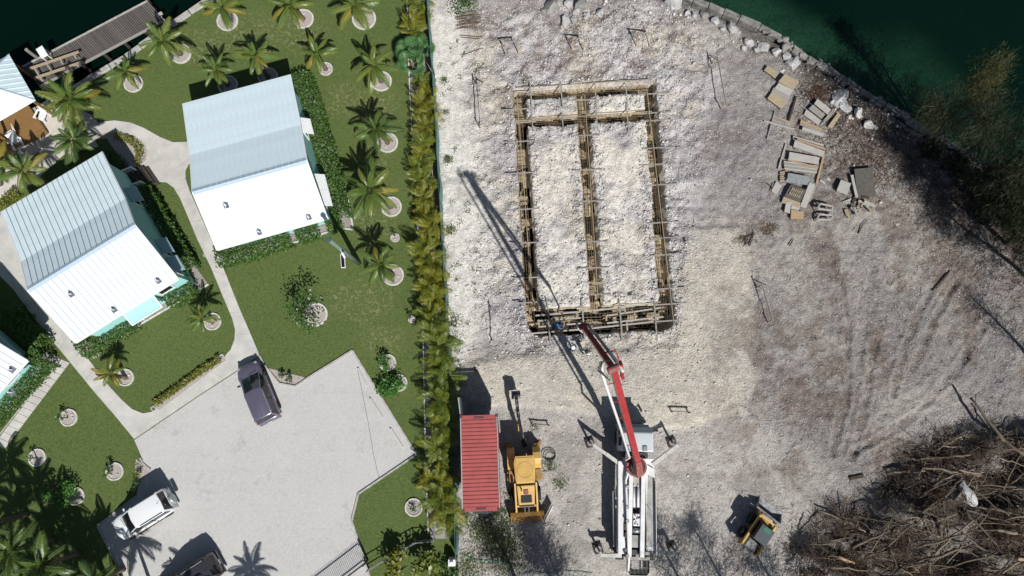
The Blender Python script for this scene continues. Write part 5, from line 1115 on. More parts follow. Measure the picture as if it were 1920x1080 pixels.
for s in (-1, 1):
    mb = MB(); pr = []
    for a in range(7): t = math.radians(180*a/6); pr.append((-.70-.78*math.cos(t)*1.0, .78+.84*math.sin(t)))
    lo = [[(s*.62,p[0],p[1]),(s*1.14,p[0],p[1]),(s*1.14,p[0],p[1]+.05),(s*.62,p[0],p[1]+.05)] for p in pr]; mb.loft(lo); mb.build('fender', yw, be)
    wheel(be, s*.90, -.70, .74, .46, rim='yellow').rotation_euler = (0,0,math.pi/2); wheel(be, s*.86, 1.75, .48, .34, rim='yellow').rotation_euler = (0,0,math.pi/2)
    rbox((s*.98,.55,.62),(.5,.5,.06), yd, 'step', be, .01); rbox((s*.92,.45,.90),(.36,.8,.5), yd, 'tank', be, .05)
    mb = MB(); mb.bar((s*.72,.85,1.72),(s*.72,2.2,1.50),.12,.22); mb.bar((s*.72,2.12,1.55),(s*.72,2.95,.72),.12,.20); mb.build('loader_arm', yw, be, bevel=.02)
    mb = MB(); mb.tube([(s*.58,1.1,1.05),(s*.66,2.3,1.18)], .055, 8); mb.build('lift_cylinder', M['steel'], be)
    mb = MB(); mb.bar((s*.80,-1.55,1.0),(s*1.12,-1.60,.15),.14,.14); mb.box((s*1.14,-1.6,.06),(.34,.34,.07)); mb.build('stabiliser', yd, be)
mb = MB(); mb.bar((-.72,2.45,1.22),(.72,2.45,1.22),.12,.12); mb.build('cross_tube', yw, be)
for s in (-.12,.14): mb = MB(); mb.tube([(s,2.45,1.3),(s*1.1,2.98,.95)], .045, 8); mb.build('tilt_cylinder', M['chrome'], be)
# front bucket: side profile swept across
def bucket(par, name, y0, z0_, wdt, prof, m, m_in, edge=True):
    b = empty(name, (0,y0,z0_)); b.parent = par; mb = MB(); n = len(prof)
    for i in range(n-1):
        (a0, a1), (b0, b1) = prof[i], prof[i+1]; dv = Vector((0, b0-a0, b1-a1)).normalized(); nn = Vector((0,-dv.z,dv.y))*.02
        A = [(-wdt,a0,a1),(wdt,a0,a1),(wdt,b0,b1),(-wdt,b0,b1)]; mb.add(A+[(x,y+nn.y,z+nn.z) for x,y,z in A], [(0,1,2,3),(7,6,5,4),(0,4,5,1),(2,6,7,3),(1,5,6,2),(0,3,7,4)])
    mb.build('shell', m, b)
    for s in (-1,1):
        mb = MB(); vs_ = [(s*wdt, y, z) for y, z in prof]+[(s*(wdt+.03), y, z) for y, z in prof]; mb.add(vs_, [tuple(range(n)), tuple(reversed(range(n, 2*n)))]+[(i,(i+1)%n,n+(i+1)%n,n+i) for i in range(n)]); mb.build('side_plate', m, b)
    if edge: mb = MB(); y, z = prof[-1]; mb.box((0,y+.05,z-.005),(2*wdt+.08,.16,.03)); mb.build('cutting_edge', M['steel_worn'], b)
    return b
bucket(be, 'loader_bucket', 2.85, .12, 1.12, [(.30,.92),(.06,.80),(0,.45),(.08,.10),(.30,.0),(.82,.0)], yd, yd)
# rear boom: folded out level with the ground behind
boomp = [(-.12,-1.55,.95),(-.02,-2.1,1.35),(.20,-3.5,2.05)]
mb = MB(); mb.bar(boomp[0],boomp[1],.34,.32); mb.build('swing_post', M['iron'], be)
mb = MB(); mb.bar(boomp[1],boomp[2],.20,.30); mb.build('boom', M['iron'], be, bevel=.02)
mb = MB(); mb.bar((.15,-3.1,1.9),(.15,-2.6,1.6),.24,.12); mb.build('boom_band', yw, be)
mb = MB(); mb.bar(boomp[2],(.28,-5.05,1.75),.22,.26); mb.build('dipper', M['iron'], be, bevel=.02)
mb = MB(); mb.tube([(.05,-2.2,1.6),(.20,-3.9,2.32)], .06, 8); mb.tube([(.24,-3.4,2.3),(.28,-4.7,2.05)], .05, 8); mb.build('ram', M['steel_worn'], be)
mb = MB()
for k in range(3): mb.tube([(-.02+.05*k,-1.9,1.5),(.0+.06*k,-2.6,1.95+.05*k),(.12+.06*k,-3.5,2.35),(.2+.05*k,-4.2,2.2)], .02, 5)
mb.build('hydraulic_hose', M['hose'], be)
bb = bucket(be, 'digging_bucket', -5.1, 1.0, .28, [(.10,.75),(-.12,.62),(-.22,.35),(-.10,.05),(.20,-.05)], M['iron'], M['iron']); bb.location.x = .28
# white slab board leaning beside the bucket
ws = empty('white_hoarding', P(1033,965), label='white board edge standing beside the loader bucket', cat='timber_board'); mb = MB(); mb.bar(P(1036,948,.5), P(1022,976,.5), .05, .7); mb.build('board', M['wall_trim'], ws, world=True)

# ================================================================ SKID STEER
so_ = (P(1443,956,.5)+P(1400,1032,.6))/2; hd = R(52)
sk = empty('skid_steer', (so_.x-.1, so_.y-.05, 0), hd-math.pi/2, 'small yellow and black skid steer loader beside the brush pile', 'loader')
rbox((0,-.15,.62),(1.0,2.2,.62), yd, 'body', sk); rbox((0,-1.02,1.0),(.95,.75,.42), M['iron'], 'engine_cover', sk); rbox((0,-1.0,1.23),(.70,.55,.04), M['steel_worn'], 'engine_grille', sk, .01); 
mb = MB(); mb.loft([[(-.46,-.58,1.0),(.46,-.58,1.0),(.46,.72,.85),(-.46,.72,.85)],[(-.44,-.58,1.96),(.44,-.58,1.96),(.44,.50,1.96),(-.44,.50,1.96)]]); mb.build('cab', M['black'], sk, bevel=.03)
rbox((0,-.04,1.99),(.96,1.16,.06), M['skid_roof'], 'cab_roof', sk, .03); mb = MB(); mb.prism([(-.24,.18),(.24,.18),(.30,.36),(.18,.50),(-.18,.50),(-.30,.36)], 2.021, 2.035); mb.build('roof_window', M['skid_glass'], sk)
for s in (-1, 1):
    for y in (-.62,.48): wheel(sk, s*.72, y, .40, .30, rim='yellow').rotation_euler = (0,0,math.pi/2)
    mb = MB(); mb.bar((s*.62,-1.25,1.30),(s*.62,.95,1.18),.14,.20); mb.bar((s*.62,.90,1.2),(s*.62,1.28,.45),.14,.18); mb.build('lift_arm', yw, sk, bevel=.02)
    mb = MB(); mb.bar((s*.62,-1.30,.7),(s*.62,-1.22,1.38),.16,.34); mb.build('arm_tower', yd, sk, bevel=.02)
    mb = MB(); mb.tube([(s*.56,-.9,.9),(s*.58,.3,1.15)], .05, 8); mb.build('lift_cylinder', M['steel'], sk)
rbox((0,.98,1.12),(1.25,.14,.14), yw, 'cross_tube', sk, .02)
bucket(sk, 'loader_bucket', 1.25, .05, .92, [(.10,.78),(.0,.66),(.0,.12),(.12,.0),(.78,.0)], M['steel_worn'], M['steel_worn'])

# ================================================================ CONCRETE PUMP TRUCK
tk = empty('concrete_pump_truck', (8.35,-6.2,0), R(-1.5), 'white concrete pump truck with a tall red boom over the foundation', 'truck')
TW = M['truck_white']
def T(x, y, z=0): return Vector((x-8.35, y+6.2, z))
def rb(c, s, m, name, bev=.03, rz=0): mb = MB(); mb.box(c, s, rz); return mb.build(name, m, tk, bevel=bev)
for x in (-.42,.42): rb((x,-.2,.95),(.12,9.4,.26), M['iron'], 'frame_rail', .01)
# cab
mb = MB(); mb.loft([[(-1.16,3.10,.75),(1.16,3.10,.75),(1.16,4.72,.75),(-1.16,4.72,.75)],[(-1.16,3.10,1.7),(1.16,3.10,1.7),(1.16,4.74,1.7),(-1.16,4.74,1.7)],[(-1.05,3.14,2.66),(1.05,3.14,2.66),(1.05,4.46,2.66),(-1.05,4.46,2.66)],[(-.96,3.2,2.74),(.96,3.2,2.74),(.96,4.36,2.74),(-.96,4.36,2.74)]]); mb.build('cab', M['cab_white'], tk, bevel=.06)
mb = MB(); slab(mb, [(-.98,4.755,1.72),(.98,4.755,1.72),(.92,4.50,2.58),(-.92,4.50,2.58)], .015); mb.build('windscreen', M['glass_dark'], tk)
rb((0,4.80,.62),(2.3,.18,.42), M['cab_white'], 'bumper'); rb((0,4.62,2.62),(2.1,.30,.05), M['skid_roof'], 'sun_visor', .01); rb((.45,3.35,2.78),(.3,.36,.1), M['steel'], 'roof_hatch'); 
for s in (-1, 1):
    mb = MB(); mb.bar((s*1.1,4.45,2.2),(s*1.38,4.55,2.2),.04,.04); mb.box((s*1.40,4.55,2.0),(.10,.16,.55)); mb.build('mirror', M['black'], tk)
    mb = MB(); slab(mb, [(s*1.17,3.5,1.75),(s*1.175,4.5,1.75),(s*1.09,4.32,2.5),(s*1.09,3.5,2.5)], .01); mb.build('side_window', M['glass_dark'], tk)
    rb((s*.95,3.9,.72),(.36,1.1,.12), M['black'], 'step', .02)
    for y in (3.95,-2.2,-3.5): wheel(tk, s*1.0, y, .52, .34 if y > 0 else .5, rim='steel').rotation_euler = (0,0,math.pi/2)
    for y in (-2.2,-3.5): rb((s*1.0,y,1.12),(.55,1.15,.05), M['black'], 'mudguard', .02)
rb((0,2.85,1.25),(1.7,.35,.9), M['iron'], 'exhaust_stack', .03)
# pedestal, deck boxes
rb((0,2.05,1.45),(1.5,1.2,1.1), TW, 'pedestal', .05)
rb((-.98,-.55,1.55),(.48,6.0,.75), TW, 'side_box', .04); rb((.98,-.35,1.45),(.58,6.0,.55), TW, 'side_box', .04)
rb((-.42,-.9,2.0),(.28,5.6,.14), TW, 'deck_beam', .03, R(-1.4)); rb((.42,-.9,2.0),(.30,5.6,.14), TW, 'deck_beam', .03, R(-1.4))
rb((.98,-.75,1.735),(.44,4.7,.02), M['truck_dull'], 'walkway', 0, R(-2)); rb((0,1.15,1.80),(.5,.75,.03), M['truck_dull'], 'walkway', 0)
mb = MB(); slab(mb, [(-1.22,1.95,1.9),(-.55,2.35,1.9),(-.55,1.7,1.9),(-1.22,1.4,1.9)], .1); mb.build('corner_deck', TW, tk); mb = MB(); slab(mb, [(.55,1.7,1.9),(1.25,1.4,1.9),(1.25,1.95,1.9),(.55,2.35,1.9)], .1); mb.build('corner_deck', TW, tk)
mb = MB(); mb.bar((1.32,-3.6,1.7),(1.30,1.2,1.7),.03,.75); mb.build('side_panel', TW, tk); mb = MB(); mb.bar((-1.36,-3.2,1.35),(-1.42,.4,1.35),.18,.05); mb.build('running_board', M['steel'], tk)
rb((0,-.95,1.35),(.55,4.6,.5), M['iron'], 'pump_bay', .02)
for s in (-.14,.14): mb = MB(); mb.tube([(s,.75,1.85),(s,-.55,1.85)], .095, 10); mb.tube([(s,.75,1.85),(s,.95,1.85)], .05, 8); mb.build('pump_cylinder', M['pipe_white'], tk, smooth=True)
rb((0,-1.35,1.82),(.46,.8,.35), M['pipe_white'], 'valve_block', .06)
for i in range(10): a = random.uniform(-.2,.2); b = random.uniform(-1.7,-1.0); mb = MB(); mb.tube([(a,b,2.0),(a+random.uniform(-.05,.05),b,2.06)], .04, 6); mb.build('valve', M['chrome' if i % 2 else 'black'], tk)
mb = MB(); mb.tube([(-.27,-2.05,1.85),(.27,-2.05,1.85)], .17, 12); mb.build('oil_tank', M['steel'], tk, smooth=True); rb((0,-2.75,1.75),(.62,.8,.12), M['truck_dull'], 'deck_plate', .02)
rb((-.75,-2.0,1.75),(.34,1.0,.35), M['iron'], 'hydraulic_unit', .05); mb = MB(); mb.tube([(-.68,-1.6,2.0),(-.68,-2.0,2.0)], .14, 10); mb.tube([(-.66,-2.15,2.0),(-.66,-2.5,2.0)], .13, 10); mb.build('filter', M['wood_orange'], tk)
rb((.2,-3.45,1.55),(1.1,.35,.4), M['iron'], 'agitator_drive', .04); rb((.75,-3.5,1.7),(.3,.22,.2), M['truck_dull'], 'control_box', .02)
# hopper
hp = empty('hopper', (.22,-4.4,0)); hp.parent = tk
mb = MB(); o_ = [(-.72,.42),(.72,.42),(.72,-.38),(.55,-.58),(-.55,-.58),(-.72,-.38)]
mb.loft([[(p[0]*.55,p[1]*.6,.75) for p in o_],[(p[0],p[1],1.45) for p in o_]], cap=False); mb.loft([[(p[0]*.52,p[1]*.56,.80) for p in o_],[(p[0]*.96,p[1]*.94,1.45) for p in o_]], cap=False); mb.build('tub', M['black'], hp)
mb = MB(); mb.box((0,.50,1.46),(1.5,.2,.1)); mb.build('rim', M['truck_dull'], hp)
for i in range(15): mb = MB(); x = -.62+1.24*i/14; mb.bar((x,.36,1.42),(x,-.5,1.42),.014,.03); mb.build('grille_bar', M['steel_worn'], hp)
mb = MB(); mb.bar((-.66,-.1,1.40),(.66,-.1,1.40),.02,.04); mb.build('grille_rail', M['steel'], hp)
# outriggers
def outrigger(root, end, foot, fold):
    o = empty('outrigger', root); o.parent = tk; r_ = Vector(root); e_ = Vector(end)-r_; f_ = Vector(foot)-r_
    mb = MB(); mb.bar((0,0,0), e_*.55, .26, .30); mb.build('beam', M['outrigger'], o, bevel=.02)
    mb = MB(); mb.bar(e_*.55, e_, .22, .25); mb.build('inner_beam', M['outrigger'], o, bevel=.02)
    mb = MB(); mb.tube([(f_.x,f_.y,e_.z+.15),(f_.x,f_.y,f_.z)], .085, 8); mb.build('leg', M['steel'], o)
    mb = MB(); mb.tube([(f_.x,f_.y,f_.z+.02),(f_.x,f_.y,f_.z-.06)], .22, 10); mb.build('foot', M['steel_worn'], o)
    mb = MB(); mb.box((f_.x,f_.y,f_.z-.12),(.62,.62,.10), .3); mb.build('ground_pad', M['wood_dark'], o)
outrigger(T(7.35,-4.0,1.65), T(5.45,-2.72,1.75), T(5.42,-2.68,.28), 1); outrigger(T(9.5,-3.95,1.65), T(11.25,-2.57,1.75), T(11.2,-2.5,.28), 1)
outrigger(T(7.45,-9.95,1.35), T(6.0,-9.95,1.35), T(6.03,-9.8,.28), 1); outrigger(T(9.6,-9.72,1.35), T(11.2,-9.72,1.35), T(11.14,-9.6,.28), 1)
# turret
tu = empty('turret', T(8.26,-4.05,1.95)); tu.parent = tk
mb = MB(); mb.tube([(0,0,0),(0,0,.75)], .68, 24); mb.build('slewing_ring', M['boom_worn'], tu); mb = MB(); mb.tube([(0,0,.7),(0,0,.95)], [.6,.42], 20); mb.build('cap', M['iron'], tu)
for x in (-.17,.17): mb = MB(); mb.bar((x,-.15,.7),(x,.3,2.0),.06,.55); mb.build('cheek_plate', M['boom_worn'], tu)
for y in (-.1,.25): mb = MB(); mb.tube([(-.75,y,.75),(-.1,y+.12,.95)], .035, 6); mb.build('brace', M['boom_red'], tu)
# boom (truck-local points from world points)
rt = Matrix.Rotation(-tk.rotation_euler.z, 3, 'Z')
def TL(v): return rt @ (Vector(v)-tk.location)
B0, Jp, Kp, Tp = TL((8.28,-3.95,3.7)), TL(P(1150,692,18.9)), TL(P(1093,611,15.9)), TL((4.75,4.75,4.7))
El = B0.lerp(Jp, .07)
def boomseg(name, a, b, w0, h0, w1, h1, m, up=(0,0,1)):
    d = (b-a).normalized(); x = d.cross(Vector(up)).normalized(); y = x.cross(d).normalized(); mb = MB()
    mb.loft([[a-x*w0-y*h0, a+x*w0-y*h0, a+x*w0+y*h0, a-x*w0+y*h0], [b-x*w1-y*h1, b+x*w1-y*h1, b+x*w1+y*h1, b-x*w1+y*h1]]); return mb.build(name, M[m], tk, bevel=.02)
upv = (0.45,-.89,.6)
boomseg('boom_base', B0+Vector((0,-.45,-.1)), B0.lerp(Jp,.10), .24,.26,.20,.24, 'boom_worn', upv)
boomseg('boom_arm', B0.lerp(Jp,.09), Jp, .18,.20,.145,.16, 'boom_red', upv)
boomseg('boom_arm', Jp, Kp, .14,.15,.11,.12, 'boom_red', (0,0,1))
boomseg('boom_arm', Kp, Kp.lerp(Tp,.5), .11,.11,.09,.09, 'boom_red', (0,1,0)); boomseg('boom_arm', Kp.lerp(Tp,.49)+Vector((.02,0,0)), Tp, .08,.08,.07,.07, 'boom_red', (0,1,0))
for p, s in ((Jp,.24),(Kp,.20)): mb = MB(); mb.tube([p+Vector((-s,-.1,.0)), p+Vector((s,.12,0))], .22*s/.3, 12); mb.build('boom_joint', M['boom_worn'], tk)
mb = MB(); mb.bar(Jp.lerp(B0,.06)+Vector((.3,0,.1)), Jp+Vector((.35,.3,-.1)), .12,.3); mb.build('joint_link', M['boom_red'], tk)
mb = MB(); mb.tube([B0.lerp(Jp,.12)+Vector((.0,.25,-.45)), B0.lerp(Jp,.34)+Vector((0,.15,-.25))], [.13,.10], 10); mb.build('boom_ram', M['steel'], tk, smooth=True)
mb = MB(); mb.tube([Jp+Vector((.36,.1,-.15)), Kp.lerp(Jp,.25)+Vector((.34,0,.1))], [.09,.07], 10); mb.build('boom_ram', M['steel'], tk, smooth=True)
off = Vector((-.55,-.1,.05)); off2 = Vector((-.42,-.1,.1))
mb = MB(); mb.tube([B0+Vector((-.62,.25,-1.2)), B0+Vector((-.75,.9,-.2)), B0.lerp(Jp,.10)+Vector((-.72,0,.1)), B0.lerp(Jp,.13)+Vector((-.45,0,.1)), B0.lerp(Jp,.5)+off*.8, Jp.lerp(B0,.02)+off, Jp+Vector((-.5,.25,.0))], .075, 8); mb.build('concrete_pipe', M['pipe_white'], tk, smooth=True)
mb = MB(); mb.tube([Jp+Vector((.42,-.1,.1)), Jp.lerp(Kp,.5)+Vector((.36,0,.05)), Kp+Vector((.34,-.1,.05)), Kp+Vector((.48,.12,-.1))], .07, 8); mb.build('concrete_pipe', M['pipe_white'], tk, smooth=True)
mb = MB(); mb.tube([Kp+Vector((-.3,.1,-.1)), Kp.lerp(Tp,.5)+Vector((-.25,0,0)), Tp+Vector((-.12,0,.1)), Tp+Vector((-.05,0,-.15))], .065, 8); mb.build('concrete_pipe', M['pipe_white'], tk, smooth=True)
for t in (.15,.3,.45,.6,.75,.9): mb = MB(); p = B0.lerp(Jp, t); mb.bar(p, p+off*.95, .05,.05); mb.build('pipe_bracket', M['boom_red'], tk)
mb = MB(); pp = Jp.lerp(Kp,.35); mb.tube([pp, pp+Vector((.62,.12,0)), pp+Vector((.75,-.15,0)), pp+Vector((.78,-.5,0))], .035, 6); mb.build('guard_loop', M['boom_red'], tk, smooth=True)
mb = MB()
for k in range(3): mb = MB(); mb.tube([Jp+Vector((-.15,-.5,-.1)), Jp+Vector((-.6-.06*k,-.1,.1)), Jp+Vector((-.5-.05*k,.3,.1)), Jp+Vector((-.1,.4,.1))], .025, 5); mb.build('hydraulic_hose', M['hose'], tk, smooth=True)
mb = MB(); mb.tube([Kp+Vector((.1,-.1,.15)), Kp+Vector((.35,.25,.2)), Kp+Vector((.5,0,.1))], .025, 5); mb.build('hydraulic_hose', M['hose'], tk, smooth=True)
mb = MB(); hb = TL((4.35,4.62,.55)); mb.tube([Tp+Vector((-.05,0,-.1)), Tp+Vector((-.08,0,-1.2)), Tp.lerp(hb,.6)+Vector((.1,0,-.1)), hb], .07, 8); mb.build('end_hose', M['hose'], tk, smooth=True)
mb = MB(); x0 = -.62; mb.tube([(x0+.18,-4.9,1.2),(x0+.12,-4.0,1.9),(x0+.02,-2.6,2.2),(x0-.05,-.5,2.2),(x0-.12,1.2,2.15),(x0+.02,1.75,2.3),(x0+.2,2.2,2.5)], .085, 10); mb.build('delivery_pipe', M['pipe_white'], tk, smooth=True)
for y in (-3.6,-1.4,-.5,.8): mb = MB(); mb.ring((x0-.02,y,2.2), .0, .12, -.12,.12, 8); mb.build('pipe_clamp', M['truck_dull'], tk)
for y0,y1 in ((-3.5,-.5),): mb = MB(); mb.tube([(.86,y0,1.75),(.92,y0+.2,2.6),(.86,y1-.2,2.6),(.82,y1,1.75)], .02, 5); mb.build('hand_rail', M['cont_grey'], tk)
mb = MB(); mb.tube([(.3,1.25,2.0),(.5,1.3,2.0),(.55,1.05,2.0),(.35,.95,2.0)], .015, 4); mb.build('loose_cable', M['hose'], tk)

# ================================================================ FOUNDATION STEEL AND TIMBER
def zat(p): return gz(p.x, p.y)
tn = ['west','middle','east','north','second cross','south']
for k, (a_, b_, hw) in enumerate(TR):
    A3, B3 = P(*a_), P(*b_); d = (B3-A3); L = d.length; u = d.normalized(); nn = Vector((-u.y,u.x,0)); e = empty('rebar_cage', (A3+B3)/2, label=f'rusty steel reinforcing cage lying in the {tn[k]} foundation trench', cat='rebar cage')
    wv = hw*.55 if hw < .6 else .72; nb = 4 if hw < .6 else 7; sh_ = nn*(.14 if hw < .6 and k < 3 else (.12 if hw < .6 else 0))
    if k < 3 and sh_.x > 0: sh_ = -sh_
    if k >= 3 and sh_.y < 0: sh_ = -sh_
    A3 = A3+sh_; B3 = B3+sh_
    mb = MB()
    for z in (-.72,-.42):
        for i in range(nb):
            o_ = nn*(-wv+2*wv*i/(nb-1)); n = 14; mb.tube([A3.lerp(B3, t/n)+o_+Vector((0,0,z+random.uniform(-.02,.02)))+nn*random.uniform(-.02,.02) for t in range(n+1)], .013, 4)
    o = mb.build('long_bars', M['rebar_tan'], e, world=True); o['kind'] = 'stuff'
    mb = MB(); n = int(L/.30)
    for i in range(n+1):
        c = A3.lerp(B3, i/n)+u*random.uniform(-.03,.03); p = [c-nn*wv+Vector((0,0,-.74)), c+nn*wv+Vector((0,0,-.74)), c+nn*wv+Vector((0,0,-.4)), c-nn*wv+Vector((0,0,-.4))]
        for q in range(4): mb.tube([p[q], p[(q+1)%4]], .011, 3)
    o = mb.build('stirrups', M['rebar'], e, world=True); o['kind'] = 'stuff'
def stick(a_, b_, label, cat='timber', wd=.09, ht=.045, m='wood_grey', group=None, lift=.06, name='timber_crossbar'):
    A3, B3 = P(*a_), P(*b_); z = max(zat(A3), zat(B3), .0)+lift; e = empty(name, ((A3.x+B3.x)/2, (A3.y+B3.y)/2, z), label=label, cat=cat, group=group)
    mb = MB(); mb.bar((A3.x,A3.y,z),(B3.x,B3.y,z+random.uniform(-.01,.03)), wd, ht); mb.build('bar', M[m], e, world=True); return e
GR = 'timber crossbars over the trenches'
for i, y in enumerate((174,206,230,266,325,393,456,521,568)):
    xc = np.interp(y, [160,628], [972,999]); stick((xc-32,y+2),(xc+26,y-1), f'grey timber crossbar over the west trench, {nth(i)} from the top', group=GR)
for i, y in enumerate((190,256,320,378,454,503,553)):
    xc = np.interp(y, [160,610], [1090,1121]); stick((xc-28,y+1),(xc+28,y-1), f'grey timber crossbar over the middle trench, {nth(i)} from the top', group=GR)
for i, y in enumerate((178,212,228,279,309,348,418,447,479,542,571,602)):
    xc = np.interp(y, [154,615], [1216,1251]); stick((xc-22,y+2),(xc+38,y-2), f'grey timber crossbar over the east trench, {nth(i)} from the top', group=GR)
for i, x in enumerate((995,1052,1116,1174)):
    stick((x-1,158),(x+2,204), f'grey timber crossbar over the north trench, {nth(i)} from the left', group=GR); stick((x,196),(x+4,248), f'grey timber crossbar over the second cross trench, {nth(i)} from the left', group=GR)
for i, x in enumerate((1026,1091,1161,1226)): stick((x-1,562),(x+5,640), f'pale timber crossbar over the south trench, {nth(i)} from the left', group=GR, wd=.11, lift=.12)
rails = [((983,627),(1100,617)),((1100,617),(1247,601)),((1004,592),(1110,583)),((1112,583),(1238,567)),((1008,602),(1090,596)),((1138,592),(1240,577)),((1010,613),(1092,606)),((1138,606),(1244,594))]
for i, (a_, b_) in enumerate(rails): stick(a_, b_, f'long pale formwork rail along the south trench, {nth(i)} of eight', 'timber', .10, .09, 'ply_grey', 'formwork rails of the south trench', .05 if i < 4 else -.02, 'shutter_rail')
for i, (a_, b_) in enumerate((((1009,600),(1011,614)),((1137,592),(1137,602)),((1189,583),(1191,599)),((1171,573),(1172,588)),((1175,604),(1176,620)))): stick(a_, b_, f'short tan formwork spacer in the south trench, {nth(i)} from the left', 'timber', .11, .08, 'wood_tan', 'formwork spacers', .03, 'formwork_spacer')
stick((1211,170),(1262,612), 'long thin tan guide rail along the outer side of the east trench', 'timber', .05, .05, 'wood_tan', None, .16, 'guide_rail')
stick((968,168),(1218,152), 'thin tan guide rail along the north trench', 'timber', .05, .05, 'wood_tan', None, .14, 'guide_rail')
stick((968,228),(1222,210), 'thin tan guide rail along the second cross trench', 'timber', .05, .05, 'wood_tan', None, .14, 'guide_rail')
stick((969,178),(998,560), 'thin tan guide rail along the west trench', 'timber', .05, .05, 'wood_tan', None, .14, 'guide_rail')
stick((1096,180),(1121,560), 'thin tan guide rail along the middle trench', 'timber', .05, .05, 'wood_tan', None, .14, 'guide_rail')
stick((1110,533),(1130,531), 'short tan board across the middle trench', 'timber', .16, .04, 'wood_tan', None, .1, 'timber_board'); stick((971,373),(989,371), 'short tan board across the west trench', 'timber', .16, .04, 'wood_tan', None, .1, 'timber_board')
# batter boards
def batter(f0, f1, h, label, lean=(0,0), m='wood_tan', group='batter board frames', brace=True):
    A3, B3 = P(*f0), P(*f1); zA, zB = zat(A3), zat(B3); e = empty('batter_board', ((A3.x+B3.x)/2,(A3.y+B3.y)/2,0), label=label, cat='timber frame', group=group); l = Vector((*lean,0))
    for p, z in ((A3,zA),(B3,zB)): mb = MB(); mb.bar((p.x,p.y,z-.3),(p.x+l.x,p.y+l.y,z+h), .07,.06); mb.build('stake', M[m], e, world=True)
    a = Vector((A3.x,A3.y,zA+h*.95))+l*.95; b = Vector((B3.x,B3.y,zB+h*.95))+l*.95; d = (b-a).normalized()*.1; nn = Vector((-d.y,d.x,0)).normalized()*.06
    mb = MB(); mb.bar(a-d+nn,b+d+nn,.04,.13); mb.build('cross_board', M['wood_grey' if m == 'wood_tan' else m], e, world=True)
    if brace: mb = MB(); mb.bar(a-Vector((0,0,.25))+nn*1.4, Vector((A3.x,A3.y,zA+.05))+nn*12, .05,.05); mb.build('brace', M[m], e, world=True)
batter((949,106),(972,103),1.25,'left one of the three timber batter boards at the top of the site',(-.05,.42)); batter((1072,98),(1094,97),1.2,'middle one of the three timber batter boards at the top of the site',(0,.42)); batter((1192,90),(1218,88),1.35,'right one of the three timber batter boards at the top of the site',(0,.42))
batter((893,158),(899,240),.9,'batter board frame on the pale sand left of the foundation',(0,.1),'wood_dark'); batter((1336,120),(1352,205),1.1,'batter board frame right of the top of the foundation',(0,.1),'wood_tan'); batter((1420,540),(1440,605),.9,'batter board frame at the edge of the cream pad',(0,.1),'wood_grey'); batter((922,580),(924,640),.7,'thin batter board left of the south trench',(0,0),'wood_grey',brace=False)
batter((998,796),(1028,798),.42,'low dark stake frame beside the loader boom',(0,0),'wood_dark',brace=False); batter((1258,772),(1290,774),.42,'low dark stake frame in front of the pump truck',(0,0),'wood_dark',brace=False)
# rebar bundle at top left of the site
rbp = empty('rebar_bundle', P(878,40), label='rusty rebar offcuts bundled beside the fence at the top', cat='rebar'); 
for i in range(22): a = P(855+random.uniform(-3,8), 25+i*1.5); b = P(895+random.uniform(-8,10), 22+i*1.4+random.uniform(-3,3)); mb = MB(); z = .08+random.uniform(0,.12); mb.tube([a+Vector((0,0,z)), b+Vector((0,0,z+random.uniform(-.03,.06)))], .018, 4); mb.build('bar', M['rebar'], rbp, world=True)
for i in range(9): a = P(858+i*4.5, 26); b = P(860+i*4.2, 58); mb = MB(); mb.tube([a+Vector((0,0,.25)), b+Vector((0,0,.22))], .014, 4); mb.build('bar', M['rebar'], rbp, world=True)
for i, (a_, b_) in enumerate((((862,66),(905,70)),((866,104),(905,90)),((864,70),(900,73)))):
    e = empty('rebar_length', P(*a_), label=['loose rebar length below the bundle','longest loose rebar length lying on the pale sand','second loose rebar length below the bundle'][i], cat='rebar'); mb = MB(); mb.tube([P(*a_,.1), P(*b_,.16)], .03, 5); mb.build('bar', M['rebar'], e, world=True)

# ================================================================ TIMBER STORE
def panel(px, z, th, m, label, cat='panel', name='plywood_sheet', tilt=0):
    q = [P(*t) for t in px]; c = sum(q, Vector())/4; b = gz(c.x, c.y)+z; e = empty(name, (c.x, c.y, b), label=label, cat=cat); mb = MB()
    vs_ = [(p.x-c.x, p.y-c.y, (p.y-c.y)*tilt) for p in q]; slab(mb, [(x, y, zz+th) for x, y, zz in vs_] if True else 0, th); mb.build('sheet', M[m], e, bevel=.006)
    if z > .15:
        for p in vs_: mb = MB(); mb.bar((p[0]*.85,p[1]*.85,-z),(p[0]*.85,p[1]*.85,p[2]), .06,.06); mb.build('bearer', M['wood_dark'], e)
    return e
panel(((1437,126),(1458,140),(1451,150),(1430,135)),.28,.05,'wood_tan','upper tan plywood sheet at the top of the timber store')
panel(((1468,143),(1495,158),(1484,172),(1456,157)),.35,.06,'wood_tan','larger tan plywood sheet below the topmost one')
panel(((1458,158),(1486,172),(1477,183),(1450,168)),.25,.06,'ply_grey','grey plywood sheet between the two tan sheets')
panel(((1450,164),(1480,184),(1474,196),(1444,176)),.15,.06,'wood_grey','weathered grey board sheet beside the tan sheets')
panel(((1444,176),(1474,195),(1462,207),(1436,188)),.3,.06,'wood_tan','lowest tan plywood sheet of the upper group')
panel(((1528,190),(1554,210),(1547,219),(1522,199)),.3,.06,'ply_grey','top grey panel of the small leaning group near the boulders'); panel(((1521,199),(1544,218),(1537,226),(1513,207)),.22,.06,'wood_grey','middle grey panel of the small leaning group'); panel(((1510,207),(1538,228),(1532,237),(1505,217)),.15,.06,'ply_grey','lower grey panel of the small leaning group')
panel(((1569,213),(1575,217),(1558,242),(1550,239)),.25,.05,'wood_tan','tan board standing at the end of the leaning group')
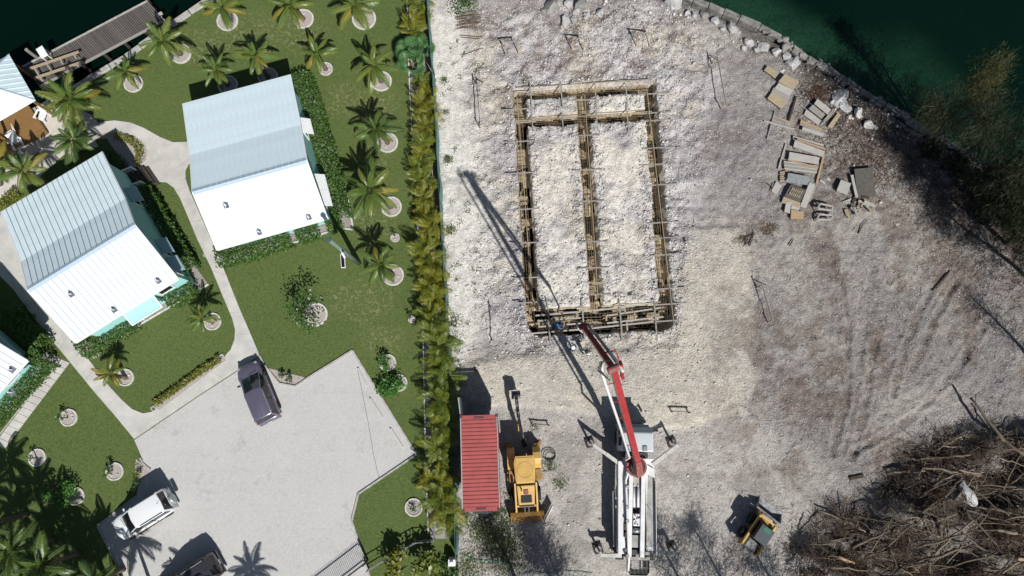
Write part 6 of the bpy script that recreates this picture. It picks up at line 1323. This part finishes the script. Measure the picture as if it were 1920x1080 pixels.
for i, (a_, b_) in enumerate((((1564,209),(1537,238)),((1561,207),(1541,230)))): stick(a_, b_, ['upper thin pale batten beside the leaning group','lower thin pale batten beside the leaning group'][i], 'timber', .06, .12, 'ply_grey', None, .25, 'timber_batten')
stick((1491,183),(1477,228),'dark brown beam lying above the crossed battens','timber',.13,.10,'wood_dark',None,.08,'timber_beam'); stick((1431,228),(1488,244),'upper pale batten crossing at the left of the timber store','timber',.11,.09,'ply_grey',None,.1,'timber_batten'); stick((1448,219),(1488,234),'tan batten crossing at the left of the timber store','timber',.10,.08,'wood_tan',None,.08,'timber_batten'); stick((1452,210),(1437,262),'thin grey batten lying across the crossed battens','timber',.08,.08,'wood_grey',None,.06,'timber_batten')
for i, (a_, b_, m_, w_) in enumerate((((1499,229),(1539,246),'wood_orange',.22),((1498,234),(1537,250),'wood_grey',.14),((1502,243),(1541,256),'ply_grey',.26),((1485,258),(1541,274),'ply_grey',.12),((1485,262),(1541,278),'wood_grey',.12))):
    stick(a_, b_, ['orange-edged plank at the head of the stacked planks','thin grey plank under the orange-edged plank','wide pale plank below the orange-edged plank','upper narrow batten above the wide board stack','lower narrow batten above the wide board stack'][i], 'timber', w_, .09, m_, None, .18, 'timber_plank')
panel(((1487,266),(1543,287),(1539,297),(1484,278)),.30,.10,'ply_grey','wide pale board with orange edge on the main stack'); stick((1490,266),(1542,284),'orange plank edge along the wide pale board','timber',.12,.06,'wood_orange',None,.46,'timber_plank')
panel(((1477,288),(1532,298),(1531,311),(1475,302)),.30,.10,'ply_grey','second wide pale board of the main stack')
for i in range(5): stick((1467+i*.4,305+i*3.2),(1529,314+i*2.8), f'grey batten in the ribbed bundle of the main stack, {nth(i)} from the top','timber',.10,.10,'wood_grey' if i % 2 else 'ply_grey','battens of the ribbed bundle',.2,'timber_batten')
stick((1474,302),(1530,318),'orange batten above the ribbed bundle','timber',.12,.07,'wood_orange',None,.32,'timber_batten'); stick((1544,291),(1530,345),'long orange plank lying at the right of the main stack','timber',.14,.06,'wood_orange',None,.06,'timber_plank'); stick((1472,271),(1458,318),'pale batten standing left of the main stack','timber',.09,.14,'ply_grey',None,.1,'timber_batten')
sh = empty('metal_sheets', P(1497,333,.3), label='corrugated blue-grey metal sheets lying on the main stack', cat='metal sheets')
for k in range(2):
    mb = MB(); q0, q1, q3 = P(1478-k*2,324+k*4,.45-k*.1), P(1518-k*2,331+k*4,.45-k*.1), P(1476-k*2,336+k*4,.45-k*.1); n = 9; pv_ = q3-q0
    for i in range(n):
        a = q0+pv_*(i/n); b = q0+pv_*((i+.5)/n)+Vector((0,0,.03)); c2 = q0+pv_*((i+1)/n); d = q1-q0; mb.quad(a,a+d,b+d,b); mb.quad(b,b+d,c2+d,c2)
    mb.build('sheet', M['metal_sheet'], sh, world=True)
for i in range(5): stick((1461,325+i*4),(1475,322+i*4), f'short tan offcut at the left end of the metal sheets, {nth(i)} from the top','timber',.11,.08,'wood_tan','offcuts beside the metal sheets',.12+.04*(i%2),'timber_offcut')
panel(((1454,341),(1465,349),(1455,366),(1445,359)),.05,.06,'ply_grey','pale board left of the block pallet'); stick((1449,344),(1442,360),'thin batten beside the pale board left of the pallet','timber',.06,.05,'wood_grey',None,.06,'timber_batten')
# pallet with tan block spacers
pl = empty('block_pallet', P(1494,362), label='dark pallet carrying two rows of tan spacer blocks', cat='pallet'); q = [P(*t,.35) for t in ((1483,346),(1512,356),(1500,380),(1471,367))]; c = sum(q,Vector())/4
mb = MB(); vs_ = [tuple(p) for p in q]; slab(mb, vs_, .12); mb.build('deck', M['ply_dark'], pl, world=True); ux = (q[1]-q[0]); vx = (q[3]-q[0])
for k in (.05,.5,.95): mb = MB(); a = q[0]+vx*k; mb.bar(a-Vector((0,0,.22)), a+ux-Vector((0,0,.22)), .12,.2); mb.build('bearer', M['wood_grey'], pl, world=True)
for r_ in range(2):
    for i in range(6): p = q[0]+ux*(.20+.12*i)+vx*(.22+.36*r_)+Vector((0,0,.05)); mb = MB(); mb.bar(p, p+vx*.24, .085,.09); mb.build('spacer_block', M['shrub_yellow' if False else 'wood_tan'], pl, world=True)
stick((1519,347),(1502,391),'broad pale plank right of the block pallet','timber',.45,.12,'ply_grey',None,.25,'timber_plank'); stick((1526,349),(1514,378),'tan plank beside the broad pale plank','timber',.28,.10,'wood_grey',None,.12,'timber_plank')
panel(((1466,371),(1498,383),(1494,392),(1462,382)),.12,.08,'wood_tan','tan board below the block pallet'); panel(((1470,382),(1480,380),(1477,403),(1467,399)),.25,.05,'ply_grey','pale upright panel with a dark knot below the pallet'); panel(((1480,395),(1504,400),(1503,413),(1479,412)),.2,.10,'wood_orange','orange-topped box panel at the foot of the store'); panel(((1482,386),(1497,388),(1495,397),(1480,393)),.15,.08,'ply_grey','small pale board above the orange-topped panel')
def tframe(px, h, label):
    q = [P(*t) for t in px]; z = gz(q[0].x,q[0].y); e = empty('timber_tray', (q[0]+q[2])/2, label=label, cat='timber frame')
    for i in range(4): mb = MB(); mb.bar(q[i]+Vector((0,0,z+h)), q[(i+1)%4]+Vector((0,0,z+h)), .09,.14); mb.build('side', M['ply_grey'], e, world=True)
    for p in q: mb = MB(); mb.bar(p+Vector((0,0,z)), p+Vector((0,0,z+h)), .07,.07); mb.build('leg', M['wood_grey'], e, world=True)
tframe(((1532,386),(1555,392),(1552,399),(1526,395)),.5,'upper pale timber tray frame at the lower right of the store'); tframe(((1532,405),(1557,407),(1553,415),(1526,415)),.4,'lower pale timber tray frame at the lower right of the store')
panel(((1597,320),(1632,317),(1637,371),(1604,375)),.35,.08,'ply_dark','large dark plywood sheet at the right of the timber store'); stick((1593,331),(1602,373),'pale plank along the dark plywood sheet','timber',.2,.1,'ply_grey',None,.25,'timber_plank'); panel(((1572,340),(1591,347),(1583,369),(1564,360)),.25,.05,'ply_grey','pale square sheet left of the dark plywood sheet')
hx_ = sorted(random.uniform(1572,1618) for _ in range(14))
for i in range(14):
    a = (hx_[i], random.uniform(372,398)); an = random.uniform(-1.2,1.6); l = random.uniform(12,24); stick(a, (a[0]+l*math.cos(an), a[1]+l*math.sin(an)), f'timber offcut in the heap below the dark plywood sheet, {nth(i)} from the left', 'timber', random.uniform(.08,.2), .05, random.choice(['wood_grey','wood_tan','wood_dark','ply_grey']), 'offcut heap below the dark sheet', .05+.03*i, 'timber_offcut')
stick((1537,338),(1546,345),'small grey offcut right of the long orange plank','timber',.14,.04,'ply_grey',None,.04,'timber_offcut'); stick((1549,335),(1556,338),'small pale square offcut near the dark sheet','timber',.22,.04,'ply_grey',None,.04,'timber_offcut')
stick((1592,897),(1617,892),'short dark plank lying alone on the ground left of the brush pile','timber',.22,.12,'wood_dark',None,.05,'timber_plank')

# ================================================================ BOULDERS
def boulder(px, py, r_, label, m='rock', seed=0, group='boulders along the shore', fl=.7, name='boulder', stretch=1, rz=0):
    rg = random.Random(seed); p = P(px, py); z = gz(p.x, p.y); e = empty(name, (p.x, p.y, max(z,-.2)), rz, label, 'boulder', group); import bmesh
    bm = bmesh.new(); bmesh.ops.create_icosphere(bm, subdivisions=2, radius=1)
    pl_ = [(Vector((rg.gauss(0,1),rg.gauss(0,1),rg.gauss(0,1))).normalized(), rg.uniform(.42,.85)) for _ in range(15)]
    for v in bm.verts:
        for n_, d_ in pl_:
            k = v.co.dot(n_)
            if k > d_: v.co -= n_*(k-d_)
        v.co *= rg.uniform(.90,1.08); v.co.x *= stretch; v.co.z *= fl
    bmesh.ops.scale(bm, vec=(r_,r_,r_), verts=bm.verts); me = bpy.data.meshes.new('rock'); bm.to_mesh(me); bm.free(); me.materials.append(M[m]); link('rock', me, e, loc=(0,0,r_*.35*fl)); return e
bl = [(1036,14,.62,'rock_grey'),(1050,10,.3,'rock'),(1066,8,.38,'rock'),(1091,14,.62,'rock_grey'),(1080,24,.3,'rock'),(1062,42,.42,'rock'),(1099,22,.35,'rock'),(1125,26,.36,'rock'),(1075,40,.25,'rock'),(1100,34,.28,'rock'),(1022,20,.3,'rock_grey'),
 (1262,4,.8,'rock'),(1287,26,.3,'rock'),(1300,32,.28,'rock'),(1320,30,.36,'rock_grey'),(1341,42,.40,'rock'),(1352,58,.25,'rock'),(1371,55,.42,'rock'),(1380,62,.3,'rock'),(1402,80,.45,'rock'),(1396,92,.22,'rock'),(1428,88,.44,'rock'),(1420,94,.25,'rock'),(1454,100,.42,'rock'),(1470,92,.40,'rock_grey'),(1474,108,.34,'rock'),(1485,124,.55,'rock'),(1466,134,.2,'rock'),(1490,112,.3,'rock_grey'),
 (1574,184,.62,'rock'),(1570,196,.3,'rock'),(1582,204,.46,'rock'),(1607,210,.46,'rock'),(1592,220,.26,'rock'),(1627,236,.42,'rock'),(1641,240,.2,'rock'),(1560,192,.24,'rock')]
for i, (x, y, r_, m) in enumerate(bl): boulder(x, y, r_*1.3, f"{'white' if m=='rock' else 'grey'} limestone boulder along the shore, {nth(i)} counting from the top left", m, i)
boulder(1792,926,.55,'pale elongated boulder lying in the brush pile','rock',99,None,.8,'boulder',1.9,R(112))
# scattered larger white stones on the site
for i, (x, y, r_) in enumerate(((1300,120,.2),(1280,100,.15),(1250,212,.16),(1282,248,.15),(1305,190,.14),(1325,262,.14),(913,602,.2),(840,538,.16),(850,598,.14),(930,616,.1),(1406,338,.16),(1322,345,.14),(1210,500,.1),(1170,480,.12),(1600,310,.15),(1650,380,.2),(1680,420,.22))): boulder(x, y, r_, f'single white stone lying on the site ground, {nth(i)} of the scattered stones', 'rock', 200+i, 'single stones on the site', .8, 'stone')

# ================================================================ CASUARINAS
def casuarina(base_px, top_px, h, label, m='needle', seed=0, n=2600, rad=1.7, start=.35, group=None, droop=.5, nb=16, bend=None):
    rg = random.Random(seed); b = P(*base_px); b.z = max(gz(b.x, b.y), -.3) if (b.x < 40 and b.y > -15.5) else -.1; t = P(*top_px, h); e = empty('casuarina_tree', b, label=label, cat='tree', group=group); d = t-b
    k = 8; tr = [Vector((d.x*(i/k)**1.15, d.y*(i/k)**1.15, d.z*(i/k)))+Vector((rg.uniform(-.06,.06),rg.uniform(-.06,.06),0)) for i in range(k+1)]
    mb = MB(); mb.tube(tr, [.16*(1-.88*i/k)+.012 for i in range(k+1)], 7); mb.build('trunk', M['bark'], e, smooth=True)
    mb = MB(); tips = []
    for i in range(nb):
        s = start+(1-start)*(i+rg.random())/nb; j = min(int(s*k), k-1); p = tr[j].lerp(tr[j+1], s*k-j); a = i*2.4+rg.uniform(-.4,.4); L = rad*(1.15-s*.75)*rg.uniform(.7,1.25)
        dv = Vector((math.cos(a), math.sin(a), rg.uniform(.25,.8))).normalized()+d.normalized()*.5; q1 = p+dv*L*.5; q2 = p+dv*L*.95+Vector((0,0,-droop*.25*L)); mb.tube([p,q1,q2], [.03,.018,.006], 4)
        for w_ in range(9): u = rg.uniform(.25,1); c = (p.lerp(q1, u*2) if u < .5 else q1.lerp(q2, u*2-1)); tips.append((c, dv, .18+.25*u))
    for w_ in range(10): u = rg.uniform(.8,1); tips.append((tr[k-1].lerp(tr[k], u), d.normalized(), .25))
    mb.build('limbs', M['bark'], e)
    V = []; 
    for _ in range(n):
        c, dv, sp = rg.choice(tips); p = c+Vector((rg.gauss(0,sp),rg.gauss(0,sp),rg.gauss(0,sp))); l = rg.uniform(.22,.50); q = (dv*.6+Vector((rg.gauss(0,.5),rg.gauss(0,.5),-droop+rg.gauss(0,.4)))).normalized(); sd = q.cross(Vector((rg.random(),rg.random(),.6))).normalized()*.016
        V += [p-sd, p+sd, p+q*l+sd*.3, p+q*l-sd*.3]
    V = np.array([tuple(v) for v in V]); link('crown', fast_mesh('crown', V, np.arange(len(V)).reshape(-1,4), M[m]), e); return e
casuarina((1752,252),(1872,120),9.5,'olive casuarina leaning out over the green water','needle',1,3400,1.6,.55,droop=.2,nb=18)
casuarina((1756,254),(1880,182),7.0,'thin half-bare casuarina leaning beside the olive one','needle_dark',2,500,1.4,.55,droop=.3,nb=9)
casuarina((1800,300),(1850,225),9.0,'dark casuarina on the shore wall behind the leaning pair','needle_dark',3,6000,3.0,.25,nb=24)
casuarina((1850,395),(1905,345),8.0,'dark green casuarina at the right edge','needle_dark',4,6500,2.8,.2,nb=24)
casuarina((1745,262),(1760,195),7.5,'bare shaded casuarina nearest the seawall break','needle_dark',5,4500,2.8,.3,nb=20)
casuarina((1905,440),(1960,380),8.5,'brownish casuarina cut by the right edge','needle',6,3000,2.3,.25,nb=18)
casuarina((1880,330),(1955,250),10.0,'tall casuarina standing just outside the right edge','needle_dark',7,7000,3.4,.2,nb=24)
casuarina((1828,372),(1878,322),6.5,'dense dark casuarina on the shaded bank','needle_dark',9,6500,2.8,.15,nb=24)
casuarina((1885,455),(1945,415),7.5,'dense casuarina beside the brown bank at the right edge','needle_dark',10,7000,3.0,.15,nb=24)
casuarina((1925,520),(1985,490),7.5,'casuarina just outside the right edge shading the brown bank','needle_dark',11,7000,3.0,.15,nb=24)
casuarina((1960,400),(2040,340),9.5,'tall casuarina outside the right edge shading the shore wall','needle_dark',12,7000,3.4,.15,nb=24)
for i, (x_, y_, r_) in enumerate(((1740,282,.7),(1790,312,.9),(1828,345,1.0),(1868,378,1.1),(1900,420,1.0),(1842,402,.8),(1905,355,1.2))): ball(x_, y_, r_, .5, f'dark scrub bush on the shaded right bank, {nth(i)} from the top', 'needle_dark', 700, .26, name='scrub_bush', cat='bush', branches=12, tall_=.6)
casuarina((1950,690),(1990,650),5.0,'low casuarina just outside the right edge beside the bare ground','needle_dark',8,1600,1.6,.25)
for i, (bx_, by_, h_, r_) in enumerate(((1010,1180,8.5,2.0),(1110,1210,9.5,2.2),(1065,1150,6.5,1.6),(1330,1190,8.5,2.2),(1420,1200,8.5,2.4),(1500,1180,7.0,2.0))):
    tx = 960+(bx_-960)*(1+h_/50); ty = 760+(by_-760)*(1+h_/50)
    casuarina((bx_,by_),(tx,ty),h_,'feathery casuarina beyond the bottom edge shading the site','needle_dark',30+i,3800,r_,.35,'casuarinas beyond the bottom edge',nb=14)

# ================================================================ BRUSH PILE
bp_ = empty('brush_pile', P(1760,960), label='large heap of dead branches, roots and soil in the lower right', cat='brush pile')
def branch(a_, b_, r0, r1, m='log', z0=.5, z1=.9, kink=.05, name='branch'):
    A3 = P(*a_); B3 = P(*b_); A3.z = gz(A3.x,A3.y)+z0; B3.z = gz(B3.x,B3.y)+z1; k = 6; pts = []
    for i in range(k+1): p = A3.lerp(B3, i/k); w_ = math.sin(math.pi*i/k); pts.append(p+Vector((random.gauss(0,kink)*w_, random.gauss(0,kink)*w_, random.gauss(0,kink*.6)*w_)))
    mb = MB(); mb.tube(pts, [r0+(r1-r0)*i/k for i in range(k+1)], 6); return mb.build(name, M[m], bp_, world=True, smooth=True)
for a_, b_, r0, r1, m, z0, z1 in (((1635,982),(1745,892),.06,.10,'log',.25,.55),((1715,875),(1815,885),.07,.06,'logpale',.6,.6),((1662,886),(1720,880),.10,.08,'log',.3,.4),((1700,858),(1640,832) if False else (1722,862),.08,.05,'log',.3,.3),((1800,746),(1850,825),.08,.12,'log',1.2,.6),((1840,810),(1890,850),.12,.14,'log',.6,.8),((1808,756),(1835,800),.05,.06,'log',.8,.6),((1532,955),(1608,988),.06,.05,'logpale',.4,.25),((1545,1030),(1578,1048),.16,.13,'log',.4,.4),((1560,1038),(1590,1050),.10,.08,'wood_orange',.5,.45),((1840,985),(1870,990),.14,.12,'logpale',.6,.6),((1640,1075),(1900,1070),.08,.07,'log',.6,.6),((1800,1068),(1890,1074),.09,.07,'logpale',.7,.7),((1870,1035),(1910,1045),.13,.11,'wood_orange',.5,.5),((1805,912),(1860,960),.05,.03,'log',.4,.4),((1735,930),(1760,1000),.05,.06,'log',.4,.5),((1655,975),(1720,990),.05,.03,'log',.3,.4),((1500,1000),(1515,975),.06,.04,'log',.3,.6),((1495,1040),(1482,1070),.07,.05,'log',.3,.5),((1540,968),(1500,1012),.05,.03,'log',.5,.2)): branch(a_, b_, r0, r1, m, z0, z1)
br_poly = Z_['brush']
def rnd_in():
    while True:
        x, y = random.uniform(1490,1935), random.uniform(800,1100); p = P2(x, y)
        if inpoly(np.array([p[0]]), np.array([p[1]]), br_poly)[0]: return x, y
for i in range(190):
    x, y = rnd_in(); an = random.choice((random.gauss(.2,.35), random.gauss(-.5,.4), random.uniform(-1.5,1.5))); l = random.uniform(20,75); branch((x,y),(x+l*math.cos(an),y+l*math.sin(an)), random.uniform(.025,.075), random.uniform(.015,.04), random.choice(['log','log','log','log','twig','logpale']), random.uniform(.1,.5), random.uniform(.1,.7), .045)
for i in range(34):
    x, y = rnd_in(); an = random.choice((random.gauss(.15,.3), random.gauss(-.6,.3), random.uniform(-1.5,1.5))); l = random.uniform(45,110); branch((x,y),(x+l*math.cos(an),y+l*math.sin(an)), random.uniform(.06,.13), random.uniform(.04,.07), random.choice(['log','log','log','logpale']), random.uniform(.1,.5), random.uniform(.1,.6), .05)
for r_ in range(3): mb = MB(); p = P(*((1835,800),(1850,830),(1790,860))[r_]); mb.tube([p+Vector((0,0,.3)), p+Vector((.8,.9,1.6))], [.05,.02], 5); mb.build('branch', M['log'], bp_, world=True)
def twigs(n, samp, m, l0, l1, name, zr=.8, flat=.35):
    P0 = np.array([samp() for _ in range(n)]); z = hfun(P0[:,0], P0[:,1])[0]+RNG.uniform(0,zr,n)*RNG.random(n); a = RNG.uniform(0,6.28,n); el = RNG.normal(.08,flat,n); l = RNG.uniform(l0,l1,n)*.5; w_ = RNG.uniform(.008,.02,n)
    d = np.stack([np.cos(a)*np.cos(el), np.sin(a)*np.cos(el), np.sin(el)],1)*l[:,None]; s = np.stack([-np.sin(a), np.cos(a), np.zeros(n)],1)*w_[:,None]; up = np.array([0,0,1.])*w_[:,None]*1.4; c = np.column_stack([P0, z])
    V = np.stack([c-d+s, c-d-s, c-d+up, c+d+s*.5, c+d-s*.5, c+d+up*.5],1).reshape(-1,3); f = np.array([(0,1,4,3),(1,2,5,4),(2,0,3,5)]); F = (f[None]+np.arange(n)[:,None,None]*6).reshape(-1,4)
    return fast_mesh(name, V, F, M[m])
def s1():
    x, y = rnd_in(); return P2(x+random.gauss(0,6), y+random.gauss(0,6))
cl_ = [rnd_in() for _ in range(26)]
def s2(): c = random.choice(cl_); return P2(c[0]+random.gauss(0,16), c[1]+random.gauss(0,12))
def edge():
    t = random.choice(((1640,940),(1660,920),(1700,860),(1730,845),(1760,825),(1800,815),(1520,980),(1560,960),(1600,970),(1500,1030),(1680,900))); return P2(t[0]+random.gauss(0,20), t[1]+random.gauss(0,14))
for f_, n, m, l0, l1 in ((s1,2400,'twig',.2,1.5),(s2,5200,'twig_red',.15,.8),(edge,900,'twig',.2,1.0)):
    o = link('twigs', twigs(n, f_, m, l0, l1, 'twigs'), bp_); o.location = -bp_.location; o['kind'] = 'stuff'
# dead leaf litter and twigs along the shore and on the site
def s3():
    c = random.choice(((1560,230,40,25),(1620,270,60,30),(1700,300,60,40),(1760,330,50,40),(1830,420,60,40),(1890,500,40,40),(1530,175,15,10),(1640,300,50,30))); return P2(c[0]+random.gauss(0,c[2]), c[1]+random.gauss(0,c[3]))
def s4():
    c = random.choice(((1600,380,10,10),(1440,430,8,6),(1395,448,10,6),(1640,620,40,60),(1150,25,40,10),(1080,60,10,25),(1200,60,25,25),(985,150,6,18),(1020,640,20,12),(1700,560,60,70),(1540,720,120,100),(1860,760,50,60),(910,380,20,100),(1560,560,120,120),(1700,650,120,130),(1450,880,90,80),(1330,300,60,120),(1250,130,60,40))); return P2(c[0]+random.gauss(0,c[2]), c[1]+random.gauss(0,c[3]))
tag(link('shore_litter', twigs(5200, s3, 'twig_red', .1, .6, 'shore_litter', .12, .15)), 'brown dead twigs and roots littering the shore bank', 'litter', kind='stuff')
tag(link('site_litter', twigs(3200, s4, 'twig', .06, .5, 'site_litter', .06, .12)), 'small dead twigs scattered over the bare site', 'litter', kind='stuff')
for i, (a_, b_) in enumerate((((1608,438),(1625,412)),((1395,460),(1415,440)),((1478,462),(1486,448)),((1404,462),(1411,433)),((1437,345),(1445,362)),((1748,545),(1800,490)))):
    A3, B3 = P(*a_), P(*b_); zz = max(zat(A3), zat(B3))+.06; e = empty('dead_branch', (A3.x,A3.y,zz), label=['dark bent branch below the timber store','dark root stub beside the cream pad','curved thin twig below the timber store','dark stick beside the root stub','curved dark stick left of the timber store','long grey branch in the diagonal rut'][i], cat='branch')
    mb = MB(); m_ = (A3+B3)/2+Vector((random.uniform(-.2,.2),.1,0)); mb.tube([(A3.x,A3.y,zz),(m_.x,m_.y,zz+.06),(B3.x,B3.y,zz+.03)], [.045,.04,.02], 5); mb.build('stem', M['wood_dark'], e, world=True)
hc = MB()
for k in range(3): c = P(1028+2*k, 850+3*k); hc.tube([(c.x+(.5-.08*k)*math.cos(a*.35), c.y+(.4-.05*k)*math.sin(a*.35), gz(c.x,c.y)+.06+.02*k) for a in range(19)], .02, 5)
hc.tube([P(1030,860,.08),P(1015,868,.08),P(1022,885,.1),P(1040,880,.08)], .02, 5); o = hc.build('coiled_wire', M['cable']); tag(o, 'coil of thin dark wire right of the yellow loader', 'wire')
st = P(881,458); sm = MB(); sm.prism([(st.x+.42*math.cos(a*.5)*(1+.4*math.sin(3*a)), st.y+.25*math.sin(a*.5)) for a in range(12)], gz(st.x,st.y)+.0, gz(st.x,st.y)+.02)
# ================================================================ PEOPLE
def person(px, z0, face, label, shirt, trousers, hat, pose='stand'):
    p = P(*px, z0); e = empty('person', (p.x, p.y, z0), face, label, 'person')
    # joints: x = left/right, y = forward
    if pose == 'bend':
        J = dict(pel=(0,0,.86), chest=(0,.24,1.16), neck=(0,.42,1.34), head=(0,.52,1.46), sl=(-.19,.34,1.26), sr=(.19,.34,1.26), el=(-.26,.50,1.02), er=(.25,.52,1.02), hl=(-.12,.66,.86), hr=(.12,.70,.84), kl=(-.14,.10,.47), kr=(.14,.04,.46), al=(-.16,-.05,.08), ar=(.17,-.08,.08), tl=(-.17,.14,.04), tr=(.19,.11,.04))
    else:
        J = dict(pel=(0,0,.92), chest=(0,.03,1.28), neck=(0,.03,1.50), head=(0,.06,1.63), sl=(-.20,.02,1.42), sr=(.20,.02,1.42), el=(-.30,.00,1.14), er=(.29,.08,1.14), hl=(-.26,.18,.93), hr=(.16,.32,1.08), kl=(-.11,.04,.49), kr=(.12,.03,.49), al=(-.13,-.03,.08), ar=(.14,-.02,.08), tl=(-.15,.16,.04), tr=(.17,.17,.04))
    names = list(J); idx = {n_: i for i, n_ in enumerate(names)}; V = [J[n_] for n_ in names]
    E = [('pel','chest'),('chest','neck'),('neck','head'),('chest','sl'),('chest','sr'),('sl','el'),('sr','er'),('el','hl'),('er','hr'),('pel','kl'),('pel','kr'),('kl','al'),('kr','ar'),('al','tl'),('ar','tr')]
    rad = dict(pel=(.155,.12), chest=(.17,.125), neck=(.06,.06), head=(.088,.105), sl=(.075,.075), sr=(.075,.075), el=(.052,.052), er=(.052,.052), hl=(.036,.036), hr=(.036,.036), kl=(.075,.075), kr=(.075,.075), al=(.05,.05), ar=(.05,.05), tl=(.045,.04), tr=(.045,.04))
    EE = [(idx[a], idx[b]) for a, b in E]
    # hands: five short finger chains each, rooted in the palm
    for hnd, s in (('hl',-1),('hr',1)):
        h_ = Vector(J[hnd]); fw = (h_-Vector(J['el' if hnd == 'hl' else 'er'])).normalized(); side = fw.cross(Vector((0,0,1))).normalized()
        palm_ = len(V); V.append(tuple(h_+fw*.07)); EE.append((idx[hnd], palm_)); rad[palm_] = (.038,.028)
        for k, (o_, l_) in enumerate(((-.03,.075),(-.01,.085),(.01,.08),(.03,.065),(.05*s*0+.045,.05))):
            b0 = h_+fw*(.09 if k < 4 else .045)+side*o_*(1 if k < 4 else -s*1.0); m0 = len(V); V.append(tuple(b0)); V.append(tuple(b0+fw*l_*.55+Vector((0,0,-.02)))); V.append(tuple(b0+fw*l_*.9+Vector((0,0,-.055)))); EE += [(palm_,m0),(m0,m0+1),(m0+1,m0+2)]
            for q in range(3): rad[m0+q] = (.010,.010)
    me = bpy.data.meshes.new('body'); me.from_pydata(V, EE, []); o = link('body', me, e)
    sk_ = o.modifiers.new('skin', 'SKIN'); sd = me.skin_vertices[0].data
    for i in range(len(V)): r_ = rad.get(i) or rad[names[i]]; sd[i].radius = r_
    sd[0].use_root = True; sb = o.modifiers.new('sub', 'SUBSURF'); sb.levels = 1; sb.render_levels = 1
    dg = bpy.context.evaluated_depsgraph_get(); m2 = bpy.data.meshes.new_from_object(o.evaluated_get(dg)); o.modifiers.clear(); o.data = m2; m2.materials.clear()
    for m in ('skin', shirt, trousers, 'wood_dark'): m2.materials.append(M[m])
    nk = Vector(J['neck']); ch_ = Vector(J['chest']); pe_ = Vector(J['pel'])
    keys = [(n_, Vector(J[n_])) for n_ in names]
    for f in m2.polygons:
        c = f.center; f.use_smooth = True
        seg, best = None, 9
        for a, b in E:
            A, B = Vector(J[a]), Vector(J[b]); t = max(0, min(1, (c-A).dot(B-A)/(B-A).length_squared)); dd = (c-A.lerp(B, t)).length
            if dd < best: best, seg, tt = dd, (a, b), t
        if seg[1] in ('kl','kr','al','ar') or (seg == ('pel','chest') and tt < .12): f.material_index = 2
        elif seg[1] in ('tl','tr'): f.material_index = 3
        elif seg[1] == 'head' or (seg == ('chest','neck') and tt > .8): f.material_index = 0
        elif seg[1] in ('hl','hr'): f.material_index = 1 if tt < .45 else 0
        else: f.material_index = 1
    hd_ = Vector(J['head']); mb = MB()
    for sx in (-.035,.035): mb.tube([hd_+Vector((sx,.098,.0)), hd_+Vector((sx,.108,.0))], .011, 6)
    mb.build('eyes', M['black'], e); mb = MB(); mb.loft([[hd_+Vector((-.014,.095,-.035)), hd_+Vector((.014,.095,-.035)), hd_+Vector((0,.095,.02))],[hd_+Vector((-.008,.12,-.03)), hd_+Vector((.008,.12,-.03)), hd_+Vector((0,.105,.015))]]); mb.build('nose', M['skin'], e)
    mb = MB(); mb.box(hd_+Vector((0,.098,-.06)), (.045,.012,.01)); mb.build('mouth', M['boom_worn'], e)
    mb = MB(); rings = [[(hd_.x+r_*math.cos(a*.449), hd_.y-.005+r_*1.15*math.sin(a*.449), hd_.z+zz) for a in range(14)] for r_, zz in ((.15,.035),(.152,.045),(.118,.05),(.112,.09),(.088,.13),(.045,.152),(.005,.156))]; mb.loft(rings); mb.build('hard_hat' if hat.startswith('helmet') else 'cap', M[hat], e, smooth=True); return e
person((1037,612), -.6, R(-95), 'worker in a blue shirt bending in the south trench', 'cloth_blue', 'cloth_navy', 'cloth_navy', 'bend')
person((1071,656), .10, R(20), 'worker in a blue shirt and white hard hat below the trench', 'cloth_blue', 'cloth_navy', 'helmet_white')
person((1095,664), .12, R(-30), 'worker in a white shirt and dark cap beside the boom', 'cloth_white', 'cloth_dark', 'cloth_dark')
